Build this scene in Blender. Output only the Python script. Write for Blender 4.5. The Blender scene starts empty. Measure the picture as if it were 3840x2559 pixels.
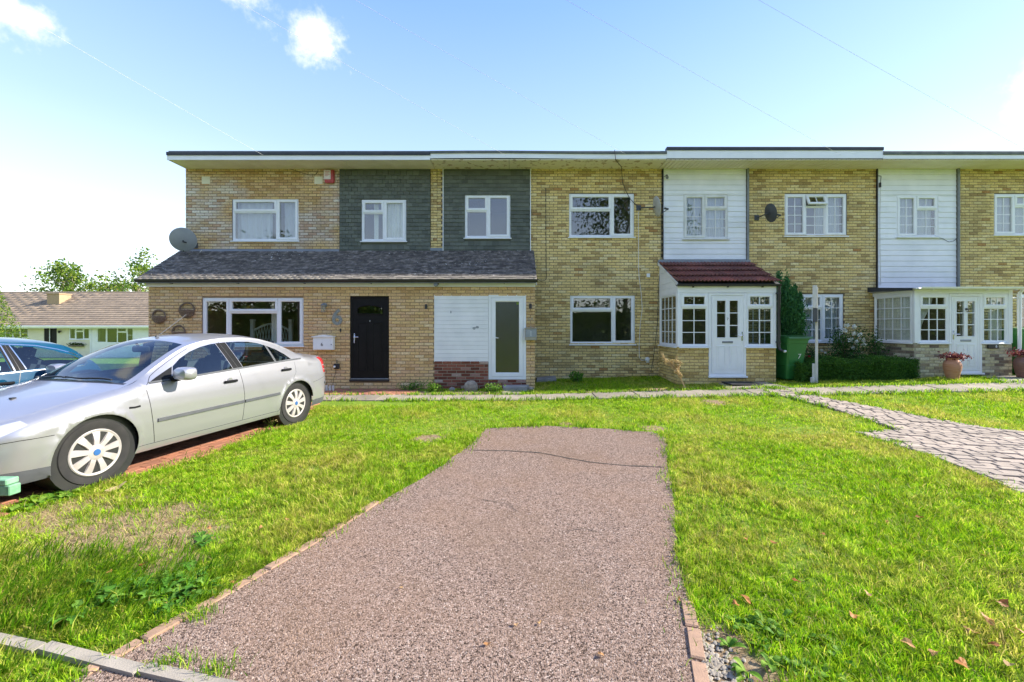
import bpy, bmesh, math, random
import numpy as np
from mathutils import Vector, Matrix
from mathutils.geometry import delaunay_2d_cdt

random.seed(7)
RNG = np.random.default_rng(11)
SC = bpy.context.scene
COL = SC.collection
R = math.radians

# ---------------------------------------------------------------- camera
CZ = 1.57            # eye height
F = 1600.0           # focal length in photograph pixels (3840 wide)
HY = 1225.0          # horizon row
cam = bpy.data.cameras.new('camera')
cam.sensor_width = 36.0
cam.lens = F / 3840 * 36
cam.shift_y = -(2559 / 2 - HY) / 3840
cam.clip_start = 0.05
cam.clip_end = 3000
camo = bpy.data.objects.new('camera', cam)
camo.location = (0, 0, CZ)
camo.rotation_euler = (R(90), 0, 0)
COL.objects.link(camo)
SC.camera = camo

# ---------------------------------------------------------------- light
SUN_EL = 33.0
SUN_AZ = 83.8        # clockwise from +Y: the sun stands to the right, a little behind the terrace
sd = Vector((math.sin(R(SUN_AZ)) * math.cos(R(SUN_EL)), math.cos(R(SUN_AZ)) * math.cos(R(SUN_EL)), math.sin(R(SUN_EL))))
SKY_STRENGTH = 0.15
SUN_STRENGTH = 2.0
EXPOSURE = 2.5
world = bpy.data.worlds.new('World')
SC.world = world
world.use_nodes = True
wn, wl = world.node_tree.nodes, world.node_tree.links
wn.clear()
wout = wn.new('ShaderNodeOutputWorld')
wbg = wn.new('ShaderNodeBackground')
sky = wn.new('ShaderNodeTexSky')
sky.sky_type = 'NISHITA'
sky.sun_disc = False
sky.sun_elevation = R(SUN_EL)
sky.sun_rotation = R(SUN_AZ)
sky.altitude = 50
sky.air_density = 1.0
sky.dust_density = 0.4
sky.ozone_density = 1.6
wbg.inputs['Strength'].default_value = SKY_STRENGTH
wl.new(wbg.outputs[0], wout.inputs['Surface'])
# fair-weather cumulus, spread over the whole dome
wtc = wn.new('ShaderNodeTexCoord')
wnz = wn.new('ShaderNodeTexNoise')
wnz.inputs['Scale'].default_value = 13.0
wnz.inputs['Detail'].default_value = 8.0
wnz.inputs['Roughness'].default_value = 0.62
wl.new(wtc.outputs['Generated'], wnz.inputs['Vector'])
wsub = wn.new('ShaderNodeVectorMath'); wsub.operation = 'SUBTRACT'
wl.new(wnz.outputs['Color'], wsub.inputs[0]); wsub.inputs[1].default_value = (.5, .5, .5)
wsc = wn.new('ShaderNodeVectorMath'); wsc.operation = 'SCALE'
wl.new(wsub.outputs[0], wsc.inputs[0]); wsc.inputs['Scale'].default_value = 0.15
wadd = wn.new('ShaderNodeVectorMath'); wadd.operation = 'ADD'
wl.new(wtc.outputs['Generated'], wadd.inputs[0]); wl.new(wsc.outputs[0], wadd.inputs[1])


def skydir(px, py):
    v = Vector(((px - 1920) / F, 1.0, (HY - py) / F)); v.normalize(); return v


CSH = Vector((.012, 0, -.034))
clouds = [(skydir(1130, 60) + CSH, .032), (skydir(1190, 110) + CSH, .026), (skydir(1270, 165) + CSH, .013), (skydir(880, -110) + CSH, .030), (skydir(0, -40) + CSH, .028),
          (skydir(3890, 210) + CSH, .030)]
_r = random.Random(5)
for _k in range(26):
    az = _r.uniform(0, 2 * math.pi); el = R(_r.uniform(20, 75))
    v = Vector((math.sin(az) * math.cos(el), math.cos(az) * math.cos(el), math.sin(el)))
    if v.y > 0.35 and abs(v.x / v.y) < 1.4:
        continue
    clouds.append((v, _r.uniform(.04, .11)))
wmax = None
for c, rad in clouds:
    d = wn.new('ShaderNodeVectorMath'); d.operation = 'DISTANCE'
    wl.new(wadd.outputs[0], d.inputs[0]); d.inputs[1].default_value = c
    mr = wn.new('ShaderNodeMapRange'); mr.interpolation_type = 'SMOOTHSTEP'
    mr.inputs['From Min'].default_value = rad * 1.9; mr.inputs['From Max'].default_value = rad * 0.30
    wl.new(d.outputs['Value'], mr.inputs['Value'])
    if wmax is None:
        wmax = mr
    else:
        mx = wn.new('ShaderNodeMath'); mx.operation = 'MAXIMUM'
        wl.new(wmax.outputs[0], mx.inputs[0]); wl.new(mr.outputs[0], mx.inputs[1])
        wmax = mx
wmix = wn.new('ShaderNodeMix'); wmix.data_type = 'RGBA'
wl.new(wmax.outputs[0], wmix.inputs['Factor'])
# thin high haze: whitens evenly towards the horizon all round
wsep = wn.new('ShaderNodeSeparateXYZ'); wl.new(wtc.outputs['Generated'], wsep.inputs[0])
wrp = wn.new('ShaderNodeValToRGB'); wl.new(wsep.outputs['Z'], wrp.inputs[0])
for _e in range(3): wrp.color_ramp.elements.new(.5)
for _e, (_p, _c) in zip(wrp.color_ramp.elements, ((0., (1., 1., 1.)), (.14, (.82, .89, 1.)), (.36, (.42, .58, 1.)), (.60, (.20, .375, .95)), (1., (.10, .24, .70)))):
    _e.position = _p; _e.color = (*_c, 1)
whz = wn.new('ShaderNodeVectorMath'); whz.operation = 'SCALE'; whz.inputs['Scale'].default_value = 1.5
wl.new(wrp.outputs[0], whz.inputs[0])
whm = wn.new('ShaderNodeMix'); whm.data_type = 'RGBA'; whm.inputs['Factor'].default_value = .86
wl.new(sky.outputs[0], whm.inputs['A']); wl.new(whz.outputs[0], whm.inputs['B'])
wl.new(whm.outputs['Result'], wmix.inputs['A'])
wmix.inputs['B'].default_value = (1.75, 1.76, 1.8, 1)
wl.new(wmix.outputs['Result'], wbg.inputs['Color'])

sun = bpy.data.lights.new('sun', 'SUN')
sun.energy = SUN_STRENGTH
sun.angle = R(0.53)
sun.color = (1.0, 0.94, 0.84)
suno = bpy.data.objects.new('sun', sun)
suno.rotation_euler = sd.to_track_quat('Z', 'Y').to_euler()
suno.location = sd * 60
COL.objects.link(suno)

vs = SC.view_settings
vs.view_transform = 'Standard'; vs.look = 'None'; vs.gamma = 1.0; vs.use_curve_mapping = False
vs.exposure = EXPOSURE

# ---------------------------------------------------------------- placing: photograph pixel -> metres
def XX(px, Y): return (px - 1920) / F * Y
def ZZ(py, Y): return CZ + (HY - py) / F * Y


def sstep(a, b, t):
    t = np.clip((np.asarray(t, float) - a) / (b - a), 0, 1)
    return t * t * (3 - 2 * t)


def gz(x, y):
    """height of the ground"""
    x = np.asarray(x, float); y = np.asarray(y, float)
    h = sstep(6.3, 10.2, y) * (.05 + .28 * np.clip(x / 10, 0, 1.1))
    h = h + .06 * sstep(10.3, 11.4, y) * sstep(.3, 1.0, x)
    h = h - .95 * sstep(16, 32, y)
    return h


def G(px, py):
    """photograph pixel on the ground -> (x, y)"""
    Y = 5.0
    for _ in range(60):
        z = float(gz(XX(px, Y), Y))
        Yn = (CZ - z) * F / max(py - HY, 20)
        Y = .5 * Y + .5 * Yn
    return (XX(px, Y), Y)


def GD(dx, dy): return G(dx * 1.63194, dy * 1.63194)


# ---------------------------------------------------------------- materials
MATS = {}


def _new(name):
    m = bpy.data.materials.new(name); m.use_nodes = True
    n, l = m.node_tree.nodes, m.node_tree.links
    for x in list(n):
        n.remove(x)
    out = n.new('ShaderNodeOutputMaterial')
    MATS[name] = m
    return m, n, l, out


def _math(n, l, op, a, b=None, c=None):
    x = n.new('ShaderNodeMath'); x.operation = op
    for i, v in enumerate((a, b, c)):
        if v is None: continue
        if isinstance(v, (int, float)): x.inputs[i].default_value = v
        else: l.new(v, x.inputs[i])
    return x.outputs[0]


def _noise(n, l, vec, scale, detail=4, rough=.55):
    t = n.new('ShaderNodeTexNoise'); t.inputs['Scale'].default_value = scale
    t.inputs['Detail'].default_value = detail; t.inputs['Roughness'].default_value = rough
    if vec is not None: l.new(vec, t.inputs['Vector'])
    return t.outputs['Fac']


def _ramp(n, l, fac, stops, const=False):
    r = n.new('ShaderNodeValToRGB')
    cr = r.color_ramp
    if const: cr.interpolation = 'CONSTANT'
    while len(cr.elements) < len(stops): cr.elements.new(.5)
    for e, (p, c) in zip(cr.elements, stops):
        e.position = p; e.color = (c[0], c[1], c[2], 1)
    l.new(fac, r.inputs[0])
    return r.outputs[0]


def _mix(n, l, fac, a, b, blend='MIX'):
    x = n.new('ShaderNodeMix'); x.data_type = 'RGBA'; x.blend_type = blend
    for s, v in (('Factor', fac), ('A', a), ('B', b)):
        if isinstance(v, (int, float)): x.inputs[s].default_value = v
        elif isinstance(v, tuple): x.inputs[s].default_value = (v[0], v[1], v[2], 1)
        else: l.new(v, x.inputs[s])
    return x.outputs['Result']


def _rand(n, l):
    oi = n.new('ShaderNodeObjectInfo'); ge = n.new('ShaderNodeNewGeometry')
    s = _math(n, l, 'MULTIPLY', ge.outputs['Random Per Island'], 0.9137)
    s = _math(n, l, 'ADD', oi.outputs['Random'], s)
    return _math(n, l, 'FRACT', s), ge


def mat(name, col, rough=.5, col2=None, nscale=6., bump=0., bscale=60., metal=0., rnd=0., spec=.5, coat=0., ndetail=4, nlo=.35, nhi=.7, aniso=None, speck=None):
    """painted, plastic, stone and so on: a colour with a second colour in soft patches, per-piece variation and fine relief"""
    m, n, l, out = _new(name)
    b = n.new('ShaderNodeBsdfPrincipled')
    b.inputs['Roughness'].default_value = rough; b.inputs['Metallic'].default_value = metal
    b.inputs['Specular IOR Level'].default_value = spec
    b.inputs['Coat Weight'].default_value = coat; b.inputs['Coat Roughness'].default_value = .05
    r, ge = _rand(n, l)
    pos = ge.outputs['Position']
    if col2 is None: col2 = tuple(c * .8 for c in col)
    vec = pos
    if aniso:
        mp = n.new('ShaderNodeMapping'); mp.inputs['Scale'].default_value = aniso; l.new(pos, mp.inputs['Vector']); vec = mp.outputs[0]
    f = _noise(n, l, vec, nscale, ndetail)
    mr = n.new('ShaderNodeMapRange'); mr.inputs['From Min'].default_value = nlo; mr.inputs['From Max'].default_value = nhi
    l.new(f, mr.inputs['Value'])
    c = _mix(n, l, mr.outputs[0], tuple(col), tuple(col2))
    if speck:                                   # lichen spots
        f2 = _noise(n, l, pos, 17, 2, .5); f3 = _noise(n, l, pos, .9, 2)
        q = _math(n, l, 'MULTIPLY_ADD', f3, .35, f2)
        m2 = n.new('ShaderNodeMapRange'); m2.inputs['From Min'].default_value = .885; m2.inputs['From Max'].default_value = .915
        l.new(q, m2.inputs['Value']); c = _mix(n, l, m2.outputs[0], c, tuple(speck))
    if rnd:
        v = _math(n, l, 'MULTIPLY_ADD', r, 2 * rnd, 1 - rnd)
        vm = n.new('ShaderNodeVectorMath'); vm.operation = 'SCALE'; l.new(c, vm.inputs[0]); l.new(v, vm.inputs['Scale'])
        c = vm.outputs[0]
    l.new(c, b.inputs['Base Color'])
    if bump:
        bp = n.new('ShaderNodeBump'); bp.inputs['Strength'].default_value = bump; bp.inputs['Distance'].default_value = .004
        l.new(_noise(n, l, vec, bscale, 5, .6), bp.inputs['Height']); l.new(bp.outputs[0], b.inputs['Normal'])
    l.new(b.outputs[0], out.inputs['Surface'])
    return m


def brick_mat(name, stops, stain=(.05, .045, .03), stain_amt=.45, patch=None, sscale=.9, rough=.85):
    """each brick its own colour from the ramp, faces mottled, soot and lichen in drifts"""
    m, n, l, out = _new(name)
    b = n.new('ShaderNodeBsdfPrincipled'); b.inputs['Roughness'].default_value = rough
    b.inputs['Specular IOR Level'].default_value = .25
    r, ge = _rand(n, l); pos = ge.outputs['Position']
    c = _ramp(n, l, r, stops)
    if patch:
        c2 = _ramp(n, l, r, patch)
        pf = _noise(n, l, pos, .55, 2)
        mr = n.new('ShaderNodeMapRange'); mr.inputs['From Min'].default_value = .47; mr.inputs['From Max'].default_value = .56
        l.new(pf, mr.inputs['Value'])
        c = _mix(n, l, mr.outputs[0], c, c2)
    f = _noise(n, l, pos, 28, 5, .65)
    mr = n.new('ShaderNodeMapRange'); mr.inputs['From Min'].default_value = .35; mr.inputs['From Max'].default_value = .75
    mr.inputs['To Min'].default_value = .70; mr.inputs['To Max'].default_value = 1.2
    l.new(f, mr.inputs['Value'])
    vm = n.new('ShaderNodeVectorMath'); vm.operation = 'SCALE'; l.new(c, vm.inputs[0]); l.new(mr.outputs[0], vm.inputs['Scale'])
    s = _noise(n, l, pos, sscale, 6, .65)
    ms = n.new('ShaderNodeMapRange'); ms.inputs['From Min'].default_value = .52; ms.inputs['From Max'].default_value = .75
    ms.inputs['To Max'].default_value = stain_amt
    l.new(s, ms.inputs['Value'])
    c = _mix(n, l, ms.outputs[0], vm.outputs[0], stain)
    l.new(c, b.inputs['Base Color'])
    bp = n.new('ShaderNodeBump'); bp.inputs['Strength'].default_value = .5; bp.inputs['Distance'].default_value = .004
    l.new(_noise(n, l, pos, 90, 4, .6), bp.inputs['Height']); l.new(bp.outputs[0], b.inputs['Normal'])
    l.new(b.outputs[0], out.inputs['Surface'])
    return m


def glass_mat(name, tint=(.92, .95, .95), ior=2.1, rough=0., wob=.0, wscale=3.):
    """thin glazing: clear film that mirrors more at grazing angles"""
    m, n, l, out = _new(name)
    tr = n.new('ShaderNodeBsdfTransparent'); tr.inputs['Color'].default_value = (*tint, 1)
    gl = n.new('ShaderNodeBsdfGlossy'); gl.inputs['Roughness'].default_value = rough
    g0 = n.new('ShaderNodeNewGeometry')
    dt = n.new('ShaderNodeVectorMath'); dt.operation = 'DOT_PRODUCT'
    l.new(g0.outputs['Normal'], dt.inputs[0]); l.new(g0.outputs['Incoming'], dt.inputs[1])
    ca = _math(n, l, 'ABSOLUTE', dt.outputs['Value'])
    pw = _math(n, l, 'POWER', _math(n, l, 'SUBTRACT', 1.0, ca), 5.0)
    f0 = ((ior - 1) / (ior + 1)) ** 2
    fr = _math(n, l, 'MULTIPLY_ADD', pw, 1 - f0, f0)
    mx = n.new('ShaderNodeMixShader')
    l.new(fr, mx.inputs[0]); l.new(tr.outputs[0], mx.inputs[1]); l.new(gl.outputs[0], mx.inputs[2])
    if wob:
        ge = n.new('ShaderNodeNewGeometry')
        bp = n.new('ShaderNodeBump'); bp.inputs['Strength'].default_value = wob; bp.inputs['Distance'].default_value = .01
        l.new(_noise(n, l, ge.outputs['Position'], wscale, 2), bp.inputs['Height'])
        l.new(bp.outputs[0], gl.inputs['Normal'])
    l.new(mx.outputs[0], out.inputs['Surface'])
    return m


def leaf_mat(name, stops, trans=.4, rough=.55, pscale=.6, pcol=None, plo=.48, phi=.68, pmax=.8, spec=.15, clump=0.):
    """leaves and blades: each one its own colour, some light passing through"""
    m, n, l, out = _new(name)
    r, ge = _rand(n, l)
    c = _ramp(n, l, r, stops)
    if pcol:
        f = _noise(n, l, ge.outputs['Position'], pscale, 5, .6)
        mr = n.new('ShaderNodeMapRange'); mr.inputs['From Min'].default_value = plo; mr.inputs['From Max'].default_value = phi
        mr.inputs['To Max'].default_value = pmax
        l.new(f, mr.inputs['Value'])
        c2 = _ramp(n, l, r, pcol)
        c = _mix(n, l, mr.outputs[0], c, c2)
    if clump:
        f = _noise(n, l, ge.outputs['Position'], 11, 3, .6)
        mr = n.new('ShaderNodeMapRange'); mr.inputs['From Min'].default_value = .35; mr.inputs['From Max'].default_value = .65
        mr.inputs['To Min'].default_value = 1 - clump; mr.inputs['To Max'].default_value = 1 + clump
        l.new(f, mr.inputs['Value'])
        vm = n.new('ShaderNodeVectorMath'); vm.operation = 'SCALE'; l.new(c, vm.inputs[0]); l.new(mr.outputs[0], vm.inputs['Scale']); c = vm.outputs[0]
    b = n.new('ShaderNodeBsdfPrincipled'); b.inputs['Roughness'].default_value = rough
    b.inputs['Specular IOR Level'].default_value = spec
    l.new(c, b.inputs['Base Color'])
    t = n.new('ShaderNodeBsdfTranslucent'); l.new(c, t.inputs['Color'])
    mx = n.new('ShaderNodeMixShader'); mx.inputs[0].default_value = trans
    l.new(b.outputs[0], mx.inputs[1]); l.new(t.outputs[0], mx.inputs[2])
    l.new(mx.outputs[0], out.inputs['Surface'])
    return m


# yellow stock bricks of the terrace (numbers are reflectances)
brick_mat('brick_yellow', [(0, (.42, .29, .12)), (.12, (.60, .44, .18)), (.4, (.80, .62, .27)), (.65, (.74, .56, .23)), (.88, (.82, .68, .36)), (.975, (.48, .36, .15)), (1, (.46, .25, .09))], stain_amt=.4)
brick_mat('brick_buff', [(0, (.50, .31, .13)), (.25, (.66, .46, .20)), (.5, (.72, .51, .25)), (.75, (.58, .36, .17)), (1, (.76, .58, .33))], stain_amt=.3,
          patch=[(0, (.54, .33, .20)), (.25, (.76, .66, .53)), (.5, (.58, .41, .24)), (.72, (.80, .73, .62)), (1, (.52, .34, .23))])
brick_mat('brick_ext', [(0, (.54, .34, .15)), (.25, (.74, .52, .24)), (.5, (.70, .48, .23)), (.75, (.66, .43, .23)), (1, (.80, .63, .37))], stain_amt=.25)
brick_mat('brick_porch', [(0, (.46, .32, .11)), (.4, (.66, .49, .18)), (.8, (.74, .58, .26)), (1, (.58, .41, .15))], stain_amt=.25)
brick_mat('brick_mixed', [(0, (.20, .16, .12)), (.2, (.30, .24, .17)), (.35, (.52, .46, .27)), (.6, (.60, .55, .34)), (.85, (.66, .63, .44)), (1, (.36, .30, .22))], stain_amt=.15)
brick_mat('brick_red', [(0, (.13, .045, .03)), (.35, (.22, .07, .045)), (.7, (.28, .10, .065)), (.85, (.34, .17, .13)), (1, (.46, .36, .31))], stain_amt=.3)
mat('mortar_brown', (.17, .13, .08), .95, (.12, .09, .055), 5, .3, 120)
mat('mortar_buff', (.29, .20, .11), .95, (.20, .14, .075), 5, .3, 120)
mat('mortar_pale', (.36, .33, .25), .95, (.27, .25, .19), 5, .3, 120)
mat('upvc', (.80, .81, .81), .28, (.74, .75, .75), 3, 0)
mat('upvc_old', (.72, .72, .69), .4, (.60, .60, .56), 4, 0)
mat('board_white', (.80, .80, .80), .4, (.70, .71, .71), 2.2, .05, 40, rnd=.035)
mat('soffit_cream', (.80, .74, .58), .6, (.70, .63, .47), 3, .05, 60)
mat('soffit_peeling', (.78, .72, .52), .7, (.48, .37, .22), 6.5, .3, 50, ndetail=7, nlo=.56, nhi=.60)
mat('felt_black', (.022, .026, .036), .6, (.04, .046, .055), 4, .3, 90)
mat('felt_grey', (.085, .10, .105), .8, (.15, .16, .15), 5, .4, 90)
mat('lead', (.17, .20, .23), .5, (.24, .26, .28), 4, .2, 30)
mat('tile_hung', (.112, .122, .096), .8, (.086, .098, .078), 1.6, .25, 120, rnd=.22)
mat('tile_roof', (.092, .080, .068), .85, (.24, .21, .18), 9, .6, 110, rnd=.38, ndetail=8, nlo=.46, nhi=.72, speck=(.62, .62, .58))
mat('tile_eaves_sunlit', (.24, .21, .165), .85, (.15, .13, .11), 9, .5, 110, rnd=.2)  # roof tile made paler: sunlight on the lowest rows painted into the colour
mat('tile_red', (.21, .072, .055), .5, (.14, .055, .048), 5, .2, 100, rnd=.22)
mat('tile_bungalow', (.27, .20, .135), .85, (.18, .14, .10), 4, .3, 60, rnd=.12)
mat('plastic_black', (.018, .018, .020), .4, (.028, .027, .026), 5)
mat('door_black', (.007, .0066, .006), .5, (.010, .009, .0085), 6, .08, 90, spec=.18)
mat('chrome', (.75, .75, .76), .18, (.65, .65, .66), 8, metal=1.)
mat('paint_white', (.80, .81, .80), .4, (.72, .73, .72), 5)
mat('paint_grey', (.30, .32, .33), .45, (.24, .26, .27), 6)
mat('galvanised', (.22, .235, .235), .5, (.16, .175, .175), 12, metal=.2)
mat('number_glitter', (.13, .155, .145), .6, (.36, .36, .31), 75, .6, 120, nlo=.45, nhi=.6)
mat('dish_grey', (.34, .37, .40), .5, (.28, .31, .34), 4)
mat('dish_dark', (.050, .056, .060), .5, (.07, .075, .08), 4)
mat('dish_pale', (.44, .43, .40), .55, (.36, .35, .33), 4)
mat('alarm_red', (.45, .045, .03), .35, (.36, .04, .03), 8)
mat('alarm_face', (.74, .66, .66), .4, (.62, .55, .56), 20)
mat('room', (.34, .30, .26), .9, (.28, .25, .22), 1.2)
mat('room_wood', (.36, .20, .12), .8, (.30, .16, .09), 2.5)
mat('concrete', (.31, .262, .195), .9, (.19, .165, .125), 2.6, .6, 130, rnd=.10, ndetail=8)
mat('concrete_step', (.30, .29, .27), .9, (.20, .20, .19), 5, .6, 120)
mat('kerb_stone', (.36, .31, .245), .9, (.24, .21, .165), 5, .7, 140, rnd=.06, ndetail=7)
mat('edging_brick', (.38, .235, .15), .9, (.28, .175, .115), 9, .6, 120, rnd=.14)
mat('paver_pink', (.38, .305, .235), .9, (.28, .225, .175), 4, .5, 120, rnd=.16)
mat('paver_red', (.38, .15, .08), .88, (.27, .12, .07), 4, .5, 120, rnd=.16)
mat('joint_sand', (.11, .09, .07), .95, (.16, .13, .10), 8, .5, 120)
mat('rock', (.36, .31, .24), .9, (.22, .185, .145), 14, .8, 60)
mat('wicker', (.16, .11, .075), .85, (.26, .19, .13), 40, .4, 90, rnd=.2)
mat('terracotta', (.40, .165, .075), .75, (.50, .26, .16), 6, .3, 60, aniso=(1, 1, 14))
mat('terracotta_dark', (.15, .075, .055), .5, (.24, .12, .085), 6, .2, 60, aniso=(1, 1, 14))
mat('soil', (.06, .045, .03), .95, (.09, .07, .045), 10, .6, 60)
mat('bin_green', (.028, .16, .035), .42, (.035, .19, .05), 2.5, .06, 90)
mat('bin_green_lid', (.022, .115, .030), .45, (.03, .14, .04), 3, .06, 90)
mat('rubber', (.014, .0135, .013), .85, (.026, .024, .022), 8, .25, 60)
mat('rail_green', (.12, .30, .15), .6, (.22, .40, .25), 14, .35, 50)
mat('bark', (.10, .080, .060), .9, (.16, .13, .10), 10, .8, 30)
mat('bark_pale', (.34, .27, .19), .9, (.24, .19, .13), 10, .6, 30)
mat('twig_dry', (.64, .45, .24), .85, (.54, .37, .19), 10)
mat('timber_pale', (.62, .60, .55), .7, (.50, .48, .43), 7, .2, 40, aniso=(6, 6, 1))
mat('cable_black', (.02, .02, .02), .5)
mat('cable_white', (.66, .64, .58), .5)
mat('bungalow_wall', (.74, .68, .52), .8, (.64, .58, .45), 1.5, .1, 40)
mat('bungalow_white', (.78, .78, .76), .6, (.70, .70, .68), 2)
mat('curtain_cream', (.78, .75, .64), .9, (.70, .67, .56), 5)
brick_mat('brick_chimney', [(0, (.36, .24, .14)), (.5, (.48, .34, .20)), (1, (.55, .42, .27))], stain_amt=.3)
glass_mat('glass', ior=2.05, wob=.12, wscale=1.6)
glass_mat('glass_car', tint=(.66, .80, .80), ior=2.0)
glass_mat('glass_obscure', tint=(.55, .62, .55), ior=2.1, rough=.16, wob=.6, wscale=45)
mat('car_silver', (.42, .415, .435), .30, (.41, .405, .425), 1.0, metal=.62, coat=.6, spec=.5)
mat('car_blue', (.004, .05, .10), .14, (.004, .055, .11), 1.0, metal=.0, coat=.0, spec=.4)
mat('car_trim', (.013, .0135, .0145), .5, (.018, .0185, .0195), 6, spec=.06)
mat('car_trim_grey', (.075, .08, .085), .55, (.10, .103, .107), 6, spec=.12)
mat('wheel_cover', (.40, .37, .345), .45, (.33, .275, .235), 10, metal=.15, nlo=.5, nhi=.8)
mat('wheel_dark', (.05, .042, .036), .7, (.12, .09, .07), 12)
mat('badge_blue', (.03, .10, .27), .3, (.03, .12, .30), 8)
mat('lamp_red', (.50, .025, .03), .18, (.40, .02, .025), 6, coat=.8)
mat('lamp_clear', (.40, .41, .43), .12, (.3, .31, .33), 6, coat=.9)
mat('seat_dark', (.030, .034, .042), .85, (.045, .05, .06), 8)
mat('card_white', (.78, .78, .76), .6)
mat('cloth_red', (.50, .05, .05), .8)
leaf_mat('petal_white', [(0, (.70, .72, .66)), (1, (.86, .86, .80))], .3)
leaf_mat('petal_red', [(0, (.40, .02, .03)), (1, (.50, .05, .04))], .3)
leaf_mat('grass', [(0, (.09, .22, .006)), (.25, (.17, .36, .008)), (.6, (.29, .48, .010)), (.85, (.40, .54, .022)), (.95, (.58, .56, .07)), (1, (.66, .54, .20))], .5, clump=.42,
         pscale=.75, pcol=[(0, (.23, .33, .02)), (.4, (.41, .46, .035)), (.7, (.54, .46, .10)), (1, (.68, .52, .21))], plo=.46, phi=.62, pmax=.85)
leaf_mat('grass_long', [(0, (.05, .15, .006)), (.4, (.16, .35, .012)), (.8, (.32, .50, .02)), (1, (.50, .52, .09))], .5, clump=.35)
leaf_mat('grass_dry', [(0, (.36, .27, .11)), (.5, (.54, .41, .19)), (1, (.66, .53, .29))], .3)
leaf_mat('leaf_weed', [(0, (.05, .15, .02)), (.5, (.10, .25, .03)), (1, (.20, .35, .06))], .35, spec=.08)
leaf_mat('leaf_broad', [(0, (.07, .19, .02)), (.5, (.15, .30, .03)), (1, (.26, .40, .06))], .4)
leaf_mat('leaf_hedge', [(0, (.03, .09, .016)), (.5, (.055, .15, .022)), (1, (.11, .24, .03))], .3)
leaf_mat('leaf_rose', [(0, (.025, .08, .02)), (.6, (.05, .14, .03)), (1, (.12, .22, .05))], .35)
leaf_mat('leaf_conifer', [(0, (.03, .11, .035)), (.5, (.06, .19, .055)), (1, (.10, .27, .07))], .25)
leaf_mat('leaf_tree', [(0, (.06, .13, .02)), (.4, (.12, .22, .03)), (.8, (.22, .30, .04)), (1, (.34, .34, .05))], .45)
leaf_mat('leaf_dark', [(0, (.02, .05, .012)), (.5, (.045, .09, .018)), (.9, (.09, .13, .025)), (1, (.22, .20, .04))], .35)
leaf_mat('leaf_red', [(0, (.10, .02, .025)), (.6, (.20, .045, .05)), (1, (.28, .12, .09))], .3)
leaf_mat('leaf_fallen', [(0, (.30, .10, .03)), (.5, (.42, .18, .06)), (1, (.52, .34, .16))], .2)
leaf_mat('net_curtain', [(0, (.78, .80, .80)), (1, (.80, .82, .82))], .45)
leaf_mat('chippings', [(0, (.058, .040, .030)), (.25, (.17, .117, .088)), (.6, (.27, .192, .146)), (.9, (.38, .285, .225)), (1, (.52, .43, .36))], .0, rough=.85,
         pscale=1.2, pcol=[(0, (.13, .078, .048)), (.4, (.255, .16, .10)), (1, (.37, .25, .17))], plo=.48, phi=.64, pmax=.6)


def drive_mat():
    m, n, l, out = _new('tarmac_pink')
    b = n.new('ShaderNodeBsdfPrincipled'); b.inputs['Roughness'].default_value = .9
    b.inputs['Specular IOR Level'].default_value = .2
    ge = n.new('ShaderNodeNewGeometry'); pos = ge.outputs['Position']
    v = n.new('ShaderNodeTexVoronoi'); v.inputs['Scale'].default_value = 120; l.new(pos, v.inputs['Vector'])
    sep = n.new('ShaderNodeSeparateColor'); l.new(v.outputs['Color'], sep.inputs[0])
    c = _ramp(n, l, sep.outputs[0], [(0, (.03, .020, .014)), (.18, (.08, .053, .040)), (.32, (.19, .127, .094)), (.6, (.27, .186, .14)), (.88, (.33, .235, .18)), (1, (.44, .345, .28))])
    f = _noise(n, l, pos, 1.1, 5, .6)
    mr = n.new('ShaderNodeMapRange'); mr.inputs['From Min'].default_value = .45; mr.inputs['From Max'].default_value = .68; mr.inputs['To Max'].default_value = .45
    l.new(f, mr.inputs['Value'])
    c = _mix(n, l, mr.outputs[0], c, (.26, .155, .092))
    f = _noise(n, l, pos, .55, 6, .65)                       # oily, mossy staining
    mr = n.new('ShaderNodeMapRange'); mr.inputs['From Min'].default_value = .5; mr.inputs['From Max'].default_value = .75; mr.inputs['To Max'].default_value = .55
    l.new(f, mr.inputs['Value'])
    c = _mix(n, l, mr.outputs[0], c, (.10, .082, .058))
    d = n.new('ShaderNodeMapRange'); d.inputs['From Min'].default_value = .0; d.inputs['From Max'].default_value = .55
    l.new(v.outputs['Distance'], d.inputs['Value'])
    l.new(c, b.inputs['Base Color'])
    bp = n.new('ShaderNodeBump'); bp.inputs['Strength'].default_value = .8; bp.inputs['Distance'].default_value = .006; bp.invert = True
    l.new(d.outputs[0], bp.inputs['Height']); l.new(bp.outputs[0], b.inputs['Normal'])
    l.new(b.outputs[0], out.inputs['Surface'])


drive_mat()


BARE = [(GD(300, 1215), .66), (GD(380, 1240), .46), (GD(160, 1190), .55), (GD(1565, 1330), .10), (GD(1548, 1180), .10), (GD(390, 1300), .22), (GD(1625, 1490), .26), (GD(1660, 1560), .34), (GD(1300, 975), .12), (GD(990, 1010), .35), (GD(1640, 925), .28), (GD(1500, 985), .2),
        ((-1.6, 9.75), .42), ((-1.0, 9.8), .45), ((-.5, 9.7), .3), ((-2.0, 9.7), .35), ((1.8, 9.6), .22), ((3.3, 9.65), .3), ((2.6, 9.62), .2)]


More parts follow.
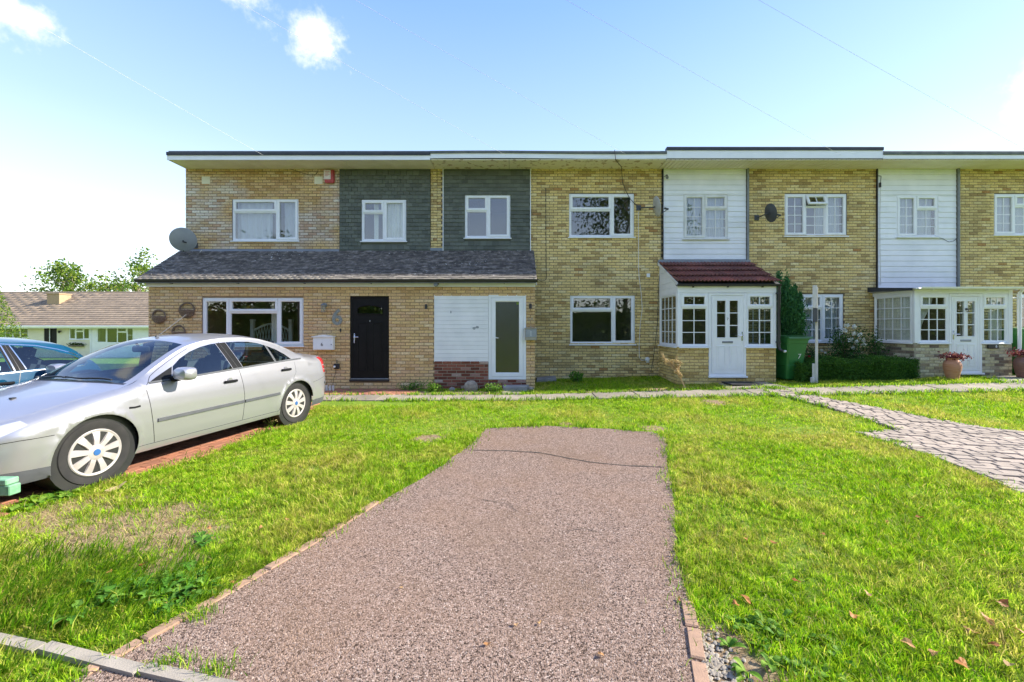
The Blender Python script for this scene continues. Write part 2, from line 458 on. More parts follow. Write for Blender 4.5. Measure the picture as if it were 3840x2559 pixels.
def ground_mat():
    m, n, l, out = _new('ground_soil')
    b = n.new('ShaderNodeBsdfPrincipled'); b.inputs['Roughness'].default_value = .95
    b.inputs['Specular IOR Level'].default_value = .1
    ge = n.new('ShaderNodeNewGeometry'); pos = ge.outputs['Position']
    c = _ramp(n, l, _noise(n, l, pos, 9, 7, .7), [(.3, (.07, .12, .014)), (.5, (.15, .23, .022)), (.62, (.24, .26, .05)), (.75, (.32, .27, .12))])
    c = _mix(n, l, _noise(n, l, pos, .8, 4), c, (.19, .30, .03))
    soil = _ramp(n, l, _noise(n, l, pos, 22, 6, .7), [(.3, (.13, .085, .05)), (.5, (.30, .21, .125)), (.7, (.44, .34, .22))])
    nz = n.new('ShaderNodeTexNoise'); nz.inputs['Scale'].default_value = 5; nz.inputs['Detail'].default_value = 6; l.new(pos, nz.inputs['Vector'])
    k = None
    for (cx_, cy_), r in BARE:
        d = n.new('ShaderNodeVectorMath'); d.operation = 'DISTANCE'; l.new(pos, d.inputs[0]); d.inputs[1].default_value = (cx_, cy_, float(gz(cx_, cy_)))
        q = _math(n, l, 'MULTIPLY_ADD', nz.outputs['Fac'], -1.2 * r, d.outputs['Value'])
        mr = n.new('ShaderNodeMapRange'); mr.inputs['From Min'].default_value = r * .45; mr.inputs['From Max'].default_value = r * .1
        l.new(q, mr.inputs['Value'])
        k = mr.outputs[0] if k is None else _math(n, l, 'MAXIMUM', k, mr.outputs[0])
    c = _mix(n, l, k, c, soil)
    l.new(c, b.inputs['Base Color'])
    bp = n.new('ShaderNodeBump'); bp.inputs['Strength'].default_value = 1.; bp.inputs['Distance'].default_value = .02
    l.new(_noise(n, l, pos, 60, 6, .7), bp.inputs['Height']); l.new(bp.outputs[0], b.inputs['Normal'])
    l.new(b.outputs[0], out.inputs['Surface'])


ground_mat()

# ---------------------------------------------------------------- mesh helpers
WK = {}              # things whose parts are given in world coordinates


def link(o, parent=None):
    COL.objects.link(o)
    if parent is not None:
        o.parent = parent
        if parent in WK: o.matrix_parent_inverse = WK[parent]
    return o


def mesh_obj(name, verts, faces, material, parent=None, smooth=False):
    me = bpy.data.meshes.new(name)
    me.from_pydata([tuple(v) for v in verts], [], faces)
    me.update()
    if smooth: me.shade_smooth()
    me.materials.append(MATS[material])
    return link(bpy.data.objects.new(name, me), parent)


def np_mesh(name, V, Fc, material, parent=None, smooth=False):
    """V (n,3) and faces of one size (m,k) -> object, fast"""
    V = np.ascontiguousarray(V, np.float32); Fc = np.ascontiguousarray(Fc, np.int32)
    me = bpy.data.meshes.new(name)
    k = Fc.shape[1]
    me.vertices.add(len(V)); me.vertices.foreach_set('co', V.ravel())
    me.loops.add(Fc.size); me.loops.foreach_set('vertex_index', Fc.ravel())
    me.polygons.add(len(Fc))
    me.polygons.foreach_set('loop_start', np.arange(0, Fc.size, k, dtype=np.int32))
    me.polygons.foreach_set('loop_total', np.full(len(Fc), k, np.int32))
    me.update(calc_edges=True)
    if smooth: me.shade_smooth()
    me.materials.append(MATS[material])
    return link(bpy.data.objects.new(name, me), parent)


def tag(o, label=None, cat=None, group=None, kind=None):
    if label: o['label'] = label
    if cat: o['category'] = cat
    if group: o['group'] = group
    if kind: o['kind'] = kind
    return o


def empty(name, loc, label, cat, group=None, rz=0, wk=False):
    o = bpy.data.objects.new(name, None)
    o.empty_display_size = .2
    o.location = loc; o.rotation_euler = (0, 0, rz)
    link(o)
    if wk: WK[o] = (Matrix.Translation(loc) @ Matrix.Rotation(rz, 4, 'Z')).inverted()
    return tag(o, label, cat, group)


class MB:
    """collects shapes for ONE mesh object"""
    def __init__(s, T=None):
        s.v = []; s.f = []; s.T = T

    def add(s, vs_, fs_):
        o = len(s.v)
        s.v += [Vector(v) for v in vs_]
        s.f += [tuple(i + o for i in f) for f in fs_]
        return s

    def box(s, x0, x1, y0, y1, z0, z1, c=0.):
        if c <= 0:
            v = [(x0, y0, z0), (x1, y0, z0), (x1, y1, z0), (x0, y1, z0), (x0, y0, z1), (x1, y0, z1), (x1, y1, z1), (x0, y1, z1)]
            return s.add(v, [(0, 3, 2, 1), (4, 5, 6, 7), (0, 1, 5, 4), (1, 2, 6, 5), (2, 3, 7, 6), (3, 0, 4, 7)])
        bm = bmesh.new()
        bmesh.ops.create_cube(bm, size=1)
        for q in bm.verts:
            q.co = ((x0 + x1) / 2 + q.co.x * (x1 - x0), (y0 + y1) / 2 + q.co.y * (y1 - y0), (z0 + z1) / 2 + q.co.z * (z1 - z0))
        bmesh.ops.bevel(bm, geom=list(bm.edges) + list(bm.verts), offset=c, segments=1 if c < .02 else 2, affect='EDGES')
        bm.verts.index_update()
        s.add([q.co.copy() for q in bm.verts], [tuple(q.index for q in f.verts) for f in bm.faces])
        bm.free()
        return s

    def ring(s, x0, x1, z0, z1, w, d0, d1, c=.006):
        """picture-frame moulding in the x-z plane, front at y=-d1, back at y=-d0"""
        L = []
        for ins, d in ((0, d0), (0, d1 - c), (c, d1), (w - 2 * c, d1), (w, d1 - 2 * c), (w, d0)):
            L.append([(x0 + ins, -d, z0 + ins), (x1 - ins, -d, z0 + ins), (x1 - ins, -d, z1 - ins), (x0 + ins, -d, z1 - ins)])
        vs_ = [p for l in L for p in l]; fs_ = []
        for i in range(len(L)):
            j = (i + 1) % len(L)
            for k in range(4):
                fs_.append((i * 4 + k, i * 4 + (k + 1) % 4, j * 4 + (k + 1) % 4, j * 4 + k))
        return s.add(vs_, fs_)

    def tube(s, pts, r, n=8, cap=True):
        pts = [Vector(p) for p in pts]
        rr = r if isinstance(r, (list, tuple)) else [r] * len(pts)
        vs_ = []; fs_ = []
        up = None
        for i, p in enumerate(pts):
            d = (pts[min(i + 1, len(pts) - 1)] - pts[max(i - 1, 0)]).normalized()
            if up is None:
                up = Vector((0, 0, 1)) if abs(d.z) < .9 else Vector((1, 0, 0))
            a = d.cross(up).normalized(); b = a.cross(d).normalized(); up = b
            for k in range(n):
                t = 2 * math.pi * k / n
                vs_.append(p + (a * math.cos(t) + b * math.sin(t)) * rr[i])
        for i in range(len(pts) - 1):
            for k in range(n):
                fs_.append((i * n + k, i * n + (k + 1) % n, (i + 1) * n + (k + 1) % n, (i + 1) * n + k))
        if cap:
            fs_.append(tuple(range(n))); fs_.append(tuple((len(pts) - 1) * n + k for k in range(n)))
        return s.add(vs_, fs_)

    def lathe(s, prof, n=24, ax='z', cen=(0, 0, 0)):
        """prof: (radius, height) along the axis"""
        vs_ = []; fs_ = []
        for r, h in prof:
            for k in range(n):
                t = 2 * math.pi * k / n
                a, b = r * math.cos(t), r * math.sin(t)
                p = {'z': (a, b, h), 'y': (a, h, b), 'x': (h, a, b)}[ax]
                vs_.append((p[0] + cen[0], p[1] + cen[1], p[2] + cen[2]))
        for i in range(len(prof) - 1):
            for k in range(n):
                fs_.append((i * n + k, i * n + (k + 1) % n, (i + 1) * n + (k + 1) % n, (i + 1) * n + k))
        if prof[0][0] > 1e-5: fs_.append(tuple(range(n)))
        if prof[-1][0] > 1e-5: fs_.append(tuple((len(prof) - 1) * n + k for k in range(n)))
        return s.add(vs_, fs_)

    def prism(s, poly, d0, d1, plane='xz'):
        """polygon extruded along the third axis"""
        n = len(poly)
        def P(a, b, d): return {'xz': (a, d, b), 'yz': (d, a, b), 'xy': (a, b, d)}[plane]
        vs_ = [P(a, b, d0) for a, b in poly] + [P(a, b, d1) for a, b in poly]
        fs_ = [tuple(range(n)), tuple(range(n, 2 * n))] + [(i, (i + 1) % n, n + (i + 1) % n, n + i) for i in range(n)]
        return s.add(vs_, fs_)

    def build(s, name, material, parent=None, smooth=False, T=None):
        T = T or s.T
        v = [T @ p for p in s.v] if T is not None else s.v
        o = mesh_obj(name, v, s.f, material, parent, smooth)
        bm = bmesh.new(); bm.from_mesh(o.data); bmesh.ops.recalc_face_normals(bm, faces=bm.faces); bm.to_mesh(o.data); bm.free()
        if smooth:
            try: o.data.set_sharp_from_angle(angle=R(38))
            except Exception: pass
        return o


def front(Y):
    """local (x, -out, z) frame standing in the plane y=Y and facing the street"""
    return Matrix.Translation((0, Y, 0))


def side(X):
    """facing -X: local x runs along world Y, local -y points to world -X"""
    return Matrix(((0, 1, 0, X), (1, 0, 0, 0), (0, 0, 1, 0), (0, 0, 0, 1)))


def text(txt, size, T, material, name, parent, depth=.004, shear=0., bold=0.):
    cu = bpy.data.curves.new('t', 'FONT'); cu.body = txt; cu.size = size; cu.extrude = depth; cu.shear = shear
    cu.align_x = 'CENTER'; cu.align_y = 'CENTER'; cu.offset = bold; cu.resolution_u = 5
    t = bpy.data.objects.new('t', cu); COL.objects.link(t)
    dg = bpy.context.evaluated_depsgraph_get(); dg.update()
    me = bpy.data.meshes.new_from_object(t.evaluated_get(dg))
    bpy.data.objects.remove(t); bpy.data.curves.remove(cu)
    me.materials.clear(); me.materials.append(MATS[material]); me.name = name
    me.transform(T @ Matrix.Rotation(R(90), 4, 'X'))
    return link(bpy.data.objects.new(name, me), parent)


def inpoly(x, y, poly):
    """vectorised point in polygon"""
    x = np.asarray(x); y = np.asarray(y); c = np.zeros(x.shape, bool)
    n = len(poly)
    for i in range(n):
        x0, y0 = poly[i]; x1, y1 = poly[(i + 1) % n]
        if y0 == y1: continue
        t = ((y0 > y) != (y1 > y)) & (x < (x1 - x0) * (y - y0) / (y1 - y0) + x0)
        c ^= t
    return c


def subdiv(poly, step, closed=True):
    out = []
    n = len(poly)
    for i in range(n if closed else n - 1):
        a = poly[i]; b = poly[(i + 1) % n]
        k = max(1, int(math.hypot(b[0] - a[0], b[1] - a[1]) / step))
        for j in range(k):
            out.append((a[0] + (b[0] - a[0]) * j / k, a[1] + (b[1] - a[1]) * j / k))
    if not closed: out.append(poly[-1])
    return out


def cdt(polys, step, lines=(), extra=()):
    """triangulate everything, edges of the polygons kept; returns verts(2d), tris"""
    vs_ = []; es = []
    for poly in polys:
        p = subdiv(poly, step); o = len(vs_)
        vs_ += p; es += [(o + i, o + (i + 1) % len(p)) for i in range(len(p))]
    for ln in lines:
        p = subdiv(ln, step, False); o = len(vs_)
        vs_ += p; es += [(o + i, o + i + 1) for i in range(len(p) - 1)]
    a = np.array(vs_)
    gx = np.arange(a[:, 0].min() + step * .5, a[:, 0].max(), step); gy = np.arange(a[:, 1].min() + step * .5, a[:, 1].max(), step)
    X, Y = np.meshgrid(gx, gy); X[1::2] += step * .5
    pts = np.stack([X.ravel(), Y.ravel()], 1)
    d = np.full(len(pts), 9.)
    for i in range(0, len(a), 400):
        q = np.min(np.hypot(pts[:, None, 0] - a[None, i:i + 400, 0], pts[:, None, 1] - a[None, i:i + 400, 1]), axis=1)
        d = np.minimum(d, q)
    pts = pts[d > step * .45]
    allv = [Vector((float(x), float(y))) for x, y in list(vs_) + list(pts) + list(extra)]
    r = delaunay_2d_cdt(allv, es, [], 0, 1e-6)
    return np.array([(v.x, v.y) for v in r[0]]), np.array([tuple(f) for f in r[2] if len(f) == 3])


def sheet(name, poly, material, lift=.012, step=.2, parent=None, skirt=.05):
    """a laid surface that follows the ground, with edges going down into it"""
    v, t = cdt([poly], step)
    c = v[t].mean(1)
    t = t[inpoly(c[:, 0], c[:, 1], poly)]
    z = gz(v[:, 0], v[:, 1]) + lift
    V = np.column_stack([v, z])
    return np_mesh(name, V, t, material, parent)


def solid_slab(name, poly, material, lift, thick, parent=None, ch=.004, mesh=None):
    """small slab/paver: polygon with a chamfered top edge, sitting on the ground"""
    cx = sum(p[0] for p in poly) / len(poly); cy = sum(p[1] for p in poly) / len(poly)
    n = len(poly)
    def zz(x, y): return float(gz(x, y))
    V = []
    for k, (off, dz) in enumerate(((0, -thick), (0, -ch), (ch, 0))):
        for x, y in poly:
            L = math.hypot(x - cx, y - cy) or 1
            V.append((x - (x - cx) / L * off * 1.4, y - (y - cy) / L * off * 1.4, zz(x, y) + lift + dz))
    Fs = [tuple(2 * n + i for i in range(n))]
    for k in range(2):
        for i in range(n):
            Fs.append((k * n + i, k * n + (i + 1) % n, (k + 1) * n + (i + 1) % n, (k + 1) * n + i))
    return V, Fs


def pieces(name, items, material, parent, stuff_name, limit=300, key=None):
    """items: list of (verts, faces). The first `limit` (by key) become objects, the others one joined part"""
    if key: items = sorted(items, key=key)
    for it in items[:limit]:
        mesh_obj(name, it[0], it[1], material, parent)
    rest = items[limit:]
    if rest:
        V = []; Fs = []
        for it in rest:
            o = len(V); V += [tuple(p) for p in it[0]]; Fs += [tuple(i + o for i in f) for f in it[1]]
        o = mesh_obj(stuff_name, V, Fs, material, parent); o['kind'] = 'stuff'


# ---------------------------------------------------------------- bricks
def unit_piece(name, w, d0, d1, h, c, material):
    """block with chamfered front edges; front at y=-d1, back at y=-d0, centred in x and z"""
    L = [[(-w / 2, -d0, -h / 2), (w / 2, -d0, -h / 2), (w / 2, -d0, h / 2), (-w / 2, -d0, h / 2)],
         [(-w / 2, -d1 + c, -h / 2), (w / 2, -d1 + c, -h / 2), (w / 2, -d1 + c, h / 2), (-w / 2, -d1 + c, h / 2)],
         [(-w / 2 + c, -d1, -h / 2 + c), (w / 2 - c, -d1, -h / 2 + c), (w / 2 - c, -d1, h / 2 - c), (-w / 2 + c, -d1, h / 2 - c)]]
    V = [p for l in L for p in l]; Fs = [(8, 9, 10, 11)]
    for i in range(2):
        for k in range(4):
            Fs.append((i * 4 + k, i * 4 + (k + 1) % 4, (i + 1) * 4 + (k + 1) % 4, (i + 1) * 4 + k))
    me = bpy.data.meshes.new(name); me.from_pydata(V, [], Fs); me.update(); me.materials.append(MATS[material])
    return me, np.array(V), Fs


def place_pieces(name, spots, me, V, Fs, parent, T, stuff_name, limit=300):
    """spots: (x, z, sx, tiltx, push) in the local frame T"""
    base = T
    def wm(s):
        x, z, sx, tilt, push = s
        return base @ Matrix.Translation((x, -push, z)) @ Matrix.Rotation(tilt, 4, 'X') @ Matrix.Diagonal((sx, 1, 1, 1))
    def dist(s):
        p = base @ Vector((s[0], 0, s[1])); return (p - Vector((0, 0, CZ))).length - 6 * min(s[2], 1)
    spots = sorted(spots, key=dist)
    for s in spots[:limit]:
        o = bpy.data.objects.new(name, me); o.matrix_local = wm(s); link(o, parent)
    rest = spots[limit:]
    if rest:
        Va = []; Fa = []
        for s in rest:
            M_ = np.array(wm(s)); o = len(Va) * len(V)
            Va.append(V @ M_[:3, :3].T + M_[:3, 3])
            Fa += [tuple(i + o for i in f) for f in Fs]
        o = np_mesh(stuff_name, np.concatenate(Va), np.array(Fa), me.materials[0].name, parent)
        o['kind'] = 'stuff'


BR = {}


def bricks(parent, u0, u1, z0, z1, openings, T, material, limit=300, course=.075, pitch=.225, seed=0):
    if material not in BR: BR[material] = unit_piece('brick', .213, -.02, .010, .062, .0045, material)
    me, V, Fs = BR[material]
    rg = random.Random(seed); spots = []
    i = 0; z = z0
    while z + course * .6 < z1:
        zc = z + course / 2
        cuts = [(a, b) for a, b, c, d in openings if c < zc < d]
        segs = [(u0, u1)]
        for a, b in cuts:
            ns = []
            for s, e in segs:
                if b <= s or a >= e: ns.append((s, e)); continue
                if a > s: ns.append((s, a))
                if b < e: ns.append((b, e))
            segs = ns
        k0 = math.floor(u0 / pitch) - 1
        x = k0 * pitch + (pitch / 2 if i % 2 else 0)
        while x < u1:
            for s, e in segs:
                a = max(x + .005, s + (.0 if s > u0 else 0)); b = min(x + pitch - .005, e)
                if b - a > .03:
                    spots.append(((a + b) / 2, zc, (b - a) / .215, 0., rg.uniform(-.0015, .0015)))
            x += pitch
        z += course; i += 1
    place_pieces('brick', spots, me, V, Fs, parent, T, 'brickwork', limit)


def wall_mesh(name, u0, u1, z0, z1, openings, T, material, parent, thick=.25):
    xs = sorted(set([u0, u1] + [min(max(v, u0), u1) for o in openings for v in o[:2]]))
    zs = sorted(set([z0, z1] + [min(max(v, z0), z1) for o in openings for v in o[2:]]))
    mb = MB(T)
    for i in range(len(xs) - 1):
        run = None
        for j in range(len(zs) - 1):
            cx = (xs[i] + xs[i + 1]) / 2; cz = (zs[j] + zs[j + 1]) / 2
            hole = any(a < cx < b and c < cz < d for a, b, c, d in openings)
            if hole:
                if run is not None: mb.box(xs[i], xs[i + 1], 0, thick, run, zs[j]); run = None
            elif run is None: run = zs[j]
        if run is not None: mb.box(xs[i], xs[i + 1], 0, thick, run, zs[-1])
    return mb.build(name, material, parent)


# ---------------------------------------------------------------- windows and doors
def window(parent, T, x0, x1, z0, z1, cols, rec=.015, sill=True, room=True, frame='upvc', fw=.045, depth=2.4, room_mat='room', open_cell=None, sill_out=.05, sw=.052):
    """cols: [(share of width, [(share of height, 'sash'|'fixed', bars across, bars down), ... top to bottom])]"""
    T = T @ Matrix.Translation((0, rec, 0))
    w = MB(T).ring(x0, x1, z0, z1, fw, -.05, .0).build('window', frame, parent)
    X0, X1, Z0, Z1 = x0 + fw, x1 - fw, z0 + fw, z1 - fw
    tot = sum(c[0] for c in cols); x = X0
    for ci, (cw, cells) in enumerate(cols):
        xa, xb = x, x + (X1 - X0) * cw / tot
        x = xb
        mul = .02
        if ci: MB(T).box(xa - mul, xa + mul, -.001, .05, Z0 - .002, Z1 + .002).build('mullion', frame, w)
        l = xa + (mul if ci else 0); r = xb - (mul if ci < len(cols) - 1 else 0)
        th = sum(c[0] for c in cells); z = Z1
        for ri, (ch, kind, nx, nz) in enumerate(cells):
            zt, zb = z, z - (Z1 - Z0) * ch / th
            z = zb
            if ri: MB(T).box(l - .002, r + .002, -.0005, .05, zt - mul, zt + mul).build('transom', frame, w)
            t = zt - (mul if ri else 0); b = zb + (mul if ri < len(cells) - 1 else 0)
            TT = T
            if open_cell == (ci, ri):
                TT = T @ Matrix.Translation((0, 0, t)) @ Matrix.Rotation(R(-22), 4, 'X') @ Matrix.Translation((0, -.012, -t))
            if kind == 'sash':
                MB(TT).ring(l - .012, r + .012, b - .012, t + .012, sw + .012, -.03, .014).build('sash', frame, w)
                gi = sw - .002
            else:
                MB(TT).ring(l - .002, r + .002, b - .002, t + .002, .022, -.03, -.012, .004).build('bead', frame, w)
                gi = .018
            gx0, gx1, gz0, gz1 = l + gi, r - gi, b + gi, t - gi
            MB(TT).box(gx0 - .006, gx1 + .006, .020, .030, gz0 - .006, gz1 + .006).build('pane', 'glass', w)
            for k in range(1, nx):
                xx = gx0 + (gx1 - gx0) * k / nx
                MB(TT).box(xx - .009, xx + .009, .016, .034, gz0 - .004, gz1 + .004).build('glazing_bar', frame, w)
            for k in range(1, nz):
                zz = gz0 + (gz1 - gz0) * k / nz
                MB(TT).box(gx0 - .004, gx1 + .004, .0155, .0345, zz - .009, zz + .009).build('glazing_bar', frame, w)
    if sill:
        MB(T).box(x0 - .03, x1 + .03, -(rec + sill_out), .05, z0 - .032, z0 - .001, .006).build('sill', frame, w)
    if room:
        m = .12
        rb = MB(T)
        a0, a1, b0, b1 = x0 - m, x1 + m, z0 - m, z1 + m
        y0 = .245
        v = [(a0, y0, b0), (a1, y0, b0), (a1, y0, b1), (a0, y0, b1), (a0, depth, b0), (a1, depth, b0), (a1, depth, b1), (a0, depth, b1)]
        rb.add(v, [(0, 1, 5, 4), (1, 2, 6, 5), (2, 3, 7, 6), (3, 0, 4, 7), (4, 5, 6, 7)])
        mesh_obj('room_lining', [T @ p for p in rb.v], rb.f, room_mat, w)
    return w


def curtain(T, x0, x1, z0, z1, label, off=.14, material='net_curtain', waves=9, amp=.018, group=None, gather=0.):
    nx = max(24, waves * 8); nz = 6
    V = []; Fs = []
    for j in range(nz + 1):
        t = j / nz
        for i in range(nx + 1):
            s = i / nx
            x = x0 + (x1 - x0) * s
            if gather: x = x0 + (x1 - x0) * s * (1 - gather * math.sin(t * math.pi * .62) ** 2 if gather > 0 else 1)
            V.append(T @ Vector((x, off + amp * math.sin(s * waves * 2 * math.pi + .6 * math.sin(3 * t)) * (.6 + .4 * t), z1 + (z0 - z1) * t)))
    for j in range(nz):
        for i in range(nx):
            a = j * (nx + 1) + i; Fs.append((a, a + 1, a + nx + 2, a + nx + 1))
    o = mesh_obj('curtain', V, Fs, material, smooth=True)
    return tag(o, label, 'curtain', group)


def raised(mb, x0, x1, z0, z1, d, w=.03):
    mb.ring(x0, x1, z0, z1, w, d - .002, d + .010, .003)
    mb.box(x0 + w + .012, x1 - w - .012, -d - .006, -d + .002, z0 + w + .012, z1 - w - .012)


def glazed_door(parent, T, x0, x1, z0, z1, number, hand='r', frame='upvc', letter='galvanised', knocker=False, rec=.0):
    """white panelled porch door with two columns of three panes"""
    T = T @ Matrix.Translation((0, rec, 0))
    d = MB(T).ring(x0, x1, z0, z1, .06, -.06, .006).box(x0 - .02, x1 + .02, -.05, .06, z0 - .03, z0 + .012, .005).build('door', frame, parent)
    a, b, c, e = x0 + .064, x1 - .064, z0 + .064, z1 - .064
    W, H = b - a, e - c
    gx = [(a + W * .16, a + W * .45), (a + W * .56, a + W * .84)]
    gz0, gz1 = c + H * .46, e - H * .06
    leaf = MB(T)
    xs = [a, gx[0][0], gx[0][1], gx[1][0], gx[1][1], b]
    leaf.box(a, b, .0, .045, c, gz0).box(a, b, .0, .045, gz1, e)
    for i in (0, 2, 4): leaf.box(xs[i], xs[i + 1], .0, .045, gz0, gz1)
    leaf.build('door_leaf', frame, d)
    for g in gx:
        MB(T).box(g[0] - .004, g[1] + .004, .018, .026, gz0 - .004, gz1 + .004).build('pane', 'glass', d)
        MB(T).ring(g[0] - .012, g[1] + .012, gz0 - .012, gz1 + .012, .02, -.01, .008, .003).build('bead', frame, d)
        for k in (1, 2):
            z = gz0 + (gz1 - gz0) * k / 3
            MB(T).box(g[0], g[1], .012, .034, z - .010, z + .010).build('glazing_bar', frame, d)
        pm = MB(T)
        raised(pm, g[0] + .0, g[1] - .0, c + H * .06, c + H * .36, .0)
        pm.build('door_panel', frame, d)
    MB(T).ring(a + W * .05, b - W * .05, c + .02, e - .02, .012, -.002, .006, .002).build('moulding', frame, d)
    zc = c + H * .405
    MB(T).box((a + b) / 2 - .13, (a + b) / 2 + .13, -.012, .004, zc - .024, zc + .024, .006).build('letter_plate', letter, d)
    hx = b - .035 if hand == 'r' else a + .035
    s = -1 if hand == 'r' else 1
    hz = c + H * .48
    MB(T).box(hx - .016, hx + .016, -.012, .002, hz - .11, hz + .11, .005).tube([(hx, -.01, hz + .02), (hx, -.055, hz + .02), (hx + s * .11, -.055, hz + .02)], .009, 8).build('handle', 'chrome', d, True)
    if knocker:
        kx = (gx[0][1] + gx[1][0]) / 2; kz = e - H * .17
        MB(T).lathe([(.0, -.03), (.024, -.026), (.026, -.01), (.02, .0)], 12, 'y', (kx, 0, kz)).tube([(kx, -.022, kz), (kx + .03, -.03, kz - .02), (kx + .02, -.03, kz - .07), (kx - .01, -.03, kz - .06)], .008, 6).build('knocker', 'plastic_black', d, True)
    if number:
        kx = (gx[0][1] + gx[1][0]) / 2
        text(number, .085, T @ Matrix.Translation((kx, -.003, c + H * .70)), 'galvanised', 'number', d, .003)
    return d


# ---------------------------------------------------------------- foliage
def leaf_cloud(P, size, rg, asp=1.6, up=.3, fold=True):
    """a leaf at every point of P: two triangles folded along the midrib"""
    n = len(P)
    d = rg.normal(size=(n, 3)); d[:, 2] += up; d /= np.linalg.norm(d, axis=1, keepdims=True)
    e = np.cross(d, rg.normal(size=(n, 3))); e /= np.linalg.norm(e, axis=1, keepdims=True) + 1e-9
    nn = np.cross(d, e)
    L = (np.asarray(size) * rg.uniform(.6, 1.25, n))[:, None]
    W = L / asp * .5
    a = P - d * L * .5; b = P + d * L * .5
    l = P + e * W + nn * W * .35; r = P - e * W + nn * W * .35
    V = np.stack([a, l, b, r], 1).reshape(-1, 3)
    i = np.arange(n)[:, None] * 4
    Fc = np.concatenate([i + np.array([[0, 1, 2]]), i + np.array([[0, 2, 3]])])
    return V, Fc


def tree(name, base, h, label, leafmat, nclump=60, nleaf=5000, leaf=.16, spread=.33, trunk_r=.16, crown0=.35, barkmat='bark', lean=0., seed=1, group=None, clump_r=.11, cat='tree'):
    rg = np.random.default_rng(seed); rd = random.Random(seed)
    root = empty(name, base, label, cat, group)
    rad = h * spread
    cl = []
    while len(cl) < nclump:
        p = rg.uniform(-1, 1, 3)
        r = np.linalg.norm(p)
        if r > 1 or r < .25: continue
        zz = crown0 * h + (p[2] * .5 + .5) * h * (1 - crown0)
        sh = rad * (1. - .35 * max(p[2], 0) - .25 * max(-p[2], 0))
        cl.append((p[0] * sh + lean * zz, p[1] * sh, zz))
    cl = np.array(cl)
    tb = MB()
    top = Vector((lean * h * .8, 0, h * .8))
    tp = [Vector((math.sin(k * 2.1 + seed) * .03 * h * k / 6 + lean * h * .8 * k / 6, math.cos(k * 1.7 + seed) * .03 * h * k / 6, h * .8 * k / 6)) for k in range(7)]
    tb.tube([p - Vector((0, 0, .15 if i == 0 else 0)) for i, p in enumerate(tp)], [trunk_r * (1.25 if k == 0 else 1) * (1 - k / 7.2) for k in range(7)], 9)
    tb.build('trunk', barkmat, root, True)
    lb = MB()
    for c in cl[::max(1, nclump // 26)]:
        q = min(max(int(c[2] / (h * .8) * 6) - 1, 1), 5)
        a = tp[q]; b = Vector(c)
        m = a.lerp(b, .5) + Vector((rd.uniform(-.1, .1), rd.uniform(-.1, .1), .12)) * rad * .5
        lb.tube([a, m, b], [trunk_r * .32, trunk_r * .18, trunk_r * .05], 5)
    lb.build('limbs', barkmat, root, True)
    k = rg.integers(0, nclump, nleaf)
    P = cl[k] + rg.normal(size=(nleaf, 3)) * h * clump_r * .62 * rg.uniform(.5, 1.2, (nclump, 1))[k]
    P = P[P[:, 2] > crown0 * h * .6]
    V, Fc = leaf_cloud(P, leaf, rg, 1.5, .1)
    np_mesh('crown', V, Fc, leafmat, root)
    return root

# ================================================================ the ground
def axis(lo, hi, fine0, fine1, st):
    a = list(np.arange(fine0, fine1 + 1e-6, st))
    x = fine1; d = st
    while x < hi: d *= 1.35; x += d; a.append(min(x, hi))
    x = fine0; d = st
    while x > lo: d *= 1.35; x -= d; a.insert(0, max(x, lo))
    return np.array(a)


gx = axis(-900, 900, -16, 17, .25); gy = axis(-900, 900, -2, 14, .25)
GX, GY = np.meshgrid(gx, gy)
V = np.column_stack([GX.ravel(), GY.ravel(), gz(GX, GY).ravel()])
nx, ny = len(gx), len(gy)
ii = (np.arange(ny - 1)[:, None] * nx + np.arange(nx - 1)[None]).ravel()
tag(np_mesh('ground', V, np.column_stack([ii, ii + 1, ii + nx + 1, ii + nx]), 'ground_soil', smooth=True), kind='structure')

# the tarmac parking bay with pink chippings
def wob(poly, amp, step, seed):
    rg = random.Random(seed)
    p = subdiv(poly, step)
    return [(x + rg.uniform(-amp, amp), y + rg.uniform(-amp, amp)) for x, y in p]


DRIVE = [GD(*p) for p in ((1118, 986), (1250, 980), (1400, 987), (1500, 995), (1531, 1010), (1532, 1060), (1541, 1110), (1546, 1170), (1553, 1240), (1562, 1300), (1575, 1370), (1592, 1460), (1608, 1568))]
DRIVE += [(0.62, 1.0), (0.62, .4), (-3.4, .4), (-3.2, 1.35)]
DRIVE += [GD(*p) for p in ((180, 1568), (262, 1512), (450, 1406), (600, 1318), (760, 1226), (870, 1160), (960, 1105), (1040, 1055), (1085, 1020))]
DRIVEW = wob(DRIVE, .022, .16, 3)
tag(sheet('driveway', DRIVEW, 'tarmac_pink', .010, .25), kind='structure')

# cracks are thin gaps in the tarmac skin: shallow dark trenches laid as slivers of exposed base
def crack(pts, w, seed):
    rg = random.Random(seed)
    p = subdiv([GD(*q) for q in pts], .05, False)
    V = []; Fs = []
    off = 0
    for i, (x, y) in enumerate(p):
        off = off * .7 + rg.uniform(-.012, .012)
        ww = w * rg.uniform(.4, 1.3) * (0.2 if i in (0, len(p) - 1) else 1)
        V += [(x, y + off - ww, .0135), (x, y + off + ww, .0135)]
        if i: Fs.append((2 * i - 2, 2 * i - 1, 2 * i + 1, 2 * i))
    return V, Fs


DR = bpy.data.objects['driveway']
mat('crack', (.035, .028, .022), .95, (.06, .045, .035), 30)
for k, (pts, w) in enumerate((([(1083, 1037), (1160, 1039), (1240, 1043), (1310, 1056), (1380, 1068), (1470, 1075), (1530, 1078)], .014),
                              ([(1100, 1150), (1160, 1160), (1200, 1185)], .005), ([(1290, 1225), (1345, 1220), (1400, 1235)], .004))):
    v, f = crack(pts, w, k)
    mesh_obj('crack', v, f, 'crack', DR)

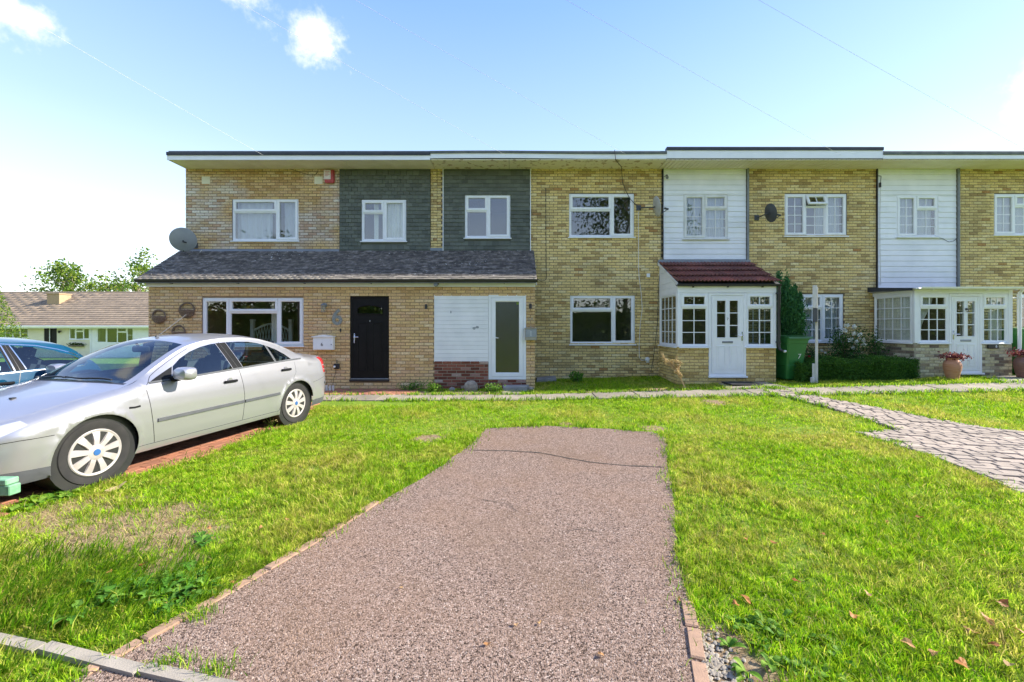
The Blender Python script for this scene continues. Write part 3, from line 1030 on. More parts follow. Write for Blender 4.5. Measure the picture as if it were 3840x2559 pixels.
# chippings standing up out of the tar
def chip_stones(n, y0, y1, s0, s1, seed):
    rg = np.random.default_rng(seed)
    P = []
    while sum(map(len, P)) < n:
        y = rg.uniform(y0, y1, 20000); x = rg.uniform(-4, 2.2, 20000)
        k = inpoly(x, y, DRIVEW) & (np.abs(x) < y * 1.25 + .1)
        P.append(np.column_stack([x[k], y[k]]))
    P = np.concatenate(P)[:n]
    s = rg.uniform(s0, s1, n); th = rg.uniform(0, 6.28, n); el = rg.uniform(.6, 1.1, n)
    V = np.zeros((n, 5, 3))
    for k in range(4):
        a = th + k * math.pi / 2 + rg.uniform(-.3, .3, n)
        V[:, k, 0] = P[:, 0] + np.cos(a) * s * (el if k % 2 else 1); V[:, k, 1] = P[:, 1] + np.sin(a) * s * (el if k % 2 else 1)
        V[:, k, 2] = gz(P[:, 0], P[:, 1]) + .0085
    V[:, 4, 0] = P[:, 0] + rg.uniform(-.4, .4, n) * s; V[:, 4, 1] = P[:, 1] + rg.uniform(-.4, .4, n) * s
    V[:, 4, 2] = gz(P[:, 0], P[:, 1]) + .010 + s * rg.uniform(.35, .9, n)
    i = np.arange(n)[:, None] * 5
    Fc = np.concatenate([i + np.array([[k, (k + 1) % 4, 4]]) for k in range(4)])
    return V.reshape(-1, 3), Fc


v1, f1 = chip_stones(60000, 1.5, 3.6, .0028, .0072, 1)
v2, f2 = chip_stones(40000, 3.6, 6.9, .0035, .0070, 2)
st = np_mesh('chippings', np.concatenate([v1, v2]), np.concatenate([f1, f2 + len(v1)]), 'chippings', DR)
st['kind'] = 'stuff'

# edging bricks along both sides of the bay
def edging(line, length, width, lift, name, material, parent, gap=.012, seed=0, skip=()):
    rg = random.Random(seed)
    pts = [Vector((*p, 0)) for p in line]
    segs = [(pts[i], pts[i + 1]) for i in range(len(pts) - 1)]
    tot = sum((b - a).length for a, b in segs)
    def at(s):
        for a, b in segs:
            L = (b - a).length
            if s <= L: return a.lerp(b, s / L), (b - a).normalized()
            s -= L
        return segs[-1][1], (segs[-1][1] - segs[-1][0]).normalized()
    s = 0; k = 0
    while s < tot - length * .4:
        if k not in skip:
            c, d = at(s + length / 2); n = Vector((-d.y, d.x, 0))
            a = rg.uniform(-.03, .03); d = (d + n * a).normalized(); n = Vector((-d.y, d.x, 0))
            h = (length - gap) / 2
            poly = [(c + d * i * h + n * j * width / 2) for i, j in ((-1, -1), (1, -1), (1, 1), (-1, 1))]
            V, Fs = solid_slab(name, [(p.x, p.y) for p in poly], material, lift + rg.uniform(-.004, .006), .06, ch=.006)
            mesh_obj(name, V, Fs, material, parent)
        s += length; k += 1


edging([GD(*p) for p in ((868, 1156), (756, 1228), (600, 1320), (450, 1408), (262, 1514))], .225, .062, .018, 'edging_brick', 'edging_brick', DR, seed=2)
edging([GD(1578, 1386), GD(1596, 1470), GD(1612, 1568), (.66, 1.3)], .225, .065, .020, 'edging_brick', 'edging_brick', DR, seed=3)

# grey kerb in the near left corner
kr = [GD(-300, 1414), GD(0, 1477), GD(150, 1508), GD(300, 1541), GD(450, 1574), GD(700, 1640)]
kd = empty('kerb', (*kr[1], 0), 'weathered grey concrete kerb crossing the corner of the lawn by the parking bay', 'kerb', wk=True)
edging(kr, .62, .056, .026, 'kerb_stone', 'kerb_stone', kd, gap=.006, seed=4)

# concrete slab path along the fronts
path = empty('path', (0, 9, .05), 'grey concrete slab path running along the house fronts', 'path', wk=True)
path['kind'] = 'structure'; del path['category']
PATHY0, PATHY1 = 8.76, 9.40
rg = random.Random(9)
x = -4.6
PATHP = [(-4.7, PATHY0), (16, PATHY0), (16, PATHY1), (-4.7, PATHY1)]
while x < 14.5:
    w = rg.choice((.62, .9, .75, .9))
    j = rg.uniform(-.02, .02)
    poly = [(x, PATHY0 + j), (x + w - .014, PATHY0 + j), (x + w - .014, PATHY1 + j * .5), (x, PATHY1 + j * .5)]
    V, Fs = solid_slab('slab', poly, 'concrete', .028 + rg.uniform(-.006, .006), .06, ch=.006)
    mesh_obj('paving_slab', V, Fs, 'concrete', path)
    x += w

# concrete apron and the red brick paving the cars stand on
APRON = [(-4.55, 8.2), (-3.05, 8.2), (-2.0, 8.62), (-2.0, 8.60), (-4.55, 8.6)]
LP = [GD(*p) for p in ((748, 905), (700, 958), (620, 990), (520, 1030), (420, 1066), (290, 1100), (130, 1140), (0, 1172))] + [(-3.6, 2.75), (-4.2, 1.6), (-12, 1.6), (-12, 10.3), (-2.2, 10.3), (-2.2, 9.5), (-4.6, 9.45), (-4.0, 8.55)]
tag(sheet('paving_bed', LP, 'joint_sand', .006, .4), kind='structure')
pav = empty('brick_paving', (-5, 6, 0), 'red brick paving under the parked cars', 'paving', wk=True)
pav['kind'] = 'structure'; del pav['category']
dirv = Vector((-.222, -.975, 0)); nrm = Vector((.975, -.222, 0)); org = Vector((-3.2, 7.6, 0))
items = []
rg = random.Random(12)
for i in range(-30, 72):
    for j in range(-60, 20):
        u = i * .208 + (.104 if j % 2 else 0); v_ = j * .106
        c = org + dirv * u + nrm * v_
        if not inpoly(np.array([c.x]), np.array([c.y]), LP)[0]: continue
        if c.x < -7.5 or c.y < 1.8: continue
        if c.y > 8.55 and c.y < 9.45 and c.x > -4.6: continue
        hx, hy = .1005, .050
        poly = [(c + dirv * a * hx + nrm * b * hy) for a, b in ((-1, -1), (1, -1), (1, 1), (-1, 1))]
        V, Fs = solid_slab('p', [(p.x, p.y) for p in poly], '', .018 + rg.uniform(-.002, .003), .03, ch=.004)
        e = abs(c.x + 3.3 + (6.9 - c.y) * .23)
        items.append((V, Fs, e))
pieces('paver', items, 'paver_red', pav, 'paving_rest', 300, key=lambda t: t[2])

# block paving drive of the house on the right
RP = [GD(*p) for p in ((1742, 893), (1850, 905), (1905, 918), (2010, 938), (2130, 962), (2260, 985), (2353, 996))] + [(12, 5.6), (12, 3.2), (7.2, 3.25)] + \
     [GD(*p) for p in ((2353, 1143), (2240, 1092), (2120, 1045), (2005, 1008), (1965, 998), (2062, 990), (1980, 962), (1900, 938), (1830, 920), (1770, 905))]
tag(sheet('block_bed', RP, 'joint_sand', .006, .3), kind='structure')
blk = empty('block_paving', (6, 6, .05), 'pinkish grey block paving curving up to the white porch', 'paving', wk=True)
blk['kind'] = 'structure'; del blk['category']
items = []
a0 = R(-14)
du = Vector((math.cos(a0), math.sin(a0), 0)); dv = Vector((-math.sin(a0), math.cos(a0), 0)); org = Vector((3, 3, 0))
v_ = 0; row = 0
rg = random.Random(21)
while v_ < 9:
    h = (.15, .095)[row % 2]
    u = -3.0 + rg.uniform(0, .2)
    while u < 13:
        w = rg.choice((.13, .17, .17, .21)) if row % 2 == 0 else rg.choice((.21, .25, .17))
        c = org + du * (u + w / 2) + dv * (v_ + h / 2)
        if c.x < c.y * 1.25 + 4:
            K = 6                                   # blocks at the edge are cut to fit
            us = [u + w * (k + .5) / K for k in range(K)]
            cs = [org + du * q + dv * (v_ + h / 2) for q in us]
            ins = inpoly(np.array([q.x for q in cs]), np.array([q.y for q in cs]), RP)
            if ins.any():
                k0, k1 = int(np.argmax(ins)), K - 1 - int(np.argmax(ins[::-1]))
                ua, ub = u + w * k0 / K, u + w * (k1 + 1) / K
                c = org + du * (ua + ub) / 2 + dv * (v_ + h / 2)
                ang = rg.uniform(-.02, .02); d2 = (du + dv * ang).normalized(); n2 = Vector((-d2.y, d2.x, 0))
                poly = [(c + d2 * a * ((ub - ua) / 2 - .006) + n2 * b * (h / 2 - .006)) for a, b in ((-1, -1), (1, -1), (1, 1), (-1, 1))]
                V, Fs = solid_slab('b', [(p.x, p.y) for p in poly], '', .030 + rg.uniform(-.006, .008), .035, ch=.007)
                items.append((V, Fs, c.y + (20 if c.x > c.y * 1.22 else 0)))
        u += w
    v_ += h; row += 1
pieces('paving_block', items, 'paver_pink', blk, 'paving_rest', 300, key=lambda t: t[2])
# threshold slabs between the block paving, the path and the porch doors
def slabset(name, polys, material, label):
    e = empty(name, (polys[0][0][0], polys[0][0][1], 0), label, 'paving', wk=True)
    e['kind'] = 'structure'; del e['category']
    for p in polys:
        V, Fs = solid_slab('s', p, material, .03, .06, ch=.005)
        mesh_obj('paving_slab', V, Fs, material, e)


slabset('path_to_porch', [[(4.75, 9.42), (6.15, 9.42), (6.05, 10.24), (4.95, 10.24)]], 'concrete', 'concrete slab in front of the tiled porch door')
slabset('path_to_flat_porch', [[(10.9, 9.42), (12.4, 9.42), (12.4, 10.3), (11.3, 10.3)], [(12.42, 9.42), (14.6, 9.42), (14.6, 10.3), (12.42, 10.3)]], 'concrete', 'concrete slabs in front of the flat roofed porch door')

# ================================================================ the terrace
FY, EY, P7, P8 = 11.55, 10.37, 10.28, 10.35
TF = front(FY); TE = front(EY)
def fx(px): return XX(px, FY)
def fz(py): return ZZ(py, FY)


ZS = fz(634.5)                                        # soffit
BACK = 18.6
HX = [-8.83, fx(1639), fx(2484), fx(3285), 17.2]       # party lines
# first floor and ground floor windows in the main wall: x0, x1, z0, z1
wA = (fx(870.6), fx(1119.5), fz(904), fz(745.4))
wB = (fx(1357), fx(1524), fz(906), fz(750.5))
wC = (fx(1743.5), fx(1914), fz(894), fz(731))
wD = (fx(2134), fx(2378), fz(890), fz(726.5))
wJ = (fx(2138), fx(2381), fz(1291.5), fz(1106.5))
wE = (fx(2561), fx(2728), fz(897), fz(729.5))
wF = (fx(2942), fx(3176), fz(886), fz(727))
wK = (fx(2934), fx(3163), fz(1283), fz(1103.5))
wG = (fx(3359), fx(3515), fz(890), fz(732.5))
wH = (fx(3727), fx(3960), fz(882), fz(727))
wL = (fx(3812), fx(4040), fz(1283), fz(1103.5))
SL1 = (fx(1275), fx(1614)); SL2 = (fx(1664), fx(1988))
CL7 = (fx(2486), fx(2797)); CL8 = (fx(3287), fx(3584))
zrf = fz(942)                                         # where the extension roof meets the wall
GB = -.3                                              # foot of the walls, below the ground


def house(label, i, openings, brick_zones, material, mortar, seed):
    x0, x1 = HX[i], HX[i + 1]
    h = empty('terraced_house', ((x0 + x1) / 2, FY, 0), label, 'house', 'houses of the flat roofed terrace', wk=True)
    w = wall_mesh('wall', x0 + (.0015 if i else 0), x1 - .0015, GB, ZS + .02, openings, TF, mortar, h)
    side_ = MB()
    side_.box(x0 + .0015, x0 + .25, FY + .252, BACK, GB, ZS + .02).box(x1 - .25, x1 - .0015, FY + .252, BACK, GB, ZS + .02).box(x0 + .252, x1 - .252, BACK - .25, BACK, GB, ZS + .02)
    side_.build('rear_wall', mortar, h)
    n = len(brick_zones)
    lim = [int(300 * (z[1] - z[0]) * (z[3] - z[2]) / sum((q[1] - q[0]) * (q[3] - q[2]) for q in brick_zones)) for z in brick_zones]
    ops = openings
    for k, z in enumerate(brick_zones):
        bricks(w, z[0], z[1], z[2], z[3], ops, TF, material if len(z) < 5 else z[4], lim[k], seed=seed + k)
    return h, w


def roof(h, x0, x1, zf, hb, hw, felt, soffit, boards=False, sag=0., lead_l=False):
    """flat roof: deck, soffit, white fascia and rolled felt edge; zf = underside of the fascia"""
    yf = 10.89
    n = 14
    def dz(t): return sag * math.sin(t * math.pi * 1.7 + .3)
    MB().box(x0, x1, yf + .05, BACK + .3, ZS + .11, ZS + .24).build('roof_deck', 'felt_grey', h)
    m = MB(); m2 = MB()
    prev = None
    for k in range(n + 1):
        x = x0 + (x1 - x0) * k / n; d = dz(k / n)
        cur = [(x, yf, zf + d), (x, yf, zf + hw + d), (x, yf + .022, zf + hw + d), (x, yf + .022, zf + d)]
        cub = [(x, yf - .022, zf + hw - .004 + d), (x, yf - .026, zf + hw + hb * .8 + d), (x, yf - .01, zf + hw + hb + d), (x, yf + .12, zf + hw + hb - .01 + d), (x, yf + .12, zf + hw - .004 + d)]
        for mm, c in ((m, cur), (m2, cub)):
            o = len(mm.v); mm.v += [Vector(p) for p in c]
            q = len(c)
            if k:
                for j in range(q): mm.f.append((o - q + j, o - q + (j + 1) % q, o + (j + 1) % q, o + j))
            if k in (0, n): mm.f.append(tuple(o + j for j in range(q)))
    m.build('fascia', 'upvc', h); m2.build('roof_edge', felt, h)
    ya, yb = yf + .023, FY - .012
    if boards:
        nb = int((x1 - x0) / .115); bw = (x1 - x0) / nb
        for k in range(nb):
            MB().box(x0 + k * bw + .006, x0 + (k + 1) * bw - .006, ya, yb + .01, ZS - .008, ZS + .012, .004).build('soffit_board', 'soffit_cream', h)
        MB().box(x0, x1, ya, yb, ZS + .014, ZS + .03).build('soffit_backing', 'plastic_black', h)
    else:
        nb = 3; bw = (x1 - x0) / nb
        for k in range(nb):
            MB().box(x0 + k * bw + .004, x0 + (k + 1) * bw - .004, ya, yb + .01, ZS - .004, ZS + .012).build('soffit_board', soffit, h)
        MB().box(x0, x1, ya, yb, ZS + .014, ZS + .03).build('soffit_backing', 'plastic_black', h)


def zfas(py): return ZZ(py, 10.89)


# ---- house 6
EXR = .53
h6, w6 = house('brown brick end house of the terrace with red alarm box and tile hung panel', 0,
               [wA, wB, (HX[0] + .3, HX[1] + 1, GB - .1, 2.75)],
               [(HX[0], SL1[0] - .01, zrf - .1, ZS), (SL1[1] + .01, HX[1] - .002, zrf - .1, ZS, 'brick_yellow')], 'brick_buff', 'mortar_brown', 1)
roof(h6, HX[0] + .02, XX(1613, 10.89), zfas(600), .085, .118, 'felt_black', 'soffit_cream')
# ---- house 6A
h6a, w6a = house('yellow brick terrace house with black cable down to its satellite dish', 1,
                 [wC, wD, wJ, (HX[1] - .1, EXR - .05, GB - .1, 2.75)],
                 [(HX[1] + .002, SL2[0] - .03, zrf - .1, ZS), (SL2[1] + .02, HX[2] - .002, .0, ZS)], 'brick_yellow', 'mortar_brown', 11)
roof(h6a, XX(1613, 10.89) + .004, XX(2500, 10.89), zfas(594.5), .066, .122, 'felt_grey', 'soffit_peeling', sag=.012)
# ---- house 7
h7, w7 = house('yellow brick terrace house with white boarded panel above the red tiled porch', 2,
               [wE, wF, wK], [(HX[2] + .002, CL7[0] - .0, .0, 2.9), (CL7[1] + .03, HX[3] - .002, .0, ZS)], 'brick_yellow', 'mortar_brown', 21)
roof(h7, XX(2500, 10.89) + .004, XX(3312, 10.89), zfas(594), .085, .205, 'felt_black', 'soffit_cream', boards=True)
# ---- house 8
h8, w8 = house('yellow brick terrace house with white boarded panel above the flat roofed porch', 3,
               [wG, wH, wL], [(CL8[1] + .07, 17.2, .0, ZS)], 'brick_yellow', 'mortar_brown', 31)
roof(h8, XX(3312, 10.89) + .004, 17.2, zfas(596), .078, .105, 'felt_grey', 'soffit_cream', boards=True)

# ---- windows of the terrace
FAN = [(.29, 'sash', 1, 1), (.71, 'fixed', 1, 1)]
window(h6, TF, *wA, [(.68, FAN), (.32, [(1, 'sash', 1, 1)])])
window(h6, TF @ Matrix.Translation((0, -.03, 0)), *wB, [(.5, FAN), (.5, [(1, 'sash', 1, 1)])])
window(h6a, TF @ Matrix.Translation((0, -.03, 0)), *wC, [(.5, [(.36, 'sash', 1, 1), (.64, 'fixed', 1, 1)]), (.5, [(1, 'sash', 1, 1)])])
window(h6a, TF, *wD, [(.66, [(.36, 'sash', 1, 1), (.64, 'fixed', 1, 1)]), (.34, [(1, 'sash', 1, 1)])])
window(h6a, TF, *wJ, [(.67, [(.30, 'sash', 1, 1), (.70, 'fixed', 1, 1)]), (.33, [(1, 'sash', 1, 1)])])
GEO2 = [(.48, [(1, 'sash', 2, 4)]), (.52, [(.31, 'sash', 2, 1), (.69, 'fixed', 2, 3)])]
GEO3 = [(.33, [(1, 'sash', 2, 4)]), (.34, [(.28, 'sash', 2, 1), (.72, 'fixed', 2, 3)]), (.33, [(1, 'sash', 2, 4)])]
T3 = TF @ Matrix.Translation((0, -.03, 0))
window(h7, T3, *wE, GEO2, frame='upvc_old')
window(h7, TF, *wF, GEO3, open_cell=(1, 0))
window(h7, TF, *wK, GEO3)
window(h8, T3, *wG, GEO2)
window(h8, TF, *wH, GEO3)
window(h8, TF, *wL, GEO3)
# curtains hang inside
def inset(w, m=.05): return w[0] + m, w[1] - m, w[2] + m, w[3] - m


a = inset(wA)
curtain(TF, a[0], a[0] + .95, a[2], a[3], 'pale blue curtain drawn across the bedroom window near the red alarm box', .16, waves=5, amp=.03)
curtain(TF, a[0] + 1.28, a[1], a[2], a[3], 'narrow pale curtain at the right of the bedroom window near the alarm box', .17, waves=2, amp=.03)
a = inset(wB)
curtain(T3, a[0] + .24, a[0] + .36, a[2], a[3], 'thin cream curtain edge in the tile hung house window beside the brown bricks', .16, 'curtain_cream', waves=1, amp=.01)
curtain(T3, a[0] + .48, a[1] - .05, a[2], a[3], 'cream curtain in the tile hung house window beside the brown bricks', .15, 'curtain_cream', waves=6)
a = inset(wE); curtain(T3, *a, 'white net curtain in the window of the boarded panel over the red tiled porch', .13, waves=12)
a = inset(wF); curtain(TF, a[0] + .95, a[1], a[2], a[3], 'white net curtain behind the window with the fanlight propped open', .2, waves=8)
a = inset(wK); curtain(TF, *a, 'white net curtain in the ground floor window beside the conifer', .14, waves=16)
a = inset(wG); curtain(T3, *a, 'white net curtain in the window of the boarded panel over the flat roofed porch', .15, waves=10)
a = inset(wH); curtain(TF, *a, 'white net curtain in the upper window beyond the flat roofed porch', .15, waves=10)

# ---- tile hanging
TH = unit_piece('hung_tile', .159, -.010, .010, .135, .002, 'tile_hung')
def tile_hang(h, x0, x1, z0, z1, op, seed):
    p = MB(TF).box(x0, op[0], -.012, -.001, z0, z1).box(op[1], x1, -.012, -.001, z0, z1).box(op[0], op[1], -.012, -.001, z0, op[2]).box(op[0], op[1], -.012, -.001, op[3], z1).build('tile_hanging', 'tile_hung', h)
    rg = random.Random(seed); sp = []
    z = z0 + .05; i = 0
    while z < z1 - .02:
        x = x0 - (.0825 if i % 2 else 0)
        while x < x1:
            a, b = max(x, x0), min(x + .163, x1)
            segs = [(a, b)]
            if op[2] - .06 < z < op[3] + .03:
                segs = [(a, min(b, op[0] - .005)), (max(a, op[1] + .005), b)]
            for s, e in segs:
                if e - s > .03: sp.append(((s + e) / 2, z, (e - s) / .163, R(-9 + rg.uniform(-1.2, 1.2)), .026 + rg.uniform(-.001, .002)))
            x += .165
        z += .1055; i += 1
    place_pieces('hung_tile', sp, *TH, p, TF, 'hung_tiles_rest', 300)


tile_hang(h6, SL1[0], SL1[1], zrf - .06, ZS - .005, wB, 1)
tile_hang(h6a, SL2[0], SL2[1], zrf - .06, ZS - .005, wC, 2)
for xx, hh in ((SL2[0] - .012, h6a), (SL2[1] + .008, h6a)):
    MB(TF).box(xx - .010, xx + .010, -.045, -.0085, zrf, ZS - .005).build('edge_trim', 'upvc', hh)
# ---- white boarding
def boarding(h, x0, x1, z0, z1, op, name='boarding', T=TF, gauge=.145, out=.012):
    b = MB(T)
    if op: b.box(x0, op[0], -out, -.001, z0, z1).box(op[1], x1, -out, -.001, z0, z1).box(op[0], op[1], -out, -.001, z0, op[2]).box(op[0], op[1], -out, -.001, op[3], z1)
    else: b.box(x0, x1, -out, -.001, z0, z1)
    p = b.build(name, 'board_white', h)
    n = max(1, round((z1 - z0) / gauge)); g = (z1 - z0) / n
    rows = []
    for k in range(n):
        a, c = z0 + k * g + .001, z0 + (k + 1) * g - .001
        cut = sorted(q for q in ((op[2] - .034, op[3] + .003) if op else ()) if a + .01 < q < c - .01)
        zz_ = [a] + cut + [c]
        rows += list(zip(zz_[:-1], zz_[1:]))
    for a, c in rows:
        segs = [(x0, x1)]
        zc = (a + c) / 2
        if op and op[2] - .034 < zc < op[3] + .003: segs = [(x0, op[0] - .003), (op[1] + .003, x1)]
        for s, e in segs:
            m = MB(T)
            prof = [(-out - .014, a), (-out - .016, a + .004), (-out - .006, c - .010), (-out - .0005, c)]
            V = []
            for xx in (s, e):
                V += [(xx, y, z) for y, z in prof] + [(xx, -out, c), (xx, -out, a)]
            q = 6
            m.add(V, [tuple(range(q)), tuple(range(q, 2 * q))] + [(i, (i + 1) % q, q + (i + 1) % q, q + i) for i in range(q)])
            m.build('board', 'board_white', p)
    return p


boarding(h7, CL7[0], CL7[1] - .01, fz(974), ZS - .006, wE)
boarding(h8, CL8[0], CL8[1] - .01, fz(1081), ZS - .006, wG)
for hh, xx, za, zb in ((h7, CL7[1] + .03, fz(985), ZS), (h8, CL8[1] + .03, fz(1085), ZS)):
    MB(TF).tube([(xx, -.045, za), (xx, -.045, zb)], .032, 10).build('downpipe', 'galvanised', hh, True)
for hh, xx in ((h7, HX[2] + .006), (h8, HX[3] + .006)):
    MB(TF).box(xx - .012, xx + .010, -.05, -.009, fz(975 if hh is h7 else 1085), ZS - .006).build('edge_trim', 'plastic_black', hh)
# air bricks
for px, hh in ((773, h6), (1195, h6)):
    m = MB(TF); x = fx(px); z = fz(677)
    m.box(x - .11, x + .11, -.012, .0, z - .1, z + .1)
    for k in range(6): m.box(x - .095, x + .095, -.020, -.011, z - .088 + k * .031, z - .088 + k * .031 + .018)
    m.build('air_brick', 'curtain_cream', hh)
# lead flashing where the lean-to roof meets the wall
MB(TF).add([(HX[0], -.012, zrf + .05), (SL1[0], -.012, zrf + .05), (SL1[0], -.16, zrf - .085), (HX[0], -.16, zrf - .085)], [(0, 1, 2, 3)]).build('flashing', 'lead', h6)
MB(TF).box(SL1[1], HX[1] - .002, -.03, -.009, zrf - .05, zrf + .08).build('flashing', 'lead', h6)
MB(TF).box(HX[1], SL2[0] - .024, -.03, -.009, zrf - .05, zrf + .08).build('flashing', 'lead', h6a)
# house names on cables and boxes of 6A
def cable(name, pts, r, material, label=None, parent=None, cat='cable', n=6):
    o = MB().tube(pts, r, n).build(name, material, parent, True)
    if label: tag(o, label, cat)
    return o


def cat_pts(a, b, sag, n=14, ax='z'):
    a, b = Vector(a), Vector(b); out = []
    for k in range(n + 1):
        t = k / n; p = a.lerp(b, t); p.z -= sag * 4 * t * (1 - t); out.append(p)
    return out

# ================================================================ the shared front extension (6 and 6A)
ex = empty('front_extension', (-4, EY, 0), 'single storey brick front extension with grey tiled lean-to roof and black door', 'extension', wk=True)
ex0, ex1 = HX[0] - .0, XX(2006, EY)
def ez(py): return ZZ(py, EY)
def ex_(px): return XX(px, EY)


wI = (ex_(758), ex_(1138), ez(1297), ez(1117))
d6 = (ex_(1313), ex_(1459), ez(1424), ez(1111))
pn = (ex_(1629), ex_(1832), ez(1357.5), ez(1108))
d6a = (ex_(1832), ex_(1973), ez(1424), ez(1106))
rb = (pn[0], d6a[1], GB, ez(1357.5))
ztop = 2.60
wx = wall_mesh('wall', ex0, ex1, GB, ztop, [wI, d6, (pn[0], pn[1], pn[2], pn[3]), d6a], TE, 'mortar_buff', ex)
bricks(wx, ex0, ex1, -.02, ztop, [wI, (d6[0], d6[1], d6[2] - .05, d6[3]), (pn[0], d6a[1], GB, pn[3])], TE, 'brick_ext', 270, seed=41)
# flank wall on the right, up to the house
MB().box(ex1 - .25, ex1 - .001, EY + .252, FY - .004, GB, ztop).box(ex0 + .001, ex0 + .25, EY + .252, FY - .004, GB, ztop).build('flank_wall', 'mortar_buff', ex)
# red brick infill under the panel and the door
rw = wall_mesh('infill_wall', pn[0] + .002, d6a[1] - .002, GB + .01, pn[2] - .001, [(d6a[0], d6a[1] + .1, d6a[2] - .02, 3)], front(EY - .002), 'mortar_pale', ex, .2)
bricks(rw, pn[0], d6a[1], -.02, pn[2], [(d6a[0] - .01, d6a[1] + .1, d6a[2] - .03, 3)], front(EY - .002), 'brick_red', 120, seed=44)
window(ex, TE, *wI, [(.255, [(1, 'sash', 1, 1)]), (.5, [(.28, 'sash', 1, 1), (.72, 'fixed', 1, 1)]), (.245, [(1, 'sash', 1, 1)])], room_mat='room_wood', depth=3.2)
# a bed end stands behind the window
bed = empty('bed', (wI[0] + 1.0, EY + 1.5, ez(1300)), 'cream bed frame with lattice headboard behind the ground floor window', 'bed', wk=True)
bx, bz = wI[0] + .62, ez(1200)
yb = EY + 1.0
for s in (0, 1.02):
    MB().box(bx + s - .045, bx + s + .045, yb - .045, yb + .045, .3, bz - .02, .006).box(bx + s - .055, bx + s + .055, yb - .055, yb + .055, bz - .02, bz + .03, .01).build('post', 'curtain_cream', bed)
pts = [(bx + .05 + .92 * k / 12, yb, bz - .26 + .17 * math.sin(math.pi * k / 12)) for k in range(13)]
MB().tube(pts, .028, 6).build('top_rail', 'curtain_cream', bed)
MB().box(bx + .05, bx + .97, yb - .02, yb + .02, bz - .72, bz - .66).build('bottom_rail', 'curtain_cream', bed)
for k in range(1, 12):
    xx = bx + .05 + .92 * k / 12; zt = bz - .27 + .17 * math.sin(math.pi * k / 12)
    MB().tube([(xx - .05, yb - .006, bz - .68), (xx + .05, yb - .006, zt)], .008, 4).build('lattice_bar', 'curtain_cream', bed)
    MB().tube([(xx + .05, yb + .008, bz - .68), (xx - .05, yb + .008, zt)], .008, 4).build('lattice_bar', 'curtain_cream', bed)
xm = wI[0] + 1.55
curtain(TE, wI[1] - .95, wI[1] - .80, wI[2] + .05, wI[3] - .05, 'narrow cream curtain edge behind the wide ground floor window', .3, 'curtain_cream', waves=2, amp=.012)

# black front door of number 6
def door6():
    x0, x1, z0, z1 = d6
    T = TE @ Matrix.Translation((0, .03, 0))
    d = MB(T).ring(x0, x1, z0, z1, .05, -.06, .02).build('door', 'door_black', ex)
    MB(T).box(x0 - .01, x1 + .01, -.075, .04, z0 - .045, z0 + .004, .008).build('threshold', 'plastic_black', d)
    MB(T).box(x0 + .01, x1 - .01, -.05, -.02, z0 + .005, z0 + .03, .006).build('weather_bar', 'galvanised', d)
    a, b, c, e = x0 + .052, x1 - .052, z0 + .032, z1 - .052
    W, H = b - a, e - c
    # leaf with an arched light cut through
    n = 12
    lx0, lx1 = a + W * .13, b - W * .13
    lz0, lz1 = c + H * .80, c + H * .875
    arch = [(lx0, lz0)] + [(lx1, lz0)] + [(lx1 - (lx1 - lx0) * k / n, lz1 + .075 * math.sin(math.pi * k / n) ** .8) for k in range(n + 1)]
    lf = MB(T).box(a, b, .0, .045, c, lz0).box(a, lx0, .0, .045, lz0, e).box(lx1, b, .0, .045, lz0, e)
    for k in range(n):
        xa, xb = lx1 - (lx1 - lx0) * k / n, lx1 - (lx1 - lx0) * (k + 1) / n
        za, zb = lz1 + .075 * math.sin(math.pi * k / n) ** .8, lz1 + .075 * math.sin(math.pi * (k + 1) / n) ** .8
        lf.add([(xa, 0, za), (xb, 0, zb), (xb, 0, e), (xa, 0, e), (xa, .045, za), (xb, .045, zb), (xb, .045, e), (xa, .045, e)], [(0, 1, 2, 3), (4, 5, 6, 7), (0, 1, 5, 4), (2, 3, 7, 6)])
    lf.build('door_leaf', 'door_black', d)
    MB(T).prism(arch, .02, .03).build('pane', 'glass', d)
    MB(T).tube([(p[0], -.004, p[1]) for p in arch] + [(arch[0][0], -.004, arch[0][1])], .016, 6).build('light_surround', 'door_black', d, True)
    for s in (0, 1):
        pm = MB(T)
        xa = a + W * (.13 if s == 0 else .56)
        raised(pm, xa, xa + W * .31, c + H * .08, c + H * .70, .0, .03)
        pm.build('door_panel', 'door_black', d)
    hx, hz = a + W * .045, c + H * .50
    MB(T).box(hx - .018, hx + .018, -.012, .002, hz - .125, hz + .125, .006).tube([(hx, -.01, hz + .03), (hx, -.06, hz + .03), (hx + .12, -.06, hz + .03)], .010, 8).build('handle', 'chrome', d, True)
    MB(T).lathe([(0, -.012), (.012, -.010), (.014, 0)], 10, 'y', ((a + b) / 2, 0, c + H * .715)).build('spy_hole', 'chrome', d, True)
    T2 = T
    v = [(x0, .27, z0), (x1, .27, z0), (x1, .27, z1), (x0, .27, z1), (x0, 2.4, z0), (x1, 2.4, z0), (x1, 2.4, z1), (x0, 2.4, z1)]
    mesh_obj('room_lining', [T2 @ Vector(p) for p in v], [(0, 1, 5, 4), (1, 2, 6, 5), (2, 3, 7, 6), (3, 0, 4, 7), (4, 5, 6, 7)], 'room', d)


door6()


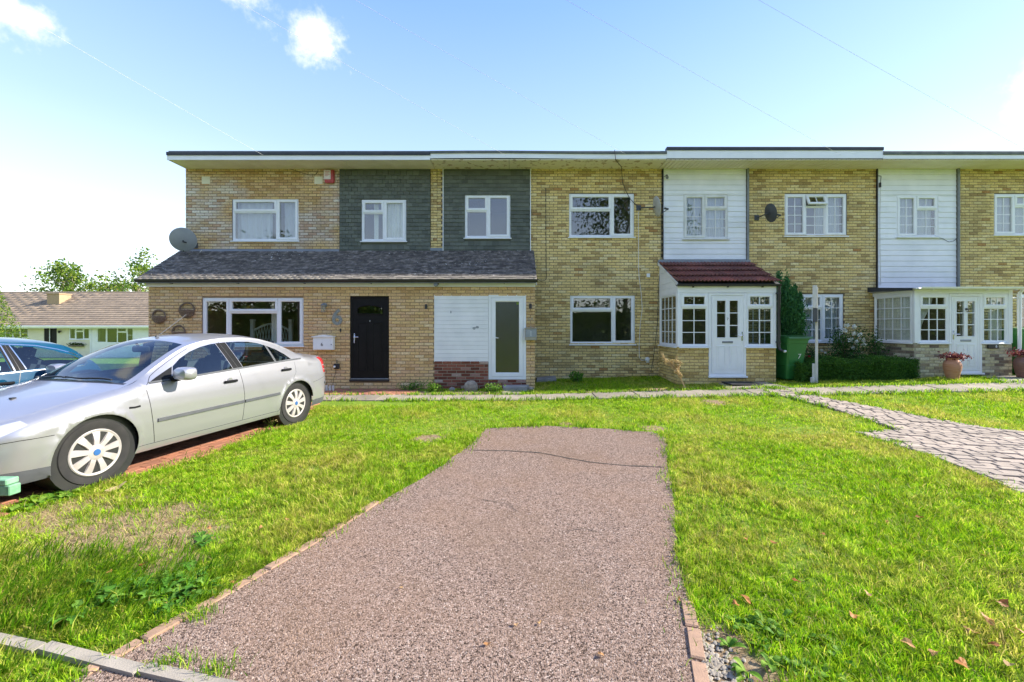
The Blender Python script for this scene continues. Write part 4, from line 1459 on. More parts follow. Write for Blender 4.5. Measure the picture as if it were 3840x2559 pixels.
def door6a():
    x0, x1, z0, z1 = d6a
    T = TE @ Matrix.Translation((0, .01, 0))
    d = MB(T).ring(x0 + .002, x1 - .002, z0, z1 - .002, .07, -.06, .02).build('door', 'upvc', ex)
    a, b, c, e = x0 + .078, x1 - .078, z0 + .075, z1 - .078
    MB(T).ring(a - .006, b + .006, c - .006, e + .006, .10, -.04, .028, .008).build('door_leaf', 'upvc', d)
    MB(T).box(a + .085, b - .085, .006, .016, c + .085, e - .085).build('pane', 'glass_obscure', d)
    hx, hz = a + .045, c + (e - c) * .49
    MB(T).box(hx - .014, hx + .014, -.040, -.026, hz - .11, hz + .11, .005).build('handle_plate', 'upvc', d)
    MB(T).tube([(hx, -.04, hz + .02), (hx, -.08, hz + .02), (hx + .12, -.08, hz)], .010, 8).build('handle', 'upvc', d, True)
    MB(T).box(b - .155, b - .10, .003, .0055, e - .16, e - .105).build('sticker', 'leaf_broad', d)
    v = [(x0, .2, z0), (x1, .2, z0), (x1, .2, z1), (x0, .2, z1), (x0, 1.15, z0), (x1, 1.15, z0), (x1, 1.15, z1), (x0, 1.15, z1)]
    mesh_obj('room_lining', [T @ Vector(p) for p in v], [(0, 1, 5, 4), (1, 2, 6, 5), (2, 3, 7, 6), (3, 0, 4, 7), (4, 5, 6, 7)], 'room', d)


door6a()
# white boarded panel beside it
pb = MB(TE).box(pn[0] + .001, pn[1] - .001, .012, .05, pn[2] + .001, pn[3] - .001).build('boarded_panel', 'board_white', ex)
nb = 16; g = (pn[3] - pn[2]) / nb
for k in range(nb):
    MB(TE).box(pn[0] + .012, pn[1] - .002, -.006, .014, pn[2] + k * g + .0015, pn[2] + (k + 1) * g - .0015, .003).build('board', 'board_white', pb)
MB(TE).box(pn[0] - .004, pn[0] + .012, -.012, .02, pn[2], pn[3]).build('edge_trim', 'upvc', pb)
# split corner torn out of the boards, dark backing showing, and a smaller tear
hx, hz = ex_(1785), ez(1230)
def blob(cx, cz, rx, rz, n=14, seed=0):
    rg = random.Random(seed); return [(cx + rx * math.cos(2 * math.pi * k / n) * rg.uniform(.85, 1.12), cz + rz * math.sin(2 * math.pi * k / n) * rg.uniform(.85, 1.12)) for k in range(n)]


MB(TE).prism(blob(hx - .045, hz - .012, .042, .034, seed=1), -.0090, -.0066).build('hole', 'paint_grey', pb)
MB(TE).prism(blob(hx + .030, hz + .014, .042, .032, seed=2), -.0092, -.0066).build('hole', 'paint_grey', pb)
MB(TE).prism(blob(ex_(1691), ez(1171), .012, .034, seed=3), -.0090, -.0066).build('hole', 'paint_grey', pb)

# lean-to roof
RY0, RZ0 = EY - .20, ez(1056) + .06      # eave edge
RY0 = 10.17; RZ0 = ZZ(1047, 10.17)
RY1, RZ1 = FY - .02, zrf + .0
rx0, rx1 = ex0 - .12, XX(2013, 10.2)
slope = math.atan2(RZ1 - RZ0, RY1 - RY0); SLEN = math.hypot(RZ1 - RZ0, RY1 - RY0)
rf = MB().prism([(RY0, RZ0 - .03), (RY1, RZ1 - .03), (RY1, RZ1 - .10), (RY0, RZ0 - .10)], rx0 + .02, rx1 - .02, 'yz').build('roof', 'felt_grey', ex)
ER = Matrix.Translation((0, RY0, RZ0)) @ Matrix.Rotation(slope - R(90), 4, 'X')
def roof_tile(material, w=.161, L=.175, t=.013):
    me, V, Fs = unit_piece('roof_tile', w, -.006, t - .006, L, .003, material)
    return me, V, Fs


# local frame: x along the eave, z up the slope, -y out of the roof
TR = Matrix.Translation((0, RY0, RZ0)) @ Matrix.Rotation(-(R(90) - slope), 4, 'X')
ROW = int(SLEN / .085)
spots = []; edge = []
rg = random.Random(77)
for r_ in range(ROW + 1):
    z = r_ * SLEN / (ROW + 1) + .045
    x = rx0 - (.08 if r_ % 2 else 0)
    while x < rx1:
        a, b = max(x, rx0), min(x + .161, rx1)
        if b - a > .04:
            (edge if r_ < 2 else spots).append(((a + b) / 2, z, (b - a) / .161, R(-8 + rg.uniform(-2, 2)), .008 + rg.uniform(-.003, .004)))
        x += .163
place_pieces('roof_tile', spots, *roof_tile('tile_roof'), rf, TR, 'roof_tiles_rest', 240)
place_pieces('eaves_tile', edge, *roof_tile('tile_eaves_sunlit'), rf, TR, 'eaves_tiles_rest', 60)
MB().prism([(RY0 + .02, RZ0 - .02), (RY1, RZ1 - .02), (RY1, RZ1 - .14), (RY0 + .02, RZ0 - .14)], rx1 - .018, rx1 + .004, 'yz').build('verge_board', 'upvc_old', ex)
MB().prism([(RY0 + .02, RZ0 - .02), (RY1, RZ1 - .02), (RY1, RZ1 - .14), (RY0 + .02, RZ0 - .14)], rx0 + .0, rx0 + .018, 'yz').build('verge_board', 'upvc_old', ex)
# fascia, gutter and brackets
fy = EY - .055
MB().box(rx0 + .1, rx1 - .03, fy, fy + .02, ez(1077) - .0, RZ0 - .03).build('fascia', 'upvc', ex)
MB().box(rx0 + .1, rx1 - .04, fy + .021, EY - .0095, ez(1077) + .004, ez(1077) + .016).build('soffit_strip', 'upvc', ex)
def gutter(parent, x0, x1, y, z, r=.055, material='plastic_black', br=6):
    n = 8
    prof = [(y - r * math.cos(math.pi * k / n), z - r * math.sin(math.pi * k / n)) for k in range(n + 1)]
    prof += [(y + (r - .006) * math.cos(math.pi * k / n), z - (r - .006) * math.sin(math.pi * k / n)) for k in range(n + 1)]
    MB().prism(prof, x0, x1, 'yz').build('gutter', material, parent)
    for k in range(br):
        x = x0 + (x1 - x0) * (k + .5) / br
        pr = [(y - (r + .005) * math.cos(math.pi * j / n), z - (r + .005) * math.sin(math.pi * j / n)) for j in range(n + 1)]
        MB().prism(pr, x - .012, x + .012, 'yz').box(x - .012, x + .012, y + .01, y + r + .03, z - r - .025, z - .02).build('gutter_bracket', material, parent)


gutter(ex, rx0 - .03, rx1 + .02, 10.19, RZ0 - .012, .066)

# ---- things on the extension wall
def wall_lantern():
    x, z = ex_(1219), ez(1150)
    o = empty('wall_lantern', (x, EY, z), 'grey outdoor wall lantern above the big number six', 'lantern', wk=True)
    y = EY - .10
    MB().lathe([(.0, .075), (.02, .07), (.055, .045), (.062, .03), (.058, .022)], 14, 'z', (x, y, z)).build('hood', 'galvanised', o, True)
    MB().lathe([(.032, -.115), (.036, -.06), (.036, .02)], 12, 'z', (x, y, z)).build('glass_jar', 'glass', o, True)
    for k in range(6):
        t = k * math.pi / 3
        MB().tube([(x + .05 * math.cos(t), y + .05 * math.sin(t), z + .025), (x + .046 * math.cos(t), y + .046 * math.sin(t), z - .135)], .004, 5).build('cage_bar', 'galvanised', o)
    MB().lathe([(.03, -.14), (.05, -.137), (.05, -.128)], 14, 'z', (x, y, z)).build('base_ring', 'galvanised', o)
    MB().lathe([(.055, 0), (.055, -.02), (.03, -.03)], 12, 'y', (x, EY - .009, z + .03)).tube([(x, EY - .03, z + .03), (x, y + .03, z + .06), (x, y, z + .07)], .011, 6).build('bracket', 'galvanised', o, True)


wall_lantern()
n6 = text('6', .53, Matrix.Translation((ex_(1265), EY - .017, ez(1193))), 'number_glitter', 'house_number', None, .008, bold=.012)
tag(n6, 'large speckled grey number six fixed to the brick wall beside the black door', 'number')
na = text('6A', .13, Matrix.Translation((ex_(1989.5), EY - .0125, ez(1197))), 'mortar_pale', 'house_number', None, .003)
tag(na, 'faint weathered 6A lettering on the narrow brick pier', 'number')


def postbox(x0, x1, z0, z1, body, face, label, num, y=EY, gable=True):
    o = empty('letter_box', ((x0 + x1) / 2, y, z0), label, 'letter box', wk=True)
    d = .13; f = y - .009
    b = MB().box(x0, x1, f - d, f, z0, z1 - .045, .008).build('box', body, o)
    if gable:
        xm = (x0 + x1) / 2
        MB().prism([(x0 - .025, z1 - .05), (x1 + .025, z1 - .05), (x1 + .025, z1 - .035), (xm, z1 + .012), (x0 - .025, z1 - .035)], f - d - .03, f).build('lid', body, o)
        MB().box(x0 + .02, x1 - .055, f - d - .006, f - d, z0 + .02, z1 - .10, .003).build('flap', face, o)
        MB().lathe([(.0, -.012), (.011, -.010), (.011, 0)], 10, 'y', (x1 - .035, f - d, z0 + .13)).build('lock', 'plastic_black', o, True)
        text(num, .115, Matrix.Translation((xm - .02, f - d - .008, z0 + .13)), 'plastic_black', 'number', o, .002)
    else:
        MB().box(x0 + .012, x1 - .012, f - d - .006, f - d, z0 + .075, z1 - .055, .003).build('door_panel', face, o)
        MB().box(x0 - .012, x1 + .012, f - d - .02, f, z1 - .05, z1 - .025, .006).build('lid', body, o)
        for k in range(4):
            MB().box((x0 + x1) / 2 - .006, (x0 + x1) / 2 + .006, f - d - .008, f - d - .005, z0 + .10 + k * .032, z0 + .118 + k * .032).build('slot', 'paint_white', o)
        MB().tube([((x0 + x1) / 2, f - d * .5, z1 - .03), ((x0 + x1) / 2, f - d * .5, z1 + .02)], .008, 6).build('knob', 'galvanised', o)


postbox(ex_(1183), ex_(1257), ez(1312), ez(1257), 'paint_white', 'paint_white', 'white letter box with number six on the brick wall beside the black door', '6')
postbox(ex_(1968), ex_(2012), ez(1276), ez(1226), 'mortar_pale', 'paint_grey', 'grey fronted letter box on the narrow pier beside the white glazed door', '', gable=False)
# door bell, small round spotlights, outdoor socket, floodlight
bl = MB().box(ex_(1278) - .018, ex_(1278) + .018, EY - .03, EY - .007, ez(1239) - .04, ez(1239) + .04, .008).build('door_bell', 'plastic_black')
tag(bl, 'small black door bell below the big number six', 'door bell')
for px, py, nm in ((1600, 1151, 'small black spotlight on the brick wall left of the white boarded panel'), (1988.5, 1149, 'small black spotlight on the narrow pier right of the white glazed door')):
    o = empty('spotlight', (ex_(px), EY, ez(py)), nm, 'spotlight', wk=True)
    MB().lathe([(.028, -.0), (.028, -.02), (.018, -.03)], 12, 'y', (ex_(px), EY - .008, ez(py))).build('mount', 'plastic_black', o, True)
    MB().tube([(ex_(px), EY - .075, ez(py) + .055), (ex_(px), EY - .075, ez(py) - .06)], .033, 12).build('barrel', 'plastic_black', o, True)
o = empty('floodlight', (ex_(1634), fy, ez(1066)), 'small round floodlight fixed to the white fascia board under the gutter', 'floodlight', wk=True)
xx, zz = XX(1634, fy - .1), ZZ(1067, fy - .1)
MB().lathe([(.0, -.135), (.045, -.13), (.058, -.10), (.05, -.05), (.02, -.02)], 14, 'y', (xx, fy - .0, zz)).build('lamp_head', 'galvanised', o, True)
MB().box(xx - .02, xx + .06, fy - .055, fy + .001, zz + .0, zz + .06, .006).build('bracket', 'plastic_black', o)
o = empty('outdoor_socket', (ex_(1263), EY, ez(1374)), 'black outdoor socket with a white plug low on the wall by the black door', 'socket', wk=True)
MB().box(ex_(1254), ex_(1275), EY - .06, EY - .007, ez(1384), ez(1364), .012).build('housing', 'plastic_black', o)
MB().lathe([(.0, -.095), (.024, -.09), (.026, -.06)], 10, 'y', (ex_(1259), EY, ez(1375))).build('plug', 'paint_white', o, True)
MB().tube([(ex_(1265), EY - .03, ez(1362)), (ex_(1265), EY - .02, ez(1350))], .009, 6).build('stem', 'plastic_black', o)
MB().tube([(ex_(1262), EY - .03, ez(1386)), (ex_(1258), EY - .018, ez(1405)), (ex_(1252), EY - .014, ez(1420)), (ex_(1249), EY - .014, ez(1446))], .005, 5).build('lead', 'cable_black', o)
# half round wicker baskets hung flat on the wall
def basket(px, py, r, label, seed):
    x, z = ex_(px), ez(py)
    o = empty('wicker_basket', (x, EY, z), label, 'basket', 'wicker baskets on the wall', wk=True)
    rg = random.Random(seed)
    for k in range(4):
        rr = r * (.90 + .04 * k)
        pts = [(x + rr * math.cos(t) + rg.uniform(-.008, .008), EY - .03 - .008 * (k % 2), z + rr * math.sin(t) + rg.uniform(-.008, .008)) for t in np.linspace(0, 2 * math.pi, 26)]
        MB().tube(pts, .009, 5).build('hoop', 'wicker', o, True)
    for k in range(11):
        t = k / 10; zz = z + r * (.02 - .9 * t); hw = math.sqrt(max(r * r - (zz - z) ** 2, 0)) * .97
        pts = [(x + hw * s, EY - .02 - (.11 * math.sqrt(max(1 - s * s, 0))) * (1 - .55 * t) + .006 * math.sin(9 * s + k * 3.1), zz + rg.uniform(-.004, .004)) for s in np.linspace(-1, 1, 14)]
        MB().tube(pts, .0105, 5).build('withy', 'wicker', o, True)
    for k in range(3):
        pts = [(x + rg.uniform(-1, 1) * r * .9, EY - .04, z - r * .1), (x + rg.uniform(-1.2, 1.2) * r, EY - .05, z - r * rg.uniform(-.3, .5))]
        MB().tube(pts, .005, 4).build('twig', 'wicker', o)


basket(600, 1188, .165, 'round wicker basket on the wall nearest the corner of the house', 1)
basket(705, 1164, .185, 'round wicker basket on the wall beside the wide window frame', 2)
basket(674, 1246, .16, 'round wicker basket partly hidden behind the silver car roof', 3)

# ================================================================ porch of number 7
p7 = empty('porch', (5.2, P7, .2), 'white glazed porch with red tiled lean-to roof and brick base', 'porch', wk=True)
X0, X1 = XX(2541, P7), XX(2909, P7)
T7 = front(P7); S7 = side(X0)
def pz(py): return ZZ(py, P7)
def p7x(px): return XX(px, P7)


zs = pz(1302); zh = pz(1099)
dr = (p7x(2657.5), p7x(2797), pz(1412), pz(1100))
w1 = wall_mesh('wall', X0, X1, GB, zs, [(dr[0], dr[1], GB + .2, 3)], T7, 'mortar_buff', p7, .12)
MB().box(dr[0], dr[1], P7 + .01, P7 + .119, GB, dr[2] - .031).build('door_step', 'concrete_step', p7)
bricks(w1, X0, X1, .1, zs, [(dr[0], dr[1], dr[2] - .035, 3)], T7, 'brick_porch', 260, seed=51)
w2 = wall_mesh('side_wall', P7 + .122, FY - .002, GB, zs, [], S7, 'mortar_buff', p7, .12)
bricks(w2, P7 + .0, FY, .1, zs, [], S7, 'brick_porch', 40, seed=52)
MB().box(X1 - .12, X1, P7 + .122, FY - .002, GB, zs).build('side_wall', 'mortar_buff', p7)
G3 = lambda a, b: [(1, [(.24, 'sash', a, 1), (.76, 'fixed', b, 3)])]
zf = zs + .006
window(p7, T7 @ Matrix.Translation((0, -.01, 0)), X0 + .055, dr[0] - .003, zf, zh, [(1, [(.25, 'sash', 2, 1), (.75, 'fixed', 2, 3)])], rec=0, room=False, sill_out=.06)
window(p7, T7 @ Matrix.Translation((0, -.01, 0)), dr[1] + .003, X1 - .05, zf, zh, [(1, [(.25, 'sash', 2, 1), (.75, 'fixed', 2, 3)])], rec=0, room=False, sill_out=.06)
window(p7, S7 @ Matrix.Translation((0, -.01, 0)), P7 + .06, FY - .06, zf, zh, [(1, [(1, 'fixed', 4, 4)])], rec=0, room=False, sill_out=.05)
window(p7, side(X1 - .07), P7 + .06, FY - .06, zf, zh, [(1, [(1, 'fixed', 4, 4)])], rec=0, room=False, sill=False)
glazed_door(p7, T7 @ Matrix.Translation((0, -.01, 0)), *dr, '7', 'r')
for xa, xb in ((X0 - .008, X0 + .054), (X1 - .049, X1 + .006)):
    MB().box(xa, xb, P7 - .018, P7 + .05, zs + .002, zh + .20, .005).build('corner_post', 'upvc', p7)
MB().box(X0 - .002, X0 + .05, FY - .058, FY - .010, zs + .002, zh).build('wall_post', 'upvc', p7)
# head board, eaves, roof
ye, zev = P7 - .13, pz(1062)
yt, zt = FY - .014, fz(984)
MB().box(X0 - .004, X1 + .002, P7 - .022, P7 + .04, zh + .001, zh + .195).build('head_board', 'upvc', p7)
MB().box(X0 + .02, X1 - .02, P7 + .06, FY - .01, zh + .001, zh + .02).build('ceiling', 'upvc', p7)
sl7 = math.atan2(zt - zev, yt - ye); L7 = math.hypot(zt - zev, yt - ye)
# boarded triangular cheek on the left
nb = 6
for k in range(nb):
    z0_, z1_ = zh + .004 + k * (zt - zh - .05) / nb, zh + .0 + (k + 1) * (zt - zh - .05) / nb
    def yat(z): return max(P7 - .018, ye + (z - zev + .06) / math.tan(sl7))
    poly = [(yat(z0_) , z0_), (FY - .01, z0_), (FY - .01, z1_), (yat(z1_), z1_)]
    if poly[0][0] < FY - .03:
        MB().prism(poly, X0 - .006 + .003 * (k % 2), X0 + .012, 'yz').build('cheek_board', 'board_white', p7)
        MB().prism(poly, X1 - .012, X1 + .004, 'yz').build('cheek_board', 'board_white', p7)
r7 = MB().prism([(ye + .03, zev - .03), (yt, zt - .03), (yt, zt - .07), (ye + .03, zev - .07)], X0 - .03, X1 + .05, 'yz').build('roof', 'felt_black', p7)
TR7 = Matrix.Translation((0, ye, zev)) @ Matrix.Rotation(-(R(90) - sl7), 4, 'X')
def pantile(w, L, rolls, material):
    n = rolls * 6
    V = []
    for z, lift in ((-L / 2, .0), (L / 2, .0)):
        for k in range(n + 1):
            x = -w / 2 + w * k / n; ph = (k / 6) % 1
            y = -.034 * max(0, math.sin(math.pi * min(ph / .62, 1))) if ph < .62 else 0
            V.append((x, y - .004, z))
        for k in range(n + 1):
            x = -w / 2 + w * k / n; ph = (k / 6) % 1
            y = -.034 * max(0, math.sin(math.pi * min(ph / .62, 1))) if ph < .62 else 0
            V.append((x, y + .008, z))
    m = n + 1; Fs = []
    for k in range(n):
        Fs += [(k, k + 1, 2 * m + k + 1, 2 * m + k), (m + k, m + k + 1, 3 * m + k + 1, 3 * m + k), (k, k + 1, m + k + 1, m + k)]
    Fs += [(0, m, 3 * m, 2 * m), (n, m + n, 3 * m + n, 2 * m + n)]
    me = bpy.data.meshes.new('roof_tile'); me.from_pydata(V, [], Fs); me.update(); me.materials.append(MATS[material])
    return me, np.array(V), Fs


nc, nr = 9, 4
tw = (X1 + .06 - X0 + .04) / nc; tl = L7 / nr
pt = pantile(tw, tl + .06, 3, 'tile_red')
rg = random.Random(3)
sp = [(X0 - .04 + tw * (c + .5), tl * (r_ + .5) + .02, 1, R(-6.5), .016 + rg.uniform(-.002, .002)) for c in range(nc) for r_ in range(nr)]
place_pieces('roof_tile', sp, *pt, r7, TR7, 'rest', 300)
MB(TF).box(X0 - .05, X1 + .05, -.10, -.009, zt - .03, zt + .055, .006).build('flashing', 'lead', p7)
MB().prism([(ye + .02, zev + .0), (yt, zt + .0), (yt, zt - .08), (ye + .02, zev - .08)], X0 - .052, X0 - .034, 'yz').build('verge_board', 'upvc_old', p7)
gutter(p7, X0 - .06, X1 + .07, P7 - .085, zev - .035, .05, br=3)
gx_ = X1 + .045
MB().tube([(gx_, P7 - .085, zev - .06), (gx_, P7 - .055, zev - .14), (gx_, P7 - .05, zs + .02), (gx_ + .01, P7 - .06, zs - .05), (gx_ + .06, P7 - .10, zs - .09)], .034, 10).build('downpipe', 'plastic_black', p7, True)
for z in (zev - .25, zs + .12):
    MB().box(gx_ - .06, gx_ + .035, P7 - .09, P7 - .01, z - .015, z + .015).build('pipe_clip', 'plastic_black', p7)
MB().lathe([(.0, -.0), (.03, .0), (.03, .04), (.02, .05)], 10, 'x', (gx_ + .09, P7 - .10, zs - .10)).build('pipe_cap', 'paint_white', p7, True)
dm = MB().box(5.0, 5.75, 9.72, 10.20, float(gz(5.4, 10)) + .032, float(gz(5.4, 10)) + .052, .006).build('door_mat', 'rubber')
tag(dm, 'black rubber door mat in front of the tiled porch', 'door mat')

# ================================================================ porch of number 8
p8 = empty('porch', (10.9, P8, .3), 'white glazed porch with black edged flat roof and lace curtains', 'porch', wk=True)
X0, X1 = XX(3428.5, P8), XX(3794, P8)
T8 = front(P8); S8 = side(X0)
def qz(py): return ZZ(py, P8)
def qx(px): return XX(px, P8)


zs, zh = qz(1287.5), qz(1102)
dr = (qx(3558), qx(3681), qz(1400), qz(1103))
w1 = wall_mesh('wall', X0, X1, GB, zs, [(dr[0], dr[1], GB + .3, 3)], T8, 'mortar_pale', p8, .12)
bricks(w1, X0, X1, .15, zs, [(dr[0], dr[1], dr[2] - .035, 3)], T8, 'brick_mixed', 220, seed=61)
MB().box(dr[0], dr[1], P8 + .01, P8 + .119, GB, dr[2] - .031).build('door_step', 'concrete_step', p8)
w2 = wall_mesh('side_wall', P8 + .122, FY - .002, GB, zs, [], S8, 'mortar_pale', p8, .12)
bricks(w2, P8 + .0, FY, .15, zs, [], S8, 'brick_mixed', 80, seed=62)
MB().box(X1 - .12, X1, P8 + .122, FY - .002, GB, zs).build('side_wall', 'mortar_pale', p8)
zf = zs + .006
TO = Matrix.Translation((0, -.01, 0))
window(p8, T8 @ TO, X0 + .10, dr[0] - .003, zf, zh, [(1, [(.26, 'sash', 3, 1), (.74, 'fixed', 3, 3)])], rec=0, room=False, sill_out=.05)
window(p8, T8 @ TO, dr[1] + .003, X1 - .10, zf, zh, [(1, [(.26, 'sash', 3, 1), (.74, 'fixed', 3, 3)])], rec=0, room=False, sill_out=.05)
window(p8, S8 @ TO, P8 + .06, FY - .06, zf, zh, [(1, [(1, 'fixed', 4, 4)])], rec=0, room=False, sill_out=.05)
window(p8, side(X1 - .07), P8 + .06, FY - .06, zf, zh, [(1, [(1, 'fixed', 4, 4)])], rec=0, room=False, sill=False)
glazed_door(p8, T8 @ TO, *dr, None, 'l', knocker=True, letter='paint_grey')
for xa, xb in ((X0 - .008, X0 + .099), (X1 - .099, X1 + .006)):
    MB().box(xa, xb, P8 - .018, P8 + .05, zs + .002, zh + .10, .005).build('corner_post', 'upvc', p8)
MB().box(X0 + .10, X1 - .10, P8 - .014, P8 + .04, zh + .001, zh + .10).build('head_board', 'upvc', p8)
MB().box(X0 - .006, X0 + .05, P8 + .052, FY - .010, zh + .001, zh + .10).build('side_head_board', 'upvc', p8)
zr0 = zh + .10
MB().prism([(P8 - .16, zr0 + .03), (FY - .01, zr0 + .10), (FY - .01, zr0 + .01), (P8 - .16, zr0 - .0)], X0 - .10, X1 + .10, 'yz').build('roof', 'upvc_old', p8)
MB().prism([(P8 - .10, zr0 + .032), (FY - .009, zr0 + .15), (FY - .009, zr0 + .102), (P8 - .10, zr0 + .031)], X0 - .13, X1 + .10, 'yz').build('roof_felt', 'felt_black', p8)
MB().prism([(P8 - .10, zr0 + .03), (FY - .009, zr0 + .155), (FY - .009, zr0 + .03), (P8 - .10, zr0 - .03)], X0 - .145, X0 - .131, 'yz').build('roof_edge', 'felt_black', p8)
gutter(p8, X0 - .06, X1 + .22, P8 - .21, zr0 + .045, .05, 'upvc', br=4)
gx_ = X1 + .09
MB().tube([(gx_, P8 - .20, zr0 + .02), (gx_, P8 - .09, zr0 - .08), (gx_, P8 - .08, float(gz(gx_, P8)) + .1)], .036, 10).build('downpipe', 'upvc', p8, True)
for z in (zr0 - .2, zs - .3):
    MB().box(gx_ - .06, gx_ + .05, P8 - .12, P8 + .0, z - .014, z + .014).build('pipe_clip', 'upvc', p8)
curtain(T8, X0 + .14, X0 + .55, zf + .05, zh - .05, 'cream lace curtain tied back inside the flat roofed porch beside the side window', .10, 'curtain_cream', waves=5, gather=.75)
curtain(T8, X1 - .45, X1 - .12, zf + .05, zh - .05, 'cream lace curtain inside the flat roofed porch on the far side of the door', .10, 'curtain_cream', waves=4)
curtain(S8, P8 + .12, FY - .1, zf + .05, zh - .05, 'cream lace curtain along the side window of the flat roofed porch', .07, 'curtain_cream', waves=11)
bp = MB().box(X1 - .62, X1 - .36, P8 - .05, P8 - .007, qz(1308), qz(1292), .01).build('intercom', 'plastic_black')
tag(bp, 'small black box with a number on the brickwork right of the flat roofed porch door', 'box')
text('8', .085, Matrix.Translation((X1 - .43, P8 - .052, qz(1300))), 'paint_white', 'number', bp, .002)

# ================================================================ cars
def interp(tab, x, j):
    xs_ = [t[0] for t in tab]; ys = [t[j] for t in tab]
    return np.interp(x, xs_, ys)


def smooth_tab(tab, it=2, n=240):
    """resample a table and soften the corners"""
    x = np.linspace(tab[0][0], tab[-1][0], n)
    cols = [x]
    for j in range(1, len(tab[0])):
        y = np.interp(x, [t[0] for t in tab], [t[j] for t in tab])
        for _ in range(it * 6):
            y[1:-1] = .25 * y[:-2] + .5 * y[1:-1] + .25 * y[2:]
        cols.append(y)
    return list(zip(*cols))


def make_car(S, name, label, loc, heading):
    """heading: rotation so that local -X... local +x runs from nose to tail, +y is the car's left"""
    root = empty(name, loc, label, 'car', rz=heading)
    L, a0, c0, n0, a1, c1, n1 = S['L'], .55, .60, 2.5, .62, .52, 2.7
    rail = smooth_tab(S['rail'], 2); belt = S['belt']
    rx = np.array([r[0] for r in rail]); ry = np.array([r[1] for r in rail]); rz_ = np.array([r[2] for r in rail]); rc = np.array([r[3] for r in rail])
    YR = lambda x: np.interp(x, rx, ry); ZR = lambda x: np.interp(x, rx, rz_); ZC = lambda x: np.interp(x, rx, rc)
    bx = np.array([b[0] for b in belt]); bz = np.array([b[1] for b in belt])
    ZB = lambda x: np.interp(x, bx, bz)
    pt = [(.12, .78), (.19, .825), (.26, .85), (.36, .868), (.5, .882), (.64, .886), (.74, .880), (.82, .866), (.90, .845), (.97, .82), (1.06, .79)]
    pt = smooth_tab(pt, 1, 120); px_, py_ = np.array([p[0] for p in pt]), np.array([p[1] for p in pt])
    PF = lambda z: np.interp(z, px_, py_) * S.get('wide', 1.)
    WC = S['wheels']; WR = .318; AR = .368

    def fac_x(u):
        u = np.asarray(u, float)
        th = np.clip((a0 - u) / (a0 + c0), 0, 1) * math.pi / 2
        x = np.where(u < a0, a0 - a0 * np.sin(th) ** (2 / n0), u)
        f = np.where(u < a0, np.maximum(np.cos(th), 0) ** (2 / n0), 1.)
        th1 = np.clip((u - (L - a1)) / (a1 + c1), 0, 1) * math.pi / 2
        x = np.where(u > L - a1, L - a1 + a1 * np.sin(th1) ** (2 / n1), x)
        f = np.where(u > L - a1, np.maximum(np.cos(th1), 0) ** (2 / n1), f)
        return x, f

    def sidep(u, z):
        u = np.asarray(u, float); z = np.asarray(z, float)
        x, f = fac_x(u)
        xq = np.clip(x, a0 * .0 + .02, L)
        zr = ZR(xq); yr = YR(np.clip(x, a0, L - a1)); zb = ZB(xq)
        P = PF(z)
        yb = PF(zb)
        t = np.clip((z - zb) / np.maximum(zr - zb, .05), 0, 1)
        yB = np.where(z <= zb, P, yb + (yr - yb) * t ** 1.12)
        h = .15
        t2 = np.clip((z - (zr - h)) / h, 0, 1)
        yA = np.where(z < zr - h, P, yr + (PF(zr - h) - yr) * np.sqrt(np.maximum(1 - t2 * t2, 0)) * 1.0)
        c = sstep(S['cab'][0], S['cab'][1], x) * (1 - sstep(S['cab'][2], S['cab'][3], x))
        y = yA * (1 - c) + yB * c
        for wx in WC:
            r = np.hypot(u - wx, z - WR)
            y = y + .016 * np.exp(-((r - AR - .01) / .035) ** 2) * (z > .2) * (z < zr - .08)
        return np.stack([x, y * f, z], -1)

    def topp(x, s):
        x = np.asarray(x, float); s = np.asarray(s, float)
        f = np.where(x < a0, np.maximum(1 - (np.maximum(a0 - x, 0) / a0) ** n0, 0) ** (1 / n0), 1.)
        f = np.where(x > L - a1, np.maximum(1 - (np.maximum(x - L + a1, 0) / a1) ** n1, 0) ** (1 / n1), f)
        yr = YR(np.clip(x, a0, L - a1)) * f
        z = ZR(x) + (ZC(x) - ZR(x)) * (1 - np.abs(s) ** 2.3)
        return np.stack([x, yr * s, z], -1)

    def surf(name_, fn, v, t, material, parent, flip=False):
        if len(t) == 0: return None
        used = np.unique(t); mp = -np.ones(len(v), int); mp[used] = np.arange(len(used))
        vv = v[used]; tt = mp[t]
        P = fn(vv[:, 0], vv[:, 1]); e = 2e-3
        d1 = fn(vv[:, 0] + e, vv[:, 1]) - fn(vv[:, 0] - e, vv[:, 1]); d2 = fn(vv[:, 0], vv[:, 1] + e) - fn(vv[:, 0], vv[:, 1] - e)
        N = np.cross(d1, d2); N /= np.linalg.norm(N, axis=1, keepdims=True) + 1e-12
        bad = ~np.isfinite(N).all(1); N[bad] = (0, 1, 0)
        cc = np.array([L / 2, 0, .7]); N *= np.sign(((P - cc) * N).sum(1, keepdims=True) + 1e-9)
        if flip: P = P * (1, -1, 1); N = N * (1, -1, 1)
        g = np.cross(P[tt[:, 1]] - P[tt[:, 0]], P[tt[:, 2]] - P[tt[:, 0]])
        w = (g * N[tt[:, 0]]).sum(1) < 0
        tt = np.where(w[:, None], tt[:, ::-1], tt)
        o = np_mesh(name_, P, tt, material, parent, True)
        try: o.data.normals_split_custom_set_from_vertices([tuple(q) for q in N])
        except Exception: pass
        return o

    # ---- sides
    arch = lambda wx, r: [(wx + r * math.cos(t), WR + r * math.sin(t)) for t in np.linspace(0, 2 * math.pi, 41)[:-1]]
    parts = S['side']
    railline = [(u, float(ZR(fac_x(u)[0]))) for u in np.linspace(-c0, L + c1, 150)]
    dom = [(-c0, .19), (.5, .19), (L - .5, .21), (L + c1, .27), (L + c1, 1.5), (-c0, 1.5)]
